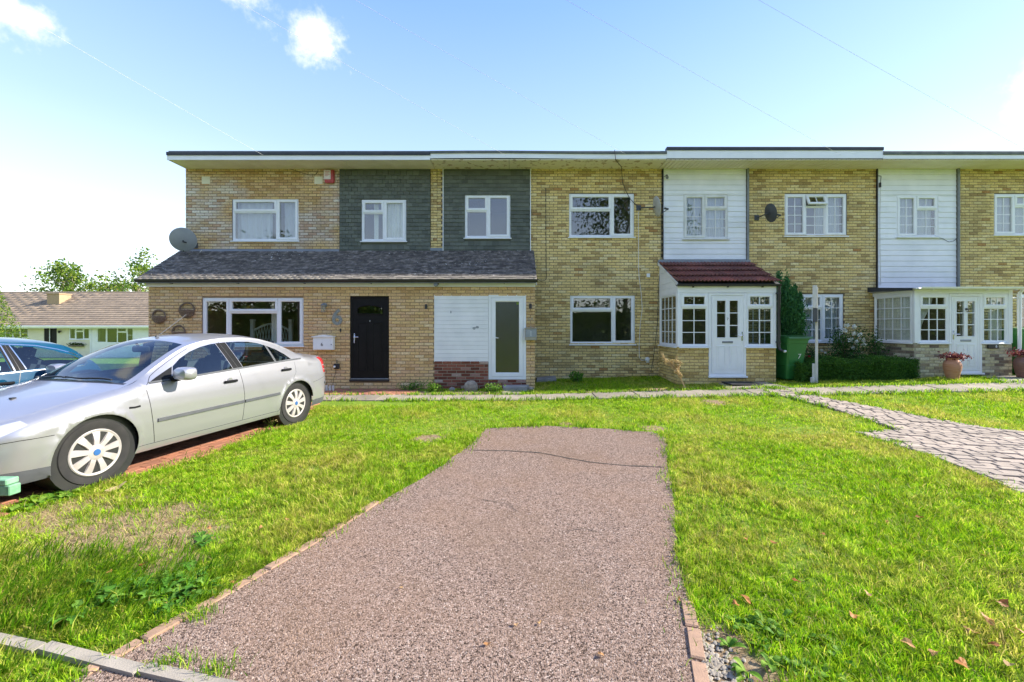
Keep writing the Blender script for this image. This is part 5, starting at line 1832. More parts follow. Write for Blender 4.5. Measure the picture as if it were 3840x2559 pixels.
    v, t = cdt([dom] + [p[1] for p in parts] + [arch(w, AR) for w in WC], .05, [railline])
    c = v[t].mean(1)
    keep = inpoly(c[:, 0], c[:, 1], dom) & (c[:, 1] < np.interp(c[:, 0], [r[0] for r in railline], [r[1] for r in railline]))
    for w in WC: keep &= np.hypot(c[:, 0] - w, c[:, 1] - WR) > AR * .998
    t = t[keep]; c = c[keep]
    own = np.full(len(t), -1)
    for k in range(len(parts) - 1, -1, -1):
        own[inpoly(c[:, 0], c[:, 1], parts[k][1])] = k
    for fl in (False, True):
        for k, pz_ in enumerate(parts):
            surf(pz_[0], sidep, v, t[own == k], pz_[2], root, fl)
        surf('body_side', sidep, v, t[own == -1], S['paint'], root, fl)
        sgn = -1 if fl else 1
        # seams, mouldings and seals follow the skin
        for nm, line, wd, out, m_ in S['lines']:
            ln = np.array(subdiv(line, .04, False)); P = sidep(ln[:, 0], ln[:, 1])
            d = np.gradient(P, axis=0); d /= np.linalg.norm(d, axis=1, keepdims=True)
            e = 2e-3
            N = np.cross(sidep(ln[:, 0] + e, ln[:, 1]) - P, sidep(ln[:, 0], ln[:, 1] + e) - P); N /= np.linalg.norm(N, axis=1, keepdims=True) + 1e-12
            N *= np.sign(N[:, 1:2])
            B = np.cross(d, N)
            a = P + B * wd / 2 - N * .003; b = P + B * wd / 2 * .85 + N * out; c2 = P - B * wd / 2 * .85 + N * out; e2 = P - B * wd / 2 - N * .003
            Vv = np.stack([a, b, c2, e2], 1).reshape(-1, 3) * (1, sgn, 1)
            m = len(P); Fs = [(4 * i + j, 4 * i + (j + 1) % 4, 4 * i + 4 + (j + 1) % 4, 4 * i + 4 + j) for i in range(m - 1) for j in range(4)] + [(0, 1, 2, 3), (4 * m - 4, 4 * m - 3, 4 * m - 2, 4 * m - 1)]
            mesh_obj(nm, Vv, Fs, m_, root)
        for hx_, hz_ in S['handles']:
            p = sidep(hx_, hz_); y = p[1] * sgn
            MB().box(hx_ - .10, hx_ + .10, min(y, y + .032 * sgn), max(y, y + .032 * sgn), hz_ - .018, hz_ + .014, .009).build('door_handle', 'car_trim', root)
            MB().lathe([(.045, 0), (.043, .004 * sgn), (.03, .002 * sgn)], 16, 'y', (hx_, y, hz_)).build('handle_cup', S['paint'], root, True)
        # mirror
        mx_, mz_ = S['mirror']
        p = sidep(mx_, mz_); y = p[1] * sgn
        MB().box(mx_ - .05, mx_ + .03, min(y - .03 * sgn, y + .09 * sgn), max(y - .03 * sgn, y + .09 * sgn), mz_ - .035, mz_ + .025, .012).build('mirror_arm', 'car_trim', root)
        mo = MB()
        prof = []
        for k, (tx, ry_, rz2) in enumerate(((-.095, .35, .35), (-.08, .75, .75), (-.04, .97, .97), (.01, 1., 1.), (.045, .97, .94), (.05, .9, .88))):
            prof.append([(mx_ + tx, y + sgn * (.17 + .115 * ry_ * math.copysign(abs(math.cos(a)) ** .6, math.cos(a))), mz_ + .055 + .078 * rz2 * math.copysign(abs(math.sin(a)) ** .6, math.sin(a))) for a in np.linspace(0, 2 * math.pi, 21)[:-1]])
        vv = [q for r_ in prof for q in r_]; n = 20
        mo.add(vv, [(i * n + k, i * n + (k + 1) % n, (i + 1) * n + (k + 1) % n, (i + 1) * n + k) for i in range(len(prof) - 1) for k in range(n)] + [tuple(range(n)), tuple((len(prof) - 1) * n + k for k in range(n))])
        mo.build('wing_mirror', S['paint'], root, True)
    # ---- top
    x0, x1 = .004, L - .004
    dom = [(x0, -1), (x1, -1), (x1, 1), (x0, 1)]
    sc_ = .62
    def scl(p): return [(a, b * sc_) for a, b in p]
    tops = S['top']
    v, t = cdt([scl(dom)] + [scl(p[1]) for p in tops], .06)
    c = v[t].mean(1); t = t[inpoly(c[:, 0], c[:, 1], scl(dom))]; c = v[t].mean(1)
    own = np.full(len(t), -1)
    for k in range(len(tops) - 1, -1, -1): own[inpoly(c[:, 0], c[:, 1], scl(tops[k][1]))] = k
    tf = lambda a, b: topp(np.clip(a, x0, x1), np.clip(b / sc_, -1, 1))
    for k, p in enumerate(tops): surf(p[0], tf, v, t[own == k], p[2], root)
    surf('roof_panel', tf, v, t[own == -1], S['paint'], root)
    # ---- wheels
    for wx in WC:
        for sgn in (1, -1):
            yo = .835 * sgn
            w = MB()
            pr = [(.215, .0), (.235, .004), (.27, .016), (.30, .014), (.315, -.004), (.3185, -.03), (.3185, -.17), (.305, -.195), (.22, -.2)]
            w.lathe([(r, h * sgn) for r, h in pr], 48, 'y', (wx, yo, WR))
            tyre = w.build('wheel', 'rubber', root, True)
            tr = MB()
            for k in range(60):
                a = 2 * math.pi * k / 60
                ca, sa = math.cos(a), math.sin(a)
                for y0_, y1_ in ((-.02, -.085), (-.115, -.18)):
                    q = [(wx + .3187 * math.cos(a + d_), yo + sgn * yy, WR + .3187 * math.sin(a + d_)) for d_, yy in ((-.014, y0_), (.014, y0_), (.034, y1_), (.006, y1_))]
                    q2 = [(wx + .3215 * math.cos(a + d_), yo + sgn * yy, WR + .3215 * math.sin(a + d_)) for d_, yy in ((-.012, y0_), (.012, y0_), (.032, y1_), (.008, y1_))]
                    tr.add(q + q2, [(4, 5, 6, 7), (0, 1, 5, 4), (1, 2, 6, 5), (2, 3, 7, 6), (3, 0, 4, 7)])
            tr.build('tread', 'rubber', tyre)
            MB().lathe([(0, -.045 * sgn), (.215, -.045 * sgn), (.215, -.1 * sgn)], 36, 'y', (wx, yo, WR)).build('brake_disc', 'wheel_dark', tyre, True)
            rm = MB()
            pr = [(.222, -.01), (.226, .008), (.218, .014), (.200, .008), (.196, -.02)]
            rm.lathe([(r, h * sgn) for r, h in pr], 48, 'y', (wx, yo, WR))
            pr = [(.0, .022), (.062, .022), (.075, .016), (.083, -.02)]
            rm.lathe([(r, h * sgn) for r, h in pr], 32, 'y', (wx, yo, WR))
            ns = S.get('spokes', 9)
            for k in range(ns):
                a = 2 * math.pi * (k + .25) / ns
                rows = []
                for r_, hw, h_ in ((.066, .026, .017), (.12, .028, .022), (.165, .034, .018), (.205, .040, .009)):
                    ca, sa = math.cos(a), math.sin(a)
                    for s_, dh in ((-1, -.016), (-.82, 0), (.82, 0), (1, -.016)):
                        rows.append((wx + ca * r_ - sa * hw * s_, yo + sgn * (h_ + dh), WR + sa * r_ + ca * hw * s_))
                rm.add(rows, [(i * 4 + j, i * 4 + j + 1, i * 4 + 5 + j, i * 4 + 4 + j) for i in range(3) for j in range(3)])
            rim = rm.build('wheel_cover', S.get('rim', 'wheel_cover'), tyre, True)
            if S.get('badge'):
                MB().lathe([(0, .027 * sgn), (.029, .0265 * sgn), (.032, .022 * sgn)], 24, 'y', (wx, yo, WR)).build('badge', 'badge_blue', tyre, True)
                if sgn > 0:
                    text(S['badge'], .030, Matrix.Translation((wx, yo + .0278, WR)) @ Matrix.Rotation(R(180), 4, 'Z'), 'paint_white', 'badge_lettering', tyre, .0006, shear=.35)
            # dark liner of the arch
            MB().lathe([(AR + .012, .84 * sgn), (AR + .012, .55 * sgn), (.0, .545 * sgn)], 32, 'y', (wx, 0, WR)).build('arch_liner', 'plastic_black', root, True)
    # ---- underbody and cabin
    MB().box(.35, L - .3, -.56, .56, .20, .50).box(WC[0] + .42, WC[1] - .42, -.80, .80, .20, .40).build('underbody', 'plastic_black', root)
    cb = S['cabin']
    MB().box(cb[0] + .02, cb[0] + .48, -.68, .68, .50, .90, .05).build('dashboard', 'seat_dark', root)
    MB().box(cb[0], cb[1], -.72, .72, .40, .46).build('cabin_floor', 'seat_dark', root)
    for x_, rows in ((cb[0] + 1.02, (-.37, .37)), (cb[0] + 1.92, (-.40, .0, .40))):
        for y_ in rows:
            if y_ == 0: continue
            w_ = .24 if len(rows) == 2 else .36
            s_ = empty_part('seat', root)
            MB().box(x_ - .28, x_ + .22, y_ - w_, y_ + w_, .46, .64, .06).build('seat', 'seat_dark', root, True)
            T = Matrix.Translation((x_ + .22, y_, .60)) @ Matrix.Rotation(R(14), 4, 'Y')
            st_ = MB(T).box(-.06, .09, -w_, w_, -.02, .55, .06).build('seat_back', 'seat_dark', root, True)
            MB(T).box(-.03, .07, -.12, .12, .56, .74, .04).build('headrest', 'seat_dark', st_, True)
    sw_ = [(cb[0] + .58 + .09 * math.sin(a), -.37 + .185 * math.cos(a), .86 + .16 * math.sin(a)) for a in np.linspace(0, 2 * math.pi, 25)]
    MB().tube(sw_, .016, 8, False).tube([(cb[0] + .58, -.55, .86), (cb[0] + .59, -.37, .86), (cb[0] + .58, -.19, .86)], .02, 6).tube([(cb[0] + .4, -.37, .8), (cb[0] + .58, -.37, .86)], .04, 8).build('steering_wheel', 'plastic_black', root, True)
    if 'shelf' in S: MB().box(S['shelf'][0], S['shelf'][1], -.62, .62, S['shelf'][2] - .03, S['shelf'][2]).build('parcel_shelf', 'seat_dark', root)
    mxx = S['mirror_in']
    MB().box(mxx[0] - .02, mxx[0] + .03, -.13, .13, mxx[1] - .04, mxx[1] + .04, .018).tube([(mxx[0], 0, mxx[1]), (mxx[0] - .05, 0, mxx[1] + .07)], .014, 6).build('rear_view_mirror', 'plastic_black', root)
    # aerial
    ax_, az_ = S['aerial']
    MB().lathe([(.022, 0), (.018, .018), (.006, .03)], 10, 'z', (ax_, 0, az_)).tube([(ax_, 0, az_ + .01), (ax_ + S['aerial_len'] * math.sin(S['aerial_tilt']), 0, az_ + S['aerial_len'] * math.cos(S['aerial_tilt']))], [.0055, .0035], 6).build('aerial', 'car_trim_grey', root, True)
    return root, sidep, topp


def empty_part(*a): return None


def offs(rail, xs_, d):
    return [(x, float(np.interp(x, [r[0] for r in rail], [r[2] for r in rail])) - d) for x in xs_]


# silver saloon --------------------------------------------------------------
rail_s = [(0, .60, .64, .66), (.06, .62, .66, .69), (.3, .67, .725, .79), (.6, .70, .795, .87), (.93, .735, .865, .93), (1.15, .745, .90, .965), (1.30, .745, .925, 1.01), (1.42, .725, .985, 1.075),
          (1.6, .685, 1.09, 1.19), (1.85, .63, 1.225, 1.318), (2.05, .595, 1.315, 1.388), (2.3, .575, 1.372, 1.432), (2.6, .57, 1.398, 1.456), (2.9, .575, 1.398, 1.456),
          (3.2, .592, 1.366, 1.425), (3.5, .625, 1.282, 1.35), (3.75, .66, 1.172, 1.245), (3.95, .69, 1.082, 1.14), (4.15, .70, 1.035, 1.085), (4.45, .69, 1.03, 1.075), (4.62, .67, 1.01, 1.05), (4.73, .65, .93, .96)]
belt_s = [(0, .9), (1.3, .915), (1.9, .935), (2.6, .965), (3.3, .995), (3.7, 1.01), (4.1, 1.02), (4.73, 1.02)]
c0, L_ = .60, 4.73
front_glass = [(1.70, .952), (1.78, 1.085), (1.90, 1.165), (2.05, 1.238), (2.22, 1.292), (2.38, 1.322), (2.445, 1.327), (2.53, .982)]
sail = [(1.44, .935), (1.695, .952), (1.772, 1.085)]
bpillar = [(2.450, 1.330), (2.60, 1.338), (2.69, .990), (2.535, .982)]
rear_glass = [(2.605, 1.338), (2.80, 1.340), (2.97, 1.332), (3.12, 1.308), (3.245, 1.270), (3.285, 1.018), (2.695, .992)]
bar = [(3.248, 1.272), (3.275, 1.260), (3.318, 1.020), (3.287, 1.018)]
quarter = [(3.278, 1.258), (3.42, 1.20), (3.55, 1.118), (3.64, 1.036), (3.320, 1.020)]
fd = [(1.475, .27), (1.425, .6), (1.385, .90)] + offs(rail_s, (1.5, 1.6, 1.75, 1.9, 2.05, 2.2, 2.35, 2.5), .034) + [(2.615, .975), (2.65, .60), (2.645, .27)]
rd = [(2.645, .27), (2.65, .60), (2.615, .975)] + offs(rail_s, (2.5, 2.7, 2.9, 3.1, 3.3, 3.45), .034) + [(3.68, 1.03), (3.66, .82), (3.52, .66), (3.34, .45), (3.28, .27)]
silver = dict(L=4.73, paint='car_silver', rail=rail_s, belt=belt_s, wheels=(.93, 3.684), cab=(1.22, 1.55, 3.72, 4.0), badge='Ford',
    side=[('headlight', [(-.30, .575), (.15, .60), (.44, .70), (.42, .735), (.1, .685), (-.30, .64)], 'lamp_clear'),
          ('grille', [(-.6, .56), (-.34, .56), (-.34, .655), (-.6, .655)], 'plastic_black'),
          ('side_window', front_glass, 'glass_car'), ('mirror_sail', sail, 'car_trim'), ('pillar_trim', bpillar, 'car_trim'),
          ('side_window', rear_glass, 'glass_car'), ('window_bar', bar, 'car_trim_grey'), ('quarter_window', quarter, 'glass_car'),
          ('tail_lamp', [(4.33, .745), (4.31, .86), (4.25, 1.02), (4.66, 1.02), (4.80, .86), (4.78, .745)], 'lamp_red'),
          ('bumper_lip', [(-.6, .0), (.52, .0), (.60, .30), (.3, .315), (-.6, .32)], 'car_trim_grey'),
          ('front_bumper', [(-.6, .25), (.62, .25), (.64, .59), (.35, .585), (-.6, .555)], 'car_silver'),
          ('rear_bumper_lip', [(4.0, .1), (5.4, .1), (5.4, .33), (4.03, .31)], 'car_trim_grey'),
          ('rear_bumper', [(3.98, .25), (5.4, .25), (5.4, .66), (4.50, .68), (4.02, .60)], 'car_silver'),
          ('sill', [(1.2, 0), (3.42, 0), (3.42, .268), (1.2, .268)], 'car_silver'),
          ('front_door', fd, 'car_silver'), ('rear_door', rd, 'car_silver'),
          ('front_wing', [(.3, .3), (1.475, .2), (1.425, .6), (1.385, .90), (1.3, 1.0), (.3, 1.0)], 'car_silver')],
    lines=[('door_seam', [(1.475, .275), (1.425, .6), (1.385, .895)] + offs(rail_s, (1.5, 1.6, 1.75, 1.9, 2.05), .034), .007, .0012, 'plastic_black'),
           ('door_seam', [(2.645, .275), (2.65, .60), (2.615, .975), (2.56, 1.15), (2.50, 1.345)], .007, .0012, 'plastic_black'),
           ('door_seam', [(3.30, .275), (3.36, .47), (3.53, .665), (3.665, .82), (3.685, .98)], .005, .001, 'car_trim_grey'),
           ('bumper_seam', [(.585, .575), (.35, .578), (.1, .568), (-.3, .556)], .007, .0012, 'plastic_black'),
           ('sill_seam', [(1.30, .268), (2.3, .268), (3.30, .268)], .008, .001, 'car_trim_grey'),
           ('bumper_seam', [(4.045, .61), (4.25, .66), (4.48, .685)], .006, .001, 'car_trim_grey'),
           ('side_moulding', [(1.49, .515), (2.0, .520), (2.635, .527)], .042, .012, 'car_trim_grey'),
           ('side_moulding', [(2.66, .527), (3.0, .531), (3.30, .535)], .042, .012, 'car_trim_grey'),
           ('window_seal', [(1.44, .935), (1.9, .948), (2.53, .976), (2.69, .984), (3.3, 1.01), (3.63, 1.022), (3.85, 1.028)], .026, .004, 'car_trim_grey'),
           ('bumper_strip', [(4.36, .56), (4.5, .575), (4.72, .58)], .04, .01, 'car_trim_grey'),
           ('lamp_bar', [(4.35, .80), (4.52, .80), (4.74, .80)], .018, .002, 'lamp_clear'),
           ('lamp_bar', [(4.34, .875), (4.52, .875), (4.74, .875)], .018, .002, 'lamp_clear'),
           ('wing_vent', [(1.20, .705), (1.255, .70), (1.31, .705)], .022, .004, 'car_trim')],
    handles=[(2.44, .83), (3.46, .885)], mirror=(1.72, .955),
    top=[('windscreen', [(1.165 + .15 * s * s, s) for s in np.linspace(-.90, .90, 13)] + [(2.04 + .02 * s * s, s) for s in np.linspace(.90, -.90, 13)], 'glass_car'),
         ('rear_window', [(3.22 - .03 * s * s, s) for s in np.linspace(-.88, .88, 9)] + [(3.92 - .08 * s * s, s) for s in np.linspace(.90, -.90, 9)], 'glass_car'),
         ('bonnet', [(.10 + .14 * s * s, s) for s in np.linspace(-.97, .97, 13)] + [(1.13 + .15 * s * s, s) for s in np.linspace(.97, -.97, 13)], 'car_silver'),
         ('scuttle', [(1.13 + .15 * s * s, s) for s in np.linspace(-.95, .95, 13)] + [(1.166 + .15 * s * s, s) for s in np.linspace(.95, -.95, 13)], 'plastic_black'),
         ('boot_lid', [(3.95 - .08 * s * s, s) for s in np.linspace(-.92, .92, 9)] + [(4.70, .92), (4.70, -.92)], 'car_silver')],
    cabin=(1.30, 3.6), shelf=(3.35, 3.95, 1.0), mirror_in=(1.96, 1.27), aerial=(2.16, 1.412), aerial_len=.50, aerial_tilt=R(52))
# the near side wheels stand at these points of the paving
FWp, RWp = Vector((-4.10, 4.20, 0)), Vector((-3.50, 6.88, 0))
hd = (RWp - FWp).normalized()
ang = math.atan2(hd.y, hd.x)
nrm_l = Vector((-hd.y, hd.x, 0))       # local +y
# the side towards +X is the one with local y negative: shift the axis by the track
orig = FWp - hd * .93 + nrm_l * .835
car1, sp1, tp1 = make_car(silver, 'parked_car', 'silver four door saloon car with white wheel covers parked on the red brick paving', (orig.x, orig.y, .015), ang)
# wipers
for y0_, y1_ in ((-.55, .05), (.02, .60)):
    p0 = tp1(1.20, y0_ / .75); pts = []
    for k in range(9):
        yy = y0_ + (y1_ - y0_) * k / 8; p = tp1(1.215 + .10 * (yy / .7) ** 2 + .012 * math.sin(k), yy / .745); pts.append((p[0] - .012, p[1], p[2] + .016))
    MB().tube(pts, .011, 5).build('wiper', 'plastic_black', car1)
MB().box(.62, .66, -.27, -.23, float(tp1(.64, -.35)[2]) - .002, float(tp1(.64, -.35)[2]) + .012, .004).build('washer_jet', 'plastic_black', car1)
MB().box(3.55, 3.75, -.1, .12, 1.0, 1.06, .03).build('red_cloth', 'cloth_red', car1)

# blue estate ----------------------------------------------------------------
rail_b = [(0, .60, .66, .68), (.06, .62, .68, .71), (.3, .67, .74, .80), (.6, .70, .81, .88), (.93, .735, .87, .94), (1.2, .745, .92, .985), (1.45, .735, .965, 1.03), (1.6, .71, 1.04, 1.12),
          (1.85, .66, 1.17, 1.26), (2.1, .615, 1.285, 1.365), (2.35, .59, 1.352, 1.42), (2.7, .58, 1.385, 1.445), (3.1, .58, 1.388, 1.448), (3.6, .59, 1.365, 1.425), (3.9, .60, 1.335, 1.395), (4.05, .61, 1.30, 1.355),
          (4.2, .65, 1.20, 1.235), (4.38, .68, 1.06, 1.08), (4.5, .69, .98, 1.0), (4.58, .68, .90, .92)]
belt_b = [(0, .9), (1.4, .94), (2.4, .975), (3.4, 1.005), (4.2, 1.03), (4.58, 1.03)]
bg1 = [(1.80, .975), (1.95, 1.085), (2.15, 1.20), (2.40, 1.282), (2.62, 1.318), (2.70, 1.322), (2.72, .99)]
bp1 = [(2.705, 1.325), (2.80, 1.33), (2.84, .995), (2.725, .99)]
bg2 = [(2.805, 1.328), (3.1, 1.335), (3.38, 1.328), (3.42, 1.02), (2.845, .998)]
bp2 = [(3.385, 1.33), (3.50, 1.325), (3.56, 1.025), (3.425, 1.02)]
bg3 = [(3.505, 1.322), (3.72, 1.295), (3.90, 1.24), (4.05, 1.16), (4.16, 1.075), (4.12, 1.045), (3.565, 1.028)]
blue = dict(L=4.58, paint='car_blue', rail=rail_b, belt=belt_b, wheels=(.80, 3.56), cab=(1.35, 1.7, 4.15, 4.4), spokes=7,
    side=[('headlight', [(-.30, .59), (.15, .61), (.44, .71), (.42, .745), (.1, .69), (-.30, .65)], 'lamp_clear'),
          ('grille', [(-.6, .57), (-.34, .57), (-.34, .665), (-.6, .665)], 'plastic_black'),
          ('side_window', bg1, 'glass_car'), ('pillar_trim', bp1, 'car_trim'), ('side_window', bg2, 'glass_car'), ('pillar_trim', bp2, 'car_trim'), ('quarter_window', bg3, 'glass_car'),
          ('tail_lamp', [(4.36, .72), (4.30, .92), (4.66, .93), (4.7, .72)], 'lamp_red'),
          ('front_bumper', [(-.6, 0), (.55, 0), (.58, .57), (-.6, .57)], 'car_blue'),
          ('rear_bumper', [(3.95, .0), (5.3, .0), (5.3, .62), (4.02, .58)], 'car_blue'),
          ('front_door', [(1.45, .28), (1.40, .93)] + offs(rail_b, (1.6, 1.85, 2.1, 2.35, 2.75), .03) + [(2.78, .98), (2.74, .28)], 'car_blue'),
          ('rear_door', [(2.74, .28), (2.78, .98)] + offs(rail_b, (2.75, 3.1, 3.46), .03) + [(3.50, 1.0), (3.40, .70), (3.15, .28)], 'car_blue')],
    lines=[('door_seam', [(1.45, .285), (1.40, .93)], .007, .0012, 'plastic_black'), ('door_seam', [(2.74, .285), (2.78, .98), (2.755, 1.35)], .007, .0012, 'plastic_black'),
           ('door_seam', [(3.2, .40), (3.42, .72), (3.50, 1.01), (3.455, 1.33)], .007, .0012, 'plastic_black'),
           ('chrome_strip', [(1.72, .955), (2.4, .972), (3.4, 1.003), (4.1, 1.027), (4.17, 1.06), (4.09, 1.165), (3.93, 1.255), (3.73, 1.312), (3.4, 1.345), (3.0, 1.352), (2.62, 1.335)], .014, .005, 'chrome'),
           ('chrome_strip', [(3.415, 1.33), (3.45, 1.02)], .016, .005, 'chrome'), ('chrome_strip', [(3.49, 1.325), (3.555, 1.03)], .012, .005, 'chrome'),
           ('crease', [(1.5, .80), (3.2, .84), (4.2, .86)], .02, .004, 'car_blue')],
    handles=[(2.55, .86), (3.32, .89)], mirror=(1.80, .985),
    top=[('windscreen', [(1.36 + .15 * s * s, s) for s in np.linspace(-.90, .90, 13)] + [(2.10 + .02 * s * s, s) for s in np.linspace(.90, -.90, 13)], 'glass_car'),
         ('rear_window', [(4.08, s) for s in np.linspace(-.86, .86, 9)] + [(4.40, s) for s in np.linspace(.88, -.88, 9)], 'glass_car'),
         ('bonnet', [(.10 + .14 * s * s, s) for s in np.linspace(-.97, .97, 13)] + [(1.32 + .15 * s * s, s) for s in np.linspace(.97, -.97, 13)], 'car_blue')],
    cabin=(1.45, 4.0), mirror_in=(2.0, 1.27), aerial=(3.50, 1.428), aerial_len=.22, aerial_tilt=R(-18))
car2, sp2, tp2 = make_car(blue, 'parked_car', 'blue estate car with chrome window trim parked beyond the silver saloon', (-7.55, 1.95, .015), math.atan2(.975, .235))
MB().box(3.20, 3.36, -.74, -.735, 1.035, 1.085).build('paper_slip', 'card_white', car2)

# ================================================================ dishes, alarm, cables
def dish(p, r, face, material, label, T_arm, seed=0, tilt=.30, lnb=True):
    """p: centre of the bowl, face: direction it looks"""
    o = empty('satellite_dish', T_arm, label, 'satellite dish', wk=True)
    f = Vector(face).normalized(); q = f.to_track_quat('Z', 'Y').to_matrix().to_4x4()
    M_ = Matrix.Translation(p) @ q @ Matrix.Diagonal((1, 1.12, 1, 1))
    prof = [(r * k / 7, .16 * r * (k / 7) ** 2) for k in range(8)] + [(r * 1.02, .16 * r + .004), (r, .16 * r - .012)] + [(r * k / 7, .16 * r * (k / 7) ** 2 - .012) for k in range(6, -1, -1)]
    MB(M_).lathe(prof, 32).build('bowl', material, o, True)
    c = Vector(p)
    down = Vector((0, 0, -1)); down = (down - f * down.dot(f)).normalized()
    e = c + down * r * 1.05; tip = c + f * r * 1.25 + down * r * .55
    if lnb:
        MB().tube([e, tip], .011, 6).build('feed_arm', 'dish_dark', o)
        MB().tube([tip + f * .02, tip - f * .09 + Vector((0, 0, .05))], .026, 10).build('receiver', 'dish_dark', o, True)
    a = Vector(T_arm)
    MB().tube([c - f * .02, c - f * .10, a.lerp(c, .35), a], .017, 7).box(a.x - .06, a.x + .06, a.y - .03, a.y - .007, a.z - .07, a.z + .07).build('wall_bracket', 'dish_dark', o, True)
    return o


y = FY - .42
dish((XX(687, y), y, ZZ(902, y)), .29, (-.50, .70, .50), 'dish_grey', 'grey satellite dish at the corner of the end house above the tiled roof', (XX(735, FY), FY, ZZ(922, FY)))
cable('dish_cable', [(XX(725, y), y + .3, ZZ(930, y)), (XX(712, y), y + .25, ZZ(955, y)), (XX(692, y), y + .2, ZZ(962, y)), (XX(690, y), y + .2, ZZ(950, y))], .008, 'cable_white', 'loop of pale cable hanging below the dish at the house corner')
y = FY - .40
dish((XX(2459, y), y, ZZ(776, y)), .235, (.98, .02, .2), 'dish_pale', 'pale satellite dish seen edge on beside the boarded panel of the tiled porch house', (XX(2394, FY), FY, ZZ(781, FY)))
dish((XX(2886, y), y, ZZ(800, y)), .215, (.97, .10, .22), 'dish_dark', 'black satellite dish on yellow bricks above the red tiled porch', (XX(2836, FY), FY, ZZ(818, FY)))
# alarm box
al = empty('alarm_box', (fx(1240), FY, fz(665)), 'red burglar alarm box with white front under the eaves', 'alarm box', wk=True)
MB(TF).box(fx(1222), fx(1257), -.095, -.007, fz(690), fz(641), .02).build('case', 'alarm_red', al)
MB(TF).box(fx(1220.5), fx(1246), -.112, -.090, fz(678), fz(643), .012).build('front_plate', 'alarm_face', al)
for k in range(4):
    MB(TF).box(fx(1225), fx(1242 - 4 * (k % 2)), -.1135, -.1115, fz(651 + 5 * k), fz(649.6 + 5 * k)).build('print', 'lamp_red', al)
# cables on the walls
def wpt(px, py, out=.012, Y=FY): return (XX(px, Y), Y - out, ZZ(py, Y))


cable('roof_cable', [(XX(2304, 10.86), 10.83, ZZ(565, 10.86)), (XX(2308, 10.85), 10.84, ZZ(600, 10.85))] + [wpt(*q) for q in ((2318, 645, .35), (2330, 690, .12), (2345, 720, .06), (2362, 748, .03), (2382, 768, .02), (2400, 783, .03))], .009, 'cable_black', 'black cable sweeping from the roof edge down to the edge-on dish')
cable('wall_cable', [wpt(*q) for q in ((2400, 785), (2393, 800), (2394, 900), (2394, 1000), (2396, 1040), (2404, 1100), (2408, 1160), (2400, 1220), (2396, 1300), (2397, 1340), (2405, 1352), (2424, 1350))], .009, 'cable_white', 'cream cable running down the yellow brick wall beside the windows')
cable('wall_cable', [wpt(*q) for q in ((2047, 706), (2047, 850), (2048, 980), (2049, 1045), (2042, 1053), (2028, 1055), (2012, 1047))], .008, 'cable_black', 'thin black cable on the brick wall ending at the black gutter')
cable('wall_cable', [wpt(*q) for q in ((2482, 640), (2480, 800), (2479, 960), (2470, 1060), (2466, 1200), (2452, 1330), (2440, 1395))], .007, 'cable_black', 'thin black cable down the joint left of the tiled porch')
cable('wall_cable', [wpt(*q, .03) for q in ((3292, 660), (3300, 664), (3298, 720), (3296, 820), (3297, 950), (3299, 1070))], .005, 'cable_white', 'fine grey wire down the white boards over the flat roofed porch')
cable('wall_cable', [wpt(*q, .04) for q in ((3512, 893), (3530, 897), (3552, 909), (3570, 906), (3588, 890), (3592, 872))], .006, 'cable_black', 'black cable looping from window sill to grey downpipe on the white boards')
cable('wall_cable', [wpt(*q, .012) for q in ((1075, 630), (1120, 645), (1160, 658), (1180, 658), (1192, 648), (1193, 636))], .006, 'cable_black', 'black cable under the eaves beside the red alarm box')
fl = empty('junction_box', (fx(2427), FY, fz(1348)), 'white round cable fitting low on the yellow brick wall', 'fitting', wk=True)
MB(TF).lathe([(0, -.07), (.045, -.065), (.06, -.04), (.06, -.007)], 14, 'y', (fx(2427), 0, fz(1348))).build('cap', 'paint_white', fl, True)
MB(TF).box(fx(2427) - .03, fx(2427) + .05, -.03, -.007, fz(1348) - .09, fz(1348) - .03, .006).build('mount', 'paint_white', fl)
vb = MB(TF).box(fx(2424), fx(2436), -.05, -.007, fz(1041), fz(1027), .008).build('vent_cover', 'paint_white')
tag(vb, 'small white vent cover on the yellow bricks left of the tiled porch', 'vent')
il = empty('wire_bracket', (fx(2495), FY, fz(668)), 'grey wire bracket at the top corner of the white boards over the tiled porch', 'bracket', wk=True)
MB(TF).lathe([(0, .0), (.03, .01), (.04, .05), (.02, .09), (.012, .11)], 10, 'z', (fx(2497), -.10, fz(677))).build('insulator', 'galvanised', il, True)
MB(TF).tube([(fx(2497), -.10, fz(660)), (fx(2492), -.03, fz(664)), (fx(2488), -.007, fz(664))], .008, 5).build('hook', 'plastic_black', il)
il = empty('wire_bracket', (fx(3297), FY, fz(670)), 'black wire fitting on the white boards over the flat roofed porch', 'bracket', wk=True)
MB(TF).tube([(fx(3297), -.06, fz(664)), (fx(3296), -.05, fz(690))], .006, 5).tube([(fx(3295), -.05, fz(688)), (fx(3295), -.05, fz(705))], .022, 8).tube([(fx(3297), -.06, fz(664)), (fx(3290), -.007, fz(660))], .008, 5).build('fitting', 'plastic_black', il)
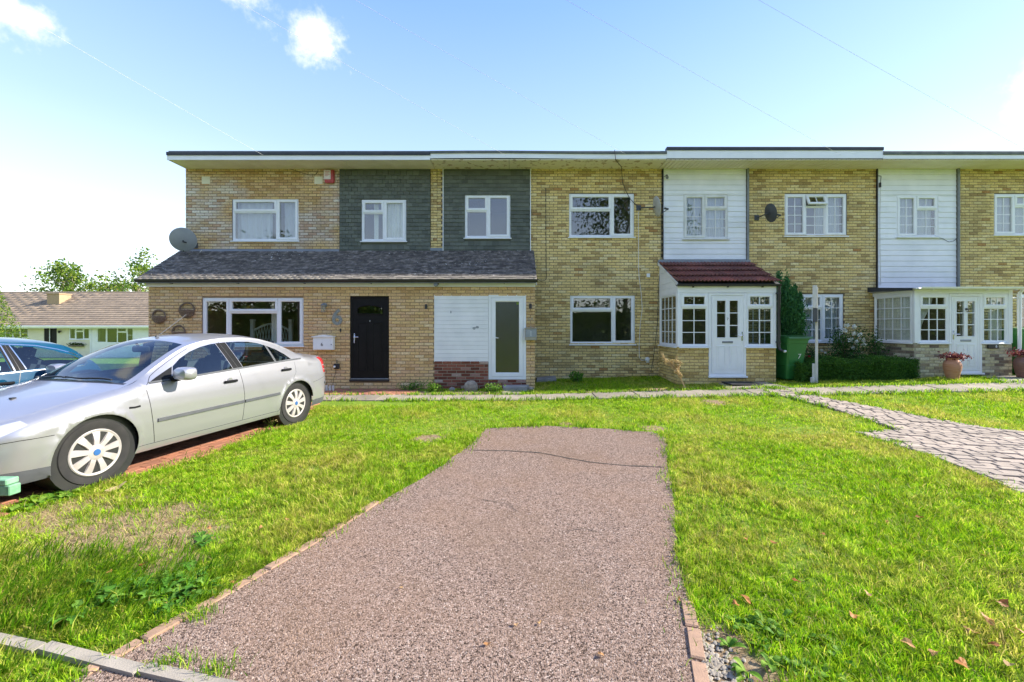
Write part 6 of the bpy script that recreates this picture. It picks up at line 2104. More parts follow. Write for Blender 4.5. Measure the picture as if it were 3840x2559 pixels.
# overhead telephone wires to a pole off to the left
PT = Vector((-10.2, .2, 7.75))
pole = empty('telegraph_pole', (PT.x, PT.y, 0), 'tall timber telegraph pole carrying the overhead wires', 'pole')
MB().tube([(0, 0, -.3), (0, 0, 8.0)], [.15, .10], 14).build('shaft', 'bark', pole, True)
MB().lathe([(.13, 7.68), (.15, 7.70), (.15, 7.76), (.13, 7.78)], 14).build('collar', 'galvanised', pole)
for q, (px, py) in enumerate(((1075, 632), (1983, 632), (2432, 627), (3239, 631), (3985, 640))):
    a = (fx(px), FY - .02, fz(py))
    nm = ('to the end house with the alarm box', 'to the tile hung middle house', 'to the house with the black cable', 'to the house with the propped fanlight', 'to the house past the flat roofed porch')[q]
    cable('telephone_wire', cat_pts(PT, a, .12, 22), .0024, 'cable_white', 'thin pale overhead telephone wire ' + nm, cat='wire', n=5)

# ================================================================ bins, post, pots
def wheelie(x, y, h, label, num, rz=0., mat_='bin_green'):
    z = float(gz(x, y))
    o = empty('wheelie_bin', (x, y, z), label, 'bin', rz=rz)
    b0x, b1x, b0y, b1y = .20, .285, .24, .36
    def ring_(t, ex_=0): w = b0x + (b1x - b0x) * t + ex_; d = b0y + (b1y - b0y) * t + ex_; return w, d
    mb = MB(); N_ = 6; V = []; loops = [0, .03, .33, .345, .36, .88, .885, .95, .95, 1]
    exs = [-.012, 0, 0, .008, 0, 0, .012, .012, .022, .022]
    for t, e in zip(loops, exs):
        w, d = ring_(t, e); c = .035
        V.append([(-w + c, -d, t), (w - c, -d, t), (w, -d + c, t), (w, d - c, t), (w - c, d, t), (-w + c, d, t), (-w, d - c, t), (-w, -d + c, t)])
    sh = lambda t: -.03 * t
    vv = [(p[0], p[1] + sh(p[2]), .03 + p[2] * (h - .10)) for l_ in V for p in l_]
    mb.add(vv, [(i * 8 + k, i * 8 + (k + 1) % 8, (i + 1) * 8 + (k + 1) % 8, (i + 1) * 8 + k) for i in range(len(V) - 1) for k in range(8)] + [tuple(range(8))])
    mb.build('body', mat_, o)
    w, d = ring_(1, .045); zt = h - .07
    lid = MB(); pr = [(-d - .05, zt + .0), (-d - .04, zt + .035), (-d * .5, zt + .065), (d * .7, zt + .07), (d + .03, zt + .05), (d + .03, zt + .0)]
    lid.prism(pr, -w, w, 'yz').build('lid', 'bin_green_lid', o)
    MB().tube([(-w * .8, d + .07, zt + .02), (w * .8, d + .07, zt + .02)], .016, 8).box(-w * .82, -w * .72, d, d + .08, zt - .01, zt + .04).box(w * .72, w * .82, d, d + .08, zt - .01, zt + .04).build('handle', 'bin_green_lid', o)
    for s in (-1, 1):
        MB().lathe([(.0, -.025), (.09, -.025), (.10, -.015), (.10, .015), (.09, .025), (0, .025)], 18, 'x', (s * .26, b0y + .0, .10)).build('wheel', 'rubber', o, True)
    if num:
        tilt = math.atan2(b1y - b0y + .03, h - .1)
        text(num, .17, Matrix.Translation((.06, -(b0y + (b1y - b0y) * .56) - .03 * .56 - .012, .03 + .56 * (h - .1))) @ Matrix.Rotation(tilt, 4, 'X'), 'paint_white', 'number', o, .002)
    return o


wheelie(6.82, 10.62, 1.10, 'green wheelie bin with white number seven beside the tiled porch', '7', R(10))
wheelie(12.75, 10.75, 1.16, 'green wheelie bin past the downpipe of the flat roofed porch', None, R(-4))

# estate agent's post, board seen edge on
bxp = XX(3062, 10.02); byp = 10.02; bzp = float(gz(bxp, byp))
po = empty('sign_post', (bxp, byp, bzp), 'white timber post with a narrow edge-on sign board in front of the hedge', 'sign post', rz=-math.atan2(bxp, byp))
topz = ZZ(1074, byp) - bzp
MB().box(-.028, .028, -.028, .028, -.2, topz - .02, .006).build('post', 'timber_pale', po)
MB().box(-.075, .01, -.30, .35, topz - .52, topz, .004).build('sign_board', 'timber_pale', po)
MB().box(-.068, .022, -.305, .36, topz - .84, topz - .53, .004).build('slip_board', 'car_trim_grey', po)
MB().box(-.085, -.03, -.035, .02, .02, .45, .004).build('support_peg', 'timber_pale', po)
MB().box(-.12, -.03, -.12, -.03, -.02, .13, .012).build('wedge', 'timber_pale', po)


def pot(x, y, s, label, material, seed):
    z = float(gz(x, y)) + .01
    o = empty('plant_pot', (x, y, z), label, 'plant pot', 'large clay urns by the door')
    pr = [(.0, .0), (.145, .0), (.16, .02), (.185, .12), (.215, .24), (.235, .34), (.24, .40), (.232, .46), (.205, .52), (.165, .57), (.145, .59), (.15, .605), (.175, .62), (.178, .635), (.155, .64), (.14, .60), (.0, .58)]
    prof = []
    for i in range(len(pr) - 5):
        a, b = pr[i], pr[i + 1]
        for k in range(3):
            t = k / 3; rr = a[0] + (b[0] - a[0]) * t; prof.append(((rr + (.003 if k == 1 and rr > .15 else 0)) * s, (a[1] + (b[1] - a[1]) * t) * s))
    prof += [(a * s, b * s) for a, b in pr[-5:]]
    prof = [(a * .74, b * .84) for a, b in prof]
    MB().lathe(prof, 36).build('urn', material, o, True)
    MB().lathe([(0, .50 * s), (.10 * s, .50 * s)], 18).build('compost', 'soil', o)
    rg = np.random.default_rng(seed)
    P = rg.normal(size=(420, 3)) * (.13, .09, .04) + (.03, 0, .58 * s)
    V, Fc = leaf_cloud(P, .07, rg, 2.4, .5)
    np_mesh('plant', V, Fc, 'leaf_red', o)['kind'] = 'stuff'


pot(XX(3563, 10.0), 9.95, .92, 'terracotta urn with dry reddish plant beside the flat roofed porch door', 'terracotta', 1)
pot(XX(3850, 9.95), 10.0, 1.0, 'dark glazed urn with red leaved plant by the white downpipe', 'terracotta_dark', 2)

# rocks, broken step and rubble at the foot of the 6A door
def rock(x, y, sx, sy, sz, rz, label, seed, material='rock', cat='stone', lift=0.):
    rg = random.Random(seed)
    bm = bmesh.new(); bmesh.ops.create_icosphere(bm, subdivisions=2, radius=1)
    for v in bm.verts:
        n = 1 + .22 * math.sin(v.co.x * 3 + seed) * math.cos(v.co.y * 2.6 + seed * 2) + rg.uniform(-.07, .07)
        v.co = Vector((v.co.x * sx * n, v.co.y * sy * n, max(v.co.z, -.55) * sz * n))
    me = bpy.data.meshes.new('rock'); bm.to_mesh(me); bm.free(); me.materials.append(MATS[material])
    o = bpy.data.objects.new('rock', me); o.location = (x, y, float(gz(x, y)) + sz * .42 + lift); o.rotation_euler = (0, 0, rz); link(o)
    return tag(o, label, cat)


x, y = G(1773, 1452); rock(x, 10.15, .15, .10, .17, .2, 'pale rough rock leaning on the red brick under the white boarded panel', 2)
rock(XX(1842, 10.05), 10.05, .06, .05, .13, .6, 'small upright pale stone beside the door step', 5)
rock(XX(1990, 10.0), 10.05, .07, .05, .07, .1, 'broken pale stone at the corner of the door step', 8)
rock(XX(1695, 10.15), 10.16, .09, .05, .05, .0, 'dark lump of rubble under the white boarded panel', 11, 'concrete_step')
V, Fs = solid_slab('s', [(XX(1888, 10.0), 9.92), (XX(1975, 10.0), 9.92), (XX(1985, 10.2), 10.28), (XX(1885, 10.2), 10.28)], 'concrete_step', .11, .14, ch=.012)
tag(mesh_obj('door_step', V, Fs, 'concrete_step'), 'worn grey concrete step below the white glazed door', 'step')
V, Fs = solid_slab('s', [(XX(1885, 9.7), 9.46), (XX(1955, 9.7), 9.46), (XX(1955, 9.7), 9.86), (XX(1880, 9.7), 9.86)], 'concrete', .03, .05, ch=.01)
tag(mesh_obj('stepping_slab', V, Fs, 'concrete'), 'flat paving slab between the path and the white glazed door step', 'slab')
V, Fs = solid_slab('s', [(XX(2012, 11.2), 11.15), (XX(2085, 11.2), 11.15), (XX(2085, 11.4), 11.53), (XX(2012, 11.4), 11.53)], 'concrete_step', .10, .16, ch=.012)
tag(mesh_obj('concrete_plinth', V, Fs, 'concrete_step'), 'low concrete plinth in the corner between extension and yellow wall', 'plinth')
lb_ = empty('log_edging', (XX(1180, 9.9), 9.9, .05), 'short pale timber log edging behind the silver car', 'edging', wk=True)
for k in range(9):
    xx = XX(1150, 9.9) + k * .068; zz = float(gz(xx, 9.9 + k * .02))
    MB().tube([(xx, 9.9 + k * .02, zz - .06), (xx, 9.9 + k * .02, zz + .13 + .01 * math.sin(k * 2.3))], .031, 8).build('log', 'timber_pale', lb_, True)
# green painted low rail poking in beside the bumper
gr = empty('knee_rail', (-4.3, 3.25, 0), 'chipped pale green painted timber rail end beside the car bumper', 'rail', wk=True)
MB().box(-5.4, XX(52, 3.25), 3.22, 3.30, ZZ(1856, 3.25), ZZ(1818, 3.25), .006).build('lower_board', 'rail_green', gr)
MB().box(-5.4, XX(42, 3.25), 3.215, 3.305, ZZ(1817, 3.25), ZZ(1795, 3.25), .006).build('upper_board', 'rail_green', gr)
MB().box(-4.75, -4.65, 3.31, 3.40, -.2, ZZ(1800, 3.25), .006).build('post', 'rail_green', gr)

# ================================================================ garden plants
def bush_leaves(n, fn, size, rg, asp=1.7, up=.4):
    return leaf_cloud(fn(n, rg), size, rg, asp, up)


# clipped box hedge
hx0, hx1 = XX(2988, 10.25), XX(3425, 10.3)
hg = empty('box_hedge', ((hx0 + hx1) / 2, 10.4, .3), 'low clipped dark green box hedge in front of the rose bed', 'hedge', wk=True)
rgn = np.random.default_rng(31)
n = 26000
u = rgn.uniform(hx0, hx1, n); face = rgn.random(n)
zt_ = .45 + .05 * np.sin(u * 5.1) + .03 * np.sin(u * 13 + 1)
yy = np.where(face < .55, 10.16 + .05 * np.sin(u * 6 + 1) + rgn.normal(size=n) * .035, rgn.uniform(10.14, 10.72, n))
zz = np.where(face < .55, rgn.uniform(0, 1, n) * zt_, zt_ + rgn.normal(size=n) * .03)
ends = rgn.random(n) < .06
u = np.where(ends, np.where(rgn.random(n) < .5, hx0, hx1) + rgn.normal(size=n) * .03, u); yy = np.where(ends, rgn.uniform(10.15, 10.7, n), yy); zz = np.where(ends, rgn.uniform(0, .47, n), zz)
P = np.column_stack([u, yy, gz(u, yy) + zz])
V, Fc = leaf_cloud(P, .035, rgn, 1.5, .3); np_mesh('foliage', V, Fc, 'leaf_hedge', hg)
mb = MB()
for k in range(10):
    x = hx0 + (hx1 - hx0) * (k + .5) / 10; z = float(gz(x, 10.42))
    for j in range(4):
        mb.tube([(x, 10.42, z - .05), (x + random.uniform(-.12, .12), 10.42 + random.uniform(-.15, .15), z + .40)], [.012, .006], 5)
mb.build('stems', 'bark', hg)
cb_ = MB().box(hx0 + .05, hx1 - .05, 10.22, 10.68, float(gz(9, 10.4)) - .05, float(gz(9, 10.4)) + .33).build('dense_core', 'leaf_hedge', hg)

# conifer column
cx, cy = XX(2945, 11.12), 11.12; cz0 = float(gz(cx, cy))
n_c = 17000
cf = empty('conifer', (cx, cy, cz0), 'upright dark green conifer behind the wheelie bin beside the tiled porch', 'conifer')
MB().tube([(0, 0, -.1), (-.02, 0, 1.9)], [.05, .02], 7).build('trunk', 'bark', cf, True)
n = n_c
P = []
tips = [(-.18, 0, 2.62), (.02, -.03, 2.52), (.26, .02, 2.30), (.36, -.05, 2.08), (-.05, -.1, 2.2), (.14, -.14, 1.85), (.32, -.14, 1.7), (-.16, -.1, 1.7)]
for i in range(n):
    tp = tips[i % len(tips)]; t = rgn.random() ** .75
    base = np.array((.0, 0, .35)); c = base + (np.array(tp) - base) * t
    w = .19 * math.sin(math.pi * min(t * .9 + .08, 1)) + .02
    P.append(c + rgn.normal(size=3) * (w * .6, w * .6, .06))
V, Fc = leaf_cloud(np.array(P), .085, rgn, 2.6, 2.2); np_mesh('crown', V, Fc, 'leaf_conifer', cf)


def shrub(name, x, y, h, w, label, leafmat, nleaf, leaf, seed, cat='shrub', stems=9, flowers=None, fl_mat='petal_white', fl_size=.05):
    rg = np.random.default_rng(seed); z = float(gz(x, y))
    o = empty(name, (x, y, z), label, cat)
    mb = MB(); tipsl = []
    for k in range(stems):
        a = rg.uniform(0, 6.28); q = rg.uniform(.3, 1)
        tip = np.array((math.cos(a) * w * q, math.sin(a) * w * .6 * q, h * rg.uniform(.6, 1)))
        mid = tip * (.45, .45, .55)
        mb.tube([(rg.uniform(-.05, .05), rg.uniform(-.05, .05), -.05), tuple(mid), tuple(tip)], [.012, .008, .003], 5)
        tipsl.append((mid, tip))
    mb.build('stems', 'bark', o)
    P = []
    for i in range(nleaf):
        m, t = tipsl[i % stems]; s = rg.random() ** .7
        c = m * s * 2 if s < .5 else m + (t - m) * (s - .5) * 2
        P.append(c + rg.normal(size=3) * w * .20)
    P = np.array(P); P[:, 2] = np.abs(P[:, 2])
    V, Fc = leaf_cloud(P, leaf, rg, 1.6, .4); np_mesh('foliage', V, Fc, leafmat, o)
    if flowers:
        for fxp, fyp, fzp in flowers:
            c = np.array((fxp - x, fyp - y, fzp - z))
            Q = c + rg.normal(size=(26, 3)) * fl_size * .38
            V, Fc = leaf_cloud(Q, fl_size, rg, 1.2, .8); np_mesh('flower', V, Fc, fl_mat, o)
    return o


yr_ = 10.95
fl_ = [(XX(px, yr_ - .2), yr_ - .2, ZZ(py, yr_ - .2)) for px, py in ((3177, 1222), (3205, 1227), (3203, 1250), (3211, 1283), (3234, 1276), (3240, 1293), (3199, 1303), (3225, 1258), (3168, 1240), (3190, 1274))]
shrub('rose_bush', XX(3180, yr_), yr_, 1.25, .50, 'tall rose bush with white flowers between the two porches', 'leaf_rose', 2600, .055, 3, 'rose bush', 12, fl_, fl_size=.06)
shrub('rose_bush', XX(3085, 10.95), 10.95, .65, .45, 'low rose bush with small pale blooms behind the hedge near the sign post', 'leaf_rose', 1500, .05, 4, 'rose bush', 9, [(XX(3080, 10.8), 10.8, ZZ(1315, 10.8)), (XX(3095, 10.8), 10.8, ZZ(1324, 10.8))], fl_size=.035)
shrub('rose_bush', XX(3028, 10.95), 10.95, .60, .26, 'small rose bush with a red bloom beside the green bin', 'leaf_rose', 800, .05, 5, 'rose bush', 7, [(XX(3034, 10.8), 10.8, ZZ(1338, 10.8))], 'petal_red', .04)
shrub('rose_bush', XX(3290, 10.9), 10.9, 1.25, .33, 'straggling rose with one long stem before the side window of the flat roofed porch', 'leaf_rose', 900, .05, 6, 'rose bush', 8)
# dead shrub leaning by the porch
bx_, by_ = G(2579, 1466)
db = empty('dead_shrub', (bx_, by_, float(gz(bx_, by_))), 'dry brown leafless shrub leaning over in front of the tiled porch', 'shrub')
rd_ = random.Random(8)
mb = MB(); tipsl = []
def branch(p, d, L, r, lvl):
    q = p + d * L
    mb.tube([p, p.lerp(q, .5) + Vector((rd_.uniform(-.02, .02), rd_.uniform(-.02, .02), 0)) * L, q], [r, r * .8, r * .55], 5)
    if lvl == 0: tipsl.append((p, q)); return
    for k in range(4):
        dd = (d + Vector((rd_.gauss(0, .22), rd_.gauss(0, .22), rd_.gauss(0.05, .2)))).normalized()
        branch(p.lerp(q, rd_.uniform(.35, 1)), dd, L * rd_.uniform(.5, .8), r * .55, lvl - 1)


branch(Vector((0, 0, -.05)), Vector((-.42, .0, .9)).normalized(), .40, .02, 4)
mb.build('branches', 'twig_dry', db)
P = np.array([np.array(a.lerp(b, rgn.random())) + rgn.normal(size=3) * .012 for a, b in tipsl for _ in range(6)])
V, Fc = leaf_cloud(P, .032, rgn, 1.6, .2); np_mesh('dry_leaves', V, Fc, 'grass_dry', db)
shrub('dark_plant', XX(2160, 11.0), 11.0, .26, .28, 'dark low plant in the grass below the ground floor window of the yellow house', 'leaf_weed', 420, .06, 15, 'plant', 8)
shrub('grey_plant', XX(1530, 10.1), 10.12, .16, .34, 'low silvery herb at the foot of the brick wall beside the black door', 'leaf_weed', 500, .04, 16, 'plant', 8)
shrub('weed', XX(1625, 9.9), 9.9, .2, .22, 'bright green weed clump below the white boarded panel', 'leaf_broad', 420, .05, 17, 'plant', 8)
shrub('weed', XX(1850, 9.7), 9.7, .2, .2, 'green leafy weed clump beside the small upright stone', 'leaf_broad', 300, .05, 18, 'plant', 7)

# ================================================================ lawn
def in_hard(x, y, m=0.):
    h = inpoly(x, y, DRIVEW) | inpoly(x, y, LP) | inpoly(x, y, RP)
    h |= (y > PATHY0 - .01) & (y < PATHY1 + .01) & (x > -4.7)
    h |= (y > EY - .01) & (x < ex1)                                       # buildings
    h |= (y > P7 - .02) & (x > XX(2541, P7) - .02) & (x < XX(2909, P7) + .02)
    h |= (y > P8 - .02) & (x > XX(3428, P8) - .02)
    h |= (y > FY - .01)
    h |= (y > 9.4) & (x > 4.95) & (x < 6.05)
    h |= (y > 9.4) & (x > 11.1 - (y - 9.4) * -.5)
    h |= (y > 10.12) & (x > hx0) & (x < hx1 + .2)
    h |= (x < -2.0) & (y > 8.3) & (y < 10.5)
    h |= (y > 9.9) & (y < 10.4) & (x > XX(1885, 10)) & (x < XX(1980, 10))
    for a, b in zip(kr[:-1], kr[1:]):
        dx, dy = b[0] - a[0], b[1] - a[1]; L = math.hypot(dx, dy)
        t = ((x - a[0]) * dx + (y - a[1]) * dy) / L / L; dd = np.abs((x - a[0]) * dy - (y - a[1]) * dx) / L
        h |= (t > 0) & (t < 1) & (dd < .05)
    return h


_gn = [(RNG.uniform(-1, 1, 2), RNG.uniform(.5, 2.8), RNG.uniform(0, 6.28)) for _ in range(14)]
def patch(x, y):
    s = 0
    for d, k, p in _gn:
        d = d / np.linalg.norm(d); s = s + np.sin((x * d[0] + y * d[1]) * k * 2 + p)
    return s / 5.


def scatter(n, x0, x1, y0, y1, dens_fn, rg):
    out = []; got = 0
    for _ in range(60):
        x = rg.uniform(x0, x1, 60000); y = rg.uniform(y0, y1, 60000)
        k = (np.abs(x) < y * 1.24 + 2.)
        x, y = x[k], y[k]
        k = ~in_hard(x, y); x, y = x[k], y[k]
        k = rg.random(len(x)) < dens_fn(x, y); x, y = x[k], y[k]
        out.append(np.column_stack([x, y])); got += len(x)
        if got >= n: break
    return np.concatenate(out)[:n]


def bare(x, y):
    b = np.zeros(len(x))
    for (cx_, cy_), r in BARE: b = np.maximum(b, 1 - np.clip(np.hypot(x - cx_, (y - cy_)) / r, 0, 1) ** 2)
    return b


def dens(x, y): return np.clip(1.0 + .45 * patch(x * 2, y * 2) - 1.15 * bare(x, y), .04, 1)


def blades(P, h, w, rg, lean=.5, dirn=None, seg=2, bend=.5):
    n = len(P)
    hgt = h * rg.uniform(.45, 1.25, n); a = rg.uniform(0, 6.28, n)
    lx, ly = np.cos(a) * lean * hgt * rg.uniform(.1, 1, n), np.sin(a) * lean * hgt * rg.uniform(.1, 1, n)
    if dirn is not None: lx = lx * .5 + dirn[0] * hgt; ly = ly * .5 + dirn[1] * hgt
    f = rg.uniform(0, 6.28, n); wx, wy = np.cos(f) * w * .5, np.sin(f) * w * .5
    z = gz(P[:, 0], P[:, 1])
    B = np.column_stack([P, z - .004])
    W = np.column_stack([wx, wy, np.zeros(n)])
    M_ = B + np.column_stack([lx * .35, ly * .35, hgt * .6])
    Tp = B + np.column_stack([lx, ly, hgt * (1 - .35 * lean * rg.uniform(0, 1, n))])
    if seg == 1:
        V = np.stack([B - W, B + W, Tp], 1).reshape(-1, 3); i = np.arange(n)[:, None] * 3
        return V, i + np.array([[0, 1, 2]])
    V = np.stack([B - W, B + W, M_ + W * .8, M_ - W * .8, Tp], 1).reshape(-1, 3); i = np.arange(n)[:, None] * 5
    return V, np.concatenate([i + np.array([[0, 1, 2]]), i + np.array([[0, 2, 3]]), i + np.array([[3, 2, 4]])])


def join(parts):
    Vs, Fs, o = [], [], 0
    for v, f in parts: Vs.append(v); Fs.append(f + o); o += len(v)
    return np.concatenate(Vs), np.concatenate(Fs)


g1 = np.random.default_rng(101)


def tufts(C, k, rad, h, w, rg, seg=2, splay=.9):
    """k blades fanning out of every tuft"""
    n = len(C)
    d = rg.normal(size=(n, k, 2)); P = (C[:, None, :] + d * rad * rg.uniform(.5, 1.5, (n, 1, 1))).reshape(-1, 2)
    ok = ~in_hard(P[:, 0], P[:, 1]) | (rg.random(len(P)) < .25)
    hh = np.repeat(h * rg.uniform(.55, 1.45, n), k); d = d.reshape(-1, 2) * splay * .55
    P, hh, d = P[ok], hh[ok], d[ok]
    return blades(P, hh, w, rg, .55, (d[:, 0], d[:, 1]), seg)


def hp(C): return 1 + .4 * np.clip(patch(C[:, 0] * 1.3, C[:, 1] * 1.3), -1, 1.2)


near = scatter(11500, -6, 6.2, 1.7, 3.6, dens, g1)
mid = scatter(13500, -8, 9.6, 3.6, 6.2, dens, g1)
far = scatter(18500, -8, 17, 6.2, 11.6, dens, g1)
fil = scatter(105000, -8, 9.6, 1.7, 6.2, dens, g1)
V, Fc = join([tufts(near, 13, .016, .046 * hp(near), .0046, g1), tufts(mid, 12, .022, .046 * hp(mid), .0062, g1), tufts(far, 8, .035, .050 * hp(far), .011, g1, 1), blades(fil, .028, .0042, g1, 1.2)])
lawn = tag(np_mesh('lawn', V, Fc, 'grass'), 'short sunlit grass of the front lawns', 'grass', kind='stuff')
# straw and dead stalks
st_ = scatter(5200, -5, 6, 1.7, 7.5, lambda x, y: np.clip(.25 + .75 * bare(x, y) + .2 * patch(x, y), .03, 1), g1)
V, Fc = blades(st_, .05, .0022, g1, 2.2)
st2 = scatter(9000, -4.6, -1.2, 1.8, 3.9, lambda x, y: np.clip(bare(x, y) * 1.4, 0, 1), g1)
V2, F2 = blades(st2, .035, .0025, g1, 3.2)
st3 = scatter(420, -5, 3.5, 2.2, 7.5, lambda x, y: np.clip(.2 + .3 * patch(x, y), 0.02, 1), g1)
V3, F3 = blades(st3, .15, .002, g1, .7)
V, Fc = join([(V, Fc), (V2, F2), (V3, F3)])
tag(np_mesh('dry_grass', V, Fc, 'grass_dry'), 'dry straw and dead stalks lying in the lawn', 'grass', kind='stuff')
# long grass in the near left corner, laid over by the wind
ctr = GD(110, 1370)
def ld(x, y): return np.clip(1.2 - np.hypot((x - ctr[0]) / 1.05, (y - ctr[1]) / .55), 0, 1)
lg = scatter(620, -4.6, -1.2, 1.7, 3.2, ld, g1)
lgr = np.repeat(lg, 7, 0) + g1.normal(size=(len(lg) * 7, 2)) * .012
V, Fc = blades(lgr, .135, .0055, g1, .8, (.75 + g1.normal(size=len(lgr)) * .3, -.12 + g1.normal(size=len(lgr)) * .25))
lg2 = scatter(2600, -3.5, 2.5, 1.6, 4.2, lambda x, y: np.clip(.15 + .5 * patch(x * 1.7 + 3, y * 1.7), 0, 1), g1)
V2, F2 = blades(lg2, .08, .005, g1, .9)
# ragged fringes that spill over the edges of the bay and the paths
ed = []
for poly in (DRIVEW, RP, LP, PATHP):
    p = np.array(subdiv(poly, .02)); k = (p[:, 1] > 1.6) & (np.abs(p[:, 0]) < p[:, 1] * 1.25 + .3) & (p[:, 1] < 9.6)
    p = p[k]; p = np.repeat(p, 6, 0) + g1.normal(size=(len(p) * 6, 2)) * .06
    ed.append(p)
ed = np.concatenate(ed); ed = ed[g1.random(len(ed)) < np.clip(.4 + .7 * patch(ed[:, 0] * 4, ed[:, 1] * 4), .05, 1)]
ed = ed[~inpoly(ed[:, 0], ed[:, 1], [(-12, 7), (-3.2, 7), (-2, 10.4), (-12, 10.4)])]
pe = g1.uniform(-4.6, 14.5, 5200); pe = np.column_stack([pe, np.where(g1.random(5200) < .6, PATHY0, PATHY1) + g1.normal(size=5200) * .07])
pe = pe[g1.random(len(pe)) < np.clip(.5 + .6 * patch(pe[:, 0] * 3, pe[:, 1] * 3), .1, 1)]
ed = np.concatenate([ed, pe])
V3, F3 = blades(ed, .05 + .006 * ed[:, 1], .0016 * np.maximum(ed[:, 1], 3.), g1, .9)
V, Fc = join([(V, Fc), (V2, F2), (V3, F3)])
tag(np_mesh('long_grass', V, Fc, 'grass_long'), 'longer tufted grass at the lawn edges and corner', 'grass', kind='stuff')


def rosette(name, x, y, r, n, label, material, seed, w=.22, up=.35, cat='plant', jag=False, cnt=1, spread=0.):
    """weed with long leaves springing from a centre"""
    rg = random.Random(seed); o = empty(name, (x, y, float(gz(x, y))), label, cat)
    for q in range(cnt):
        mb = MB(); ox, oy = rg.gauss(0, spread), rg.gauss(0, spread * .6)
        for k in range(n):
            a = rg.uniform(0, 6.28); L = r * rg.uniform(.55, 1.15); e = rg.uniform(.15, up * 2)
            d = Vector((math.cos(a), math.sin(a), 0)); s = Vector((-d.y, d.x, 0)); V = []; Fs = []
            m = 7
            for i in range(m + 1):
                t = i / m
                c = Vector((ox, oy, .004)) + d * L * t * (1 - .25 * e * t) + Vector((0, 0, 1)) * L * e * (t - .75 * t * t)
                ww = w * L * math.sin(math.pi * (t * .9 + .06)) ** .8 * (1 if not jag else (1.25 if i % 2 else .45))
                V += [c - s * ww + Vector((0, 0, ww * .3)), c, c + s * ww + Vector((0, 0, ww * .3))]
                if i:
                    b = 3 * (i - 1); Fs += [(b, b + 1, b + 4, b + 3), (b + 1, b + 2, b + 5, b + 4)]
            mb.add(V, Fs)
        me = mesh_obj('leaves', mb.v, mb.f, material, o)
    return o


x, y = GD(300, 1375); rosette('thistle', x, y, .17, 11, 'big patch of dark green thistle leaves beside the edging bricks', 'leaf_weed', 1, .14, .5, jag=True, cnt=10, spread=.17)
x, y = GD(390, 1345); rosette('thistle', x, y, .15, 10, 'pointed pale green thistle growing out of the big weed patch toward the bay', 'leaf_weed', 2, .13, .6, jag=True, cnt=5, spread=.10)
x, y = GD(450, 1245); rosette('weed', x, y, .10, 9, 'dark weed tuft at the edge of the bare patch', 'leaf_weed', 3, .2, .5, cnt=3, spread=.07)
x, y = GD(110, 1150); rosette('weed', x, y, .10, 9, 'broad leaved weeds along the red brick paving by the front tyre', 'leaf_broad', 4, .32, .6, cnt=9, spread=.16)
x, y = GD(280, 1125); rosette('weed', x, y, .08, 8, 'fine green weed against the front tyre', 'leaf_broad', 14, .2, .8, cnt=4, spread=.10)
for k, (dx, dy, nm) in enumerate(((1700, 1440, 'broad leaved dock beside the right edging bricks'), (1780, 1460, 'broad leaved plantain in the right lawn near the edging bricks'), (1730, 1530, 'pale leaved weed by the bare soil at the edging bricks'), (1860, 1520, 'broad leaved dock clump among the fallen leaves'))):
    x, y = GD(dx, dy); rosette('dock_plant', x, y, .085, 8, nm, 'leaf_broad', 20 + k, .17, .7, cnt=5, spread=.14)
for k, (dx, dy, nm) in enumerate(((455, 1420, 'grass tuft on the tarmac beside the left edging bricks'), (385, 1535, 'grass tuft on the tarmac by the kerb end'), (490, 1555, 'small grass tuft on the tarmac near the kerb stones'), (2125, 1050, 'green tuft growing between the paving blocks'), (2060, 1020, 'weeds creeping over the edge of the paving blocks'))):
    x, y = GD(dx, dy)
    o = empty('grass_tuft', (x, y, float(gz(x, y))), nm, 'grass tuft', wk=True)
    Q = np.array((x, y)) + g1.normal(size=(130, 2)) * (.05, .035)
    V, Fc = blades(Q, .06, .004, g1, 1.0); V[:, 2] += .012
    np_mesh('blades', V, Fc, 'grass_long', o)['kind'] = 'stuff'
# weed with yellow heads by the rear tyre
x, y = GD(622, 985)
o = empty('ragwort', (x, y, float(gz(x, y))), 'thin yellow flowering weed in front of the rear tyre', 'plant')
mb = MB(); tp_ = []
for k in range(9):
    q = Vector((random.uniform(-.12, .12), random.uniform(-.05, .05), random.uniform(.1, .24))); mb.tube([(0, 0, -.02), q * .5 + Vector((.01, 0, .02)), q], .003, 4); tp_.append(q)
mb.build('stems', 'leaf_broad', o)
V, Fc = leaf_cloud(np.concatenate([np.array(q) + g1.normal(size=(7, 3)) * .012 for q in tp_]), .018, g1, 1.2, .6); np_mesh('flower_heads', V, Fc, 'grass_dry', o)

# fallen leaves
def fallen(x, y, s, seed, label, group=None, material='leaf_fallen'):
    rg = random.Random(seed); n = 14; V = [(0, 0, .012)]
    for k in range(n):
        a = 2 * math.pi * k / n; r = s * (.55 + .45 * abs(math.cos(a * 1.5 + .3))) * rg.uniform(.85, 1.1)
        V.append((r * math.cos(a) * 1.25, r * math.sin(a) * .8, .012 + .35 * s * math.sin(a * 2 + seed) * rg.uniform(.4, 1)))
    o = mesh_obj('fallen_leaf', V, [(0, k + 1, (k + 1) % n + 1) for k in range(n)], material)
    o.location = (x, y, float(gz(x, y)) + .03); o.rotation_euler = (rg.uniform(-.3, .3), rg.uniform(-.3, .3), rg.uniform(0, 6.28))
    return tag(o, label, 'leaf', group)


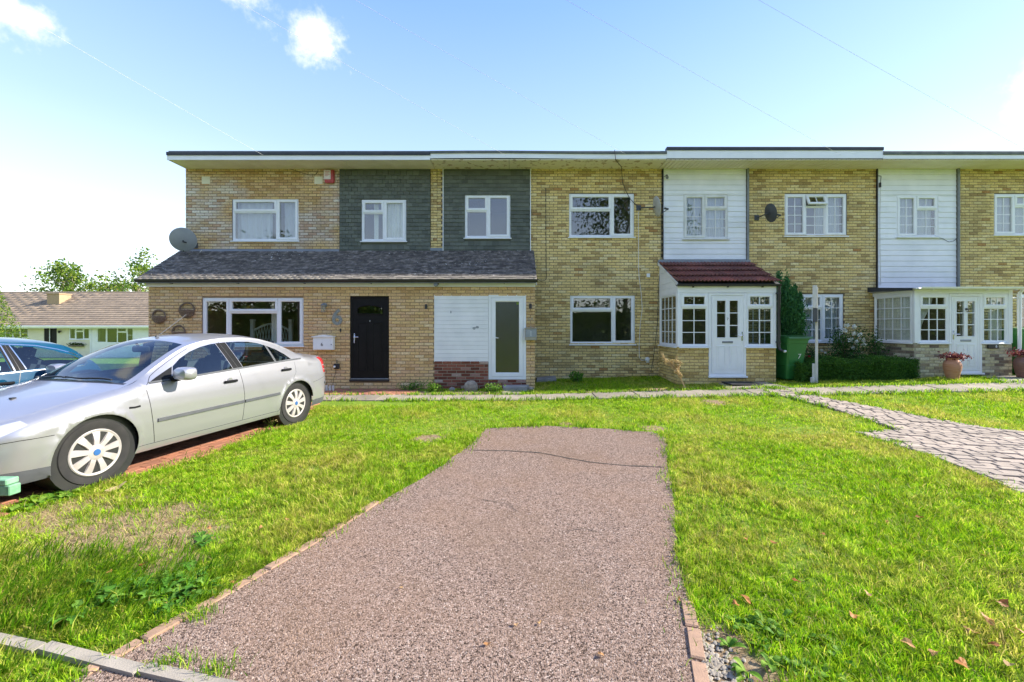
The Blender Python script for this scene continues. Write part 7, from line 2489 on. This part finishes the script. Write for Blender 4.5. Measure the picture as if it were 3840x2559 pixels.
x, y = GD(270, 1128); fallen(x, y, .075, 3, 'large pale dry leaf on the grass near the front tyre', material='grass_dry')
LF = [(1690, 1405), (1715, 1250), (2085, 1495), (1710, 1390), (2320, 1545), (2350, 1470), (2235, 1470), (1960, 1430), (2040, 1210), (2115, 1200), (2270, 1440), (2300, 1400), (2210, 1545), (1780, 1260), (2150, 1520), (2285, 1500), (1995, 1380), (1890, 1240), (2260, 1290), (1830, 1350)]
for k, (dx, dy) in enumerate(LF):
    x, y = GD(dx, dy); fallen(x, y, random.uniform(.018, .036), 40 + k, 'small brown fallen leaf lying on the right hand lawn', 'fallen leaves on the right lawn')
LF = [(540, 1350), (600, 1225), (660, 1205), (250, 1330), (330, 1310), (480, 1225)]
for k, (dx, dy) in enumerate(LF):
    x, y = GD(dx, dy); fallen(x, y, random.uniform(.02, .035), 80 + k, 'small tan fallen leaf lying on the left hand lawn', 'fallen leaves on the left lawn')
LF = [(1185, 1445), (1240, 1440), (1810 * .62, 1490), (1380, 1515), (1560, 1385), (920, 1360)]
for k, (dx, dy) in enumerate(LF):
    x, y = GD(dx, dy); o = fallen(x, y, random.uniform(.012, .02), 120 + k, 'tiny dark leaf scrap on the pink tarmac', 'leaf scraps on the tarmac'); o.location.z -= .018
# loose rubble beside the right edging bricks
sp_ = np.array([GD(1645, 1530)]) + g1.normal(size=(420, 2)) * (.06, .11)
sp_ = sp_[~inpoly(sp_[:, 0], sp_[:, 1], DRIVEW)]
V, Fc = join([(lambda c, s: (np.array([[c[0] + s * dx_, c[1] + s * dy_, .006 + s * dz_] for dx_, dy_, dz_ in ((-1, -.3, 0), (.1, -1, 0), (1, .2, 0), (-.2, 1, 0), (0, 0, .9))]), np.array([(0, 1, 4), (1, 2, 4), (2, 3, 4), (3, 0, 4)])))(c, g1.uniform(.005, .014)) for c in sp_])
tag(np_mesh('rubble', V, Fc, 'rock'), 'pale stony rubble and dry soil beside the right edging bricks', 'rubble', kind='stuff')

# ================================================================ the bungalow across the green
BY = 34.0
bz0 = float(gz(-20, BY))
def bX(px): return XX(px, BY)
def bZ(py): return ZZ(py, BY)


bu = empty('bungalow', (bX(250), BY, bz0), 'cream rendered bungalow with brown tiled roof across the green', 'bungalow', wk=True)
TBu = front(BY)
bw = [(bX(-40), bX(105), bZ(1268), bZ(1231)), (bX(258), bX(337), bZ(1274), bZ(1230)), (bX(364), bX(504), bZ(1287), bZ(1228)), (bX(165), bX(186), bZ(1300), bZ(1229)), (bX(188), bX(213), bZ(1300), bZ(1229))]
bwall = wall_mesh('wall', bX(-320), bX(900), bz0 - .2, bZ(1224), bw, TBu, 'bungalow_wall', bu)
MB(TBu).box(bX(345), bX(900), -.06, -.002, bz0 - .2, bw[2][2]).box(bX(345), bw[2][0], -.06, -.002, bw[2][2], bZ(1224)).box(bw[2][1], bX(900), -.06, -.002, bw[2][2], bZ(1224)).build('white_render', 'bungalow_white', bu)
window(bu, TBu, *bw[0], [(1, [(1, 'fixed', 1, 2)])] * 5, sill=False)
window(bu, TBu, *bw[1], [(1, [(1, 'sash', 1, 1)]), (1.2, [(.3, 'sash', 1, 1), (.7, 'fixed', 1, 1)]), (1, [(1, 'sash', 1, 1)])])
window(bu, TBu, *bw[2], [(1.2, [(1, 'sash', 1, 1)]), (1.3, [(1, 'fixed', 1, 1)]), (1.2, [(.3, 'sash', 1, 1), (.7, 'fixed', 1, 1)]), (.8, [(1, 'sash', 1, 2)])], rec=-.05)
dd = MB(TBu).box(*bw[3][:2], .02, .06, *bw[3][2:]).build('door', 'door_black', bu)
MB(TBu).box(*bw[4][:2], .03, .07, *bw[4][2:]).build('door', 'door_black', bu)
MB(TBu).box(bX(186), bX(188), -.03, .08, bw[3][2], bw[3][3]).build('door_post', 'upvc', bu)
MB(TBu).tube([(bX(228), -.14, bZ(1240)), (bX(228), -.14, bZ(1250))], [.09, .05], 8).box(bX(226), bX(230), -.14, -.002, bZ(1246), bZ(1243)).build('wall_lantern', 'plastic_black', bu)
MB(TBu).tube([(bX(343), -.07, bz0), (bX(343), -.07, bZ(1226))], .05, 8).build('downpipe', 'upvc', bu)
zE, zR = bZ(1222), bZ(1120) + .75
yE, yR = BY - .45, BY + 4.2
sl = math.atan2(zR - zE, yR - yE)
brf = MB().prism([(yE, zE - .05), (yR, zR - .05), (yR + 4.6, zE - .05)], bX(-330), bX(960), 'yz').build('roof', 'felt_grey', bu)
TB = Matrix.Translation((0, yE, zE)) @ Matrix.Rotation(-(R(90) - sl), 4, 'X')
SL = math.hypot(zR - zE, yR - yE)
nrw = 17; bt = unit_piece('roof_tile', .98, -.02, .055, SL / nrw + .05, .008, 'tile_bungalow')
sp = []
rg = random.Random(2)
for r_ in range(nrw):
    x = bX(-328) - (.5 if r_ % 2 else 0)
    while x < bX(955):
        sp.append((x + .5, SL * (r_ + .5) / nrw, 1, R(-6), .03 + rg.uniform(-.004, .004))); x += 1.0
sp = [s for s in sp if bX(-328) < s[0] < bX(955)]
place_pieces('roof_tile', sp, *bt, brf, TB, 'roof_tiles_rest', 300)
MB().tube([(bX(-330), yR, zR + .02), (bX(960), yR, zR + .02)], .12, 8).build('ridge', 'tile_bungalow', bu)
MB().box(bX(-320), bX(900), yE - .03, yE + .02, zE - .20, zE - .02).build('fascia', 'upvc', bu)
MB().tube([(bX(-330), yE - .08, zE - .05), (bX(960), yE - .08, zE - .05)], .055, 8).build('gutter', 'upvc', bu)
MB().box(bX(-320), bX(960), BY + 8.5, BY + 8.7, bz0 - .2, zE).box(bX(-320) , bX(-320) + .2, BY + .252, BY + 8.5, bz0 - .2, zE).build('rear_wall', 'bungalow_wall', bu)
yc = BY + 2.3
ch = MB().box(XX(176, yc), XX(222, yc), yc, yc + 1.0, zE + .4, ZZ(1104, yc)).box(XX(174, yc), XX(224, yc), yc - .05, yc + 1.05, ZZ(1104, yc) + .002, ZZ(1100, yc)).build('chimney', 'brick_chimney', bu)
mb_ = MB().box(bX(266), bX(318), BY - .24, BY - .05, bZ(1300), bZ(1294), .02).build('window_box', 'bark')
tag(mb_, 'dark hanging planter under the small bungalow window', 'planter')
V, Fc = leaf_cloud(np.array((bX(292), BY - .15, bZ(1291))) + g1.normal(size=(260, 3)) * (.32, .05, .06), .09, g1, 1.4, .4); np_mesh('plants', V, Fc, 'leaf_dark', mb_)

# ================================================================ trees
tree('tree', (XX(250, 48), 48, -1.0), 9.6, 'thin leaved pale green tree behind the bungalow chimney', 'leaf_tree', 46, 3600, .30, .36, .16, .36, 'bark_pale', seed=4, group='trees behind the bungalow', clump_r=.085)
tree('tree', (XX(520, 47), 47, -1.0), 10.6, 'taller sparse tree rising behind the right of the bungalow roof', 'leaf_tree', 40, 2600, .30, .34, .16, .30, 'bark_pale', seed=9, group='trees behind the bungalow', clump_r=.08)
tree('tree', (XX(400, 50), 50, -1.0), 8.6, 'bushy yellow green tree between the two sparse ones behind the bungalow', 'leaf_tree', 40, 3600, .30, .36, .16, .30, 'bark_pale', seed=14, group='trees behind the bungalow', clump_r=.09)
# fir at the left edge
fir = empty('fir_tree', (XX(-75, 22), 22, float(gz(-25, 22))), 'bright green fir branch reaching in beside the bungalow roof', 'fir tree')
MB().tube([(0, 0, -.2), (0, 0, 5.4)], [.14, .02], 8).build('trunk', 'bark', fir, True)
P = []
for i in range(9000):
    t = g1.random() ** .8; a = int(g1.random() * 17) * 2.4; r = (1 - t) * 2.0 * g1.random() ** .5
    P.append((math.cos(a) * r, math.sin(a) * r, .5 + t * 4.9 - r * .12 + g1.normal() * .05) + g1.normal(size=3) * .07)
V, Fc = leaf_cloud(np.array(P), .14, g1, 3., .2); np_mesh('crown', V, Fc, 'leaf_tree', fir)
hd_ = empty('tall_hedge', (5, -11, 0), 'tall dark hedge along the far side of the road', 'hedge', wk=True)
n = 15000
P = np.column_stack([g1.uniform(-28, 38, n), -11 + g1.normal(size=n) * .45, 3.4 * g1.random(n) ** .8 + .25 * np.sin(g1.uniform(0, 30, n))])
V, Fc = leaf_cloud(P, .30, g1, 1.5, .2); np_mesh('foliage', V, Fc, 'leaf_dark', hd_)
MB().box(-28, 38, -11.5, -10.9, -.1, 2.7).build('dense_core', 'leaf_dark', hd_)
# the trees on the far side of the road, behind the viewer: they stand in the window reflections
for k, (x, y, h, sp_, nm) in enumerate(((9.5, -13, 15.5, .30, 'tall tree whose crown shows in the upper window'), (2.5, -15, 8.2, .42, 'broad tree facing the white glazed door'), (-5, -14, 8.5, .42, 'broad tree facing the wide ground floor window'), (-12.5, -13, 7.6, .40, 'tall tree facing the end house'), (16, -14, 8.0, .42, 'broad tree facing the tiled porch'), (23, -13, 7.8, .40, 'tree facing the flat roofed porch'), (30, -12, 8.0, .40, 'tree at the far right of the row'), (-20, -14, 9, .4, 'tree at the far left of the row'))):
    tree('roadside_tree', (x, y, 0), h, 'dark leafy ' + nm + ' across the road', 'leaf_dark', 70, 9000, .24, sp_, .24, .16 if h < 10 else .22, seed=60 + k, group='trees across the road', clump_r=.12)
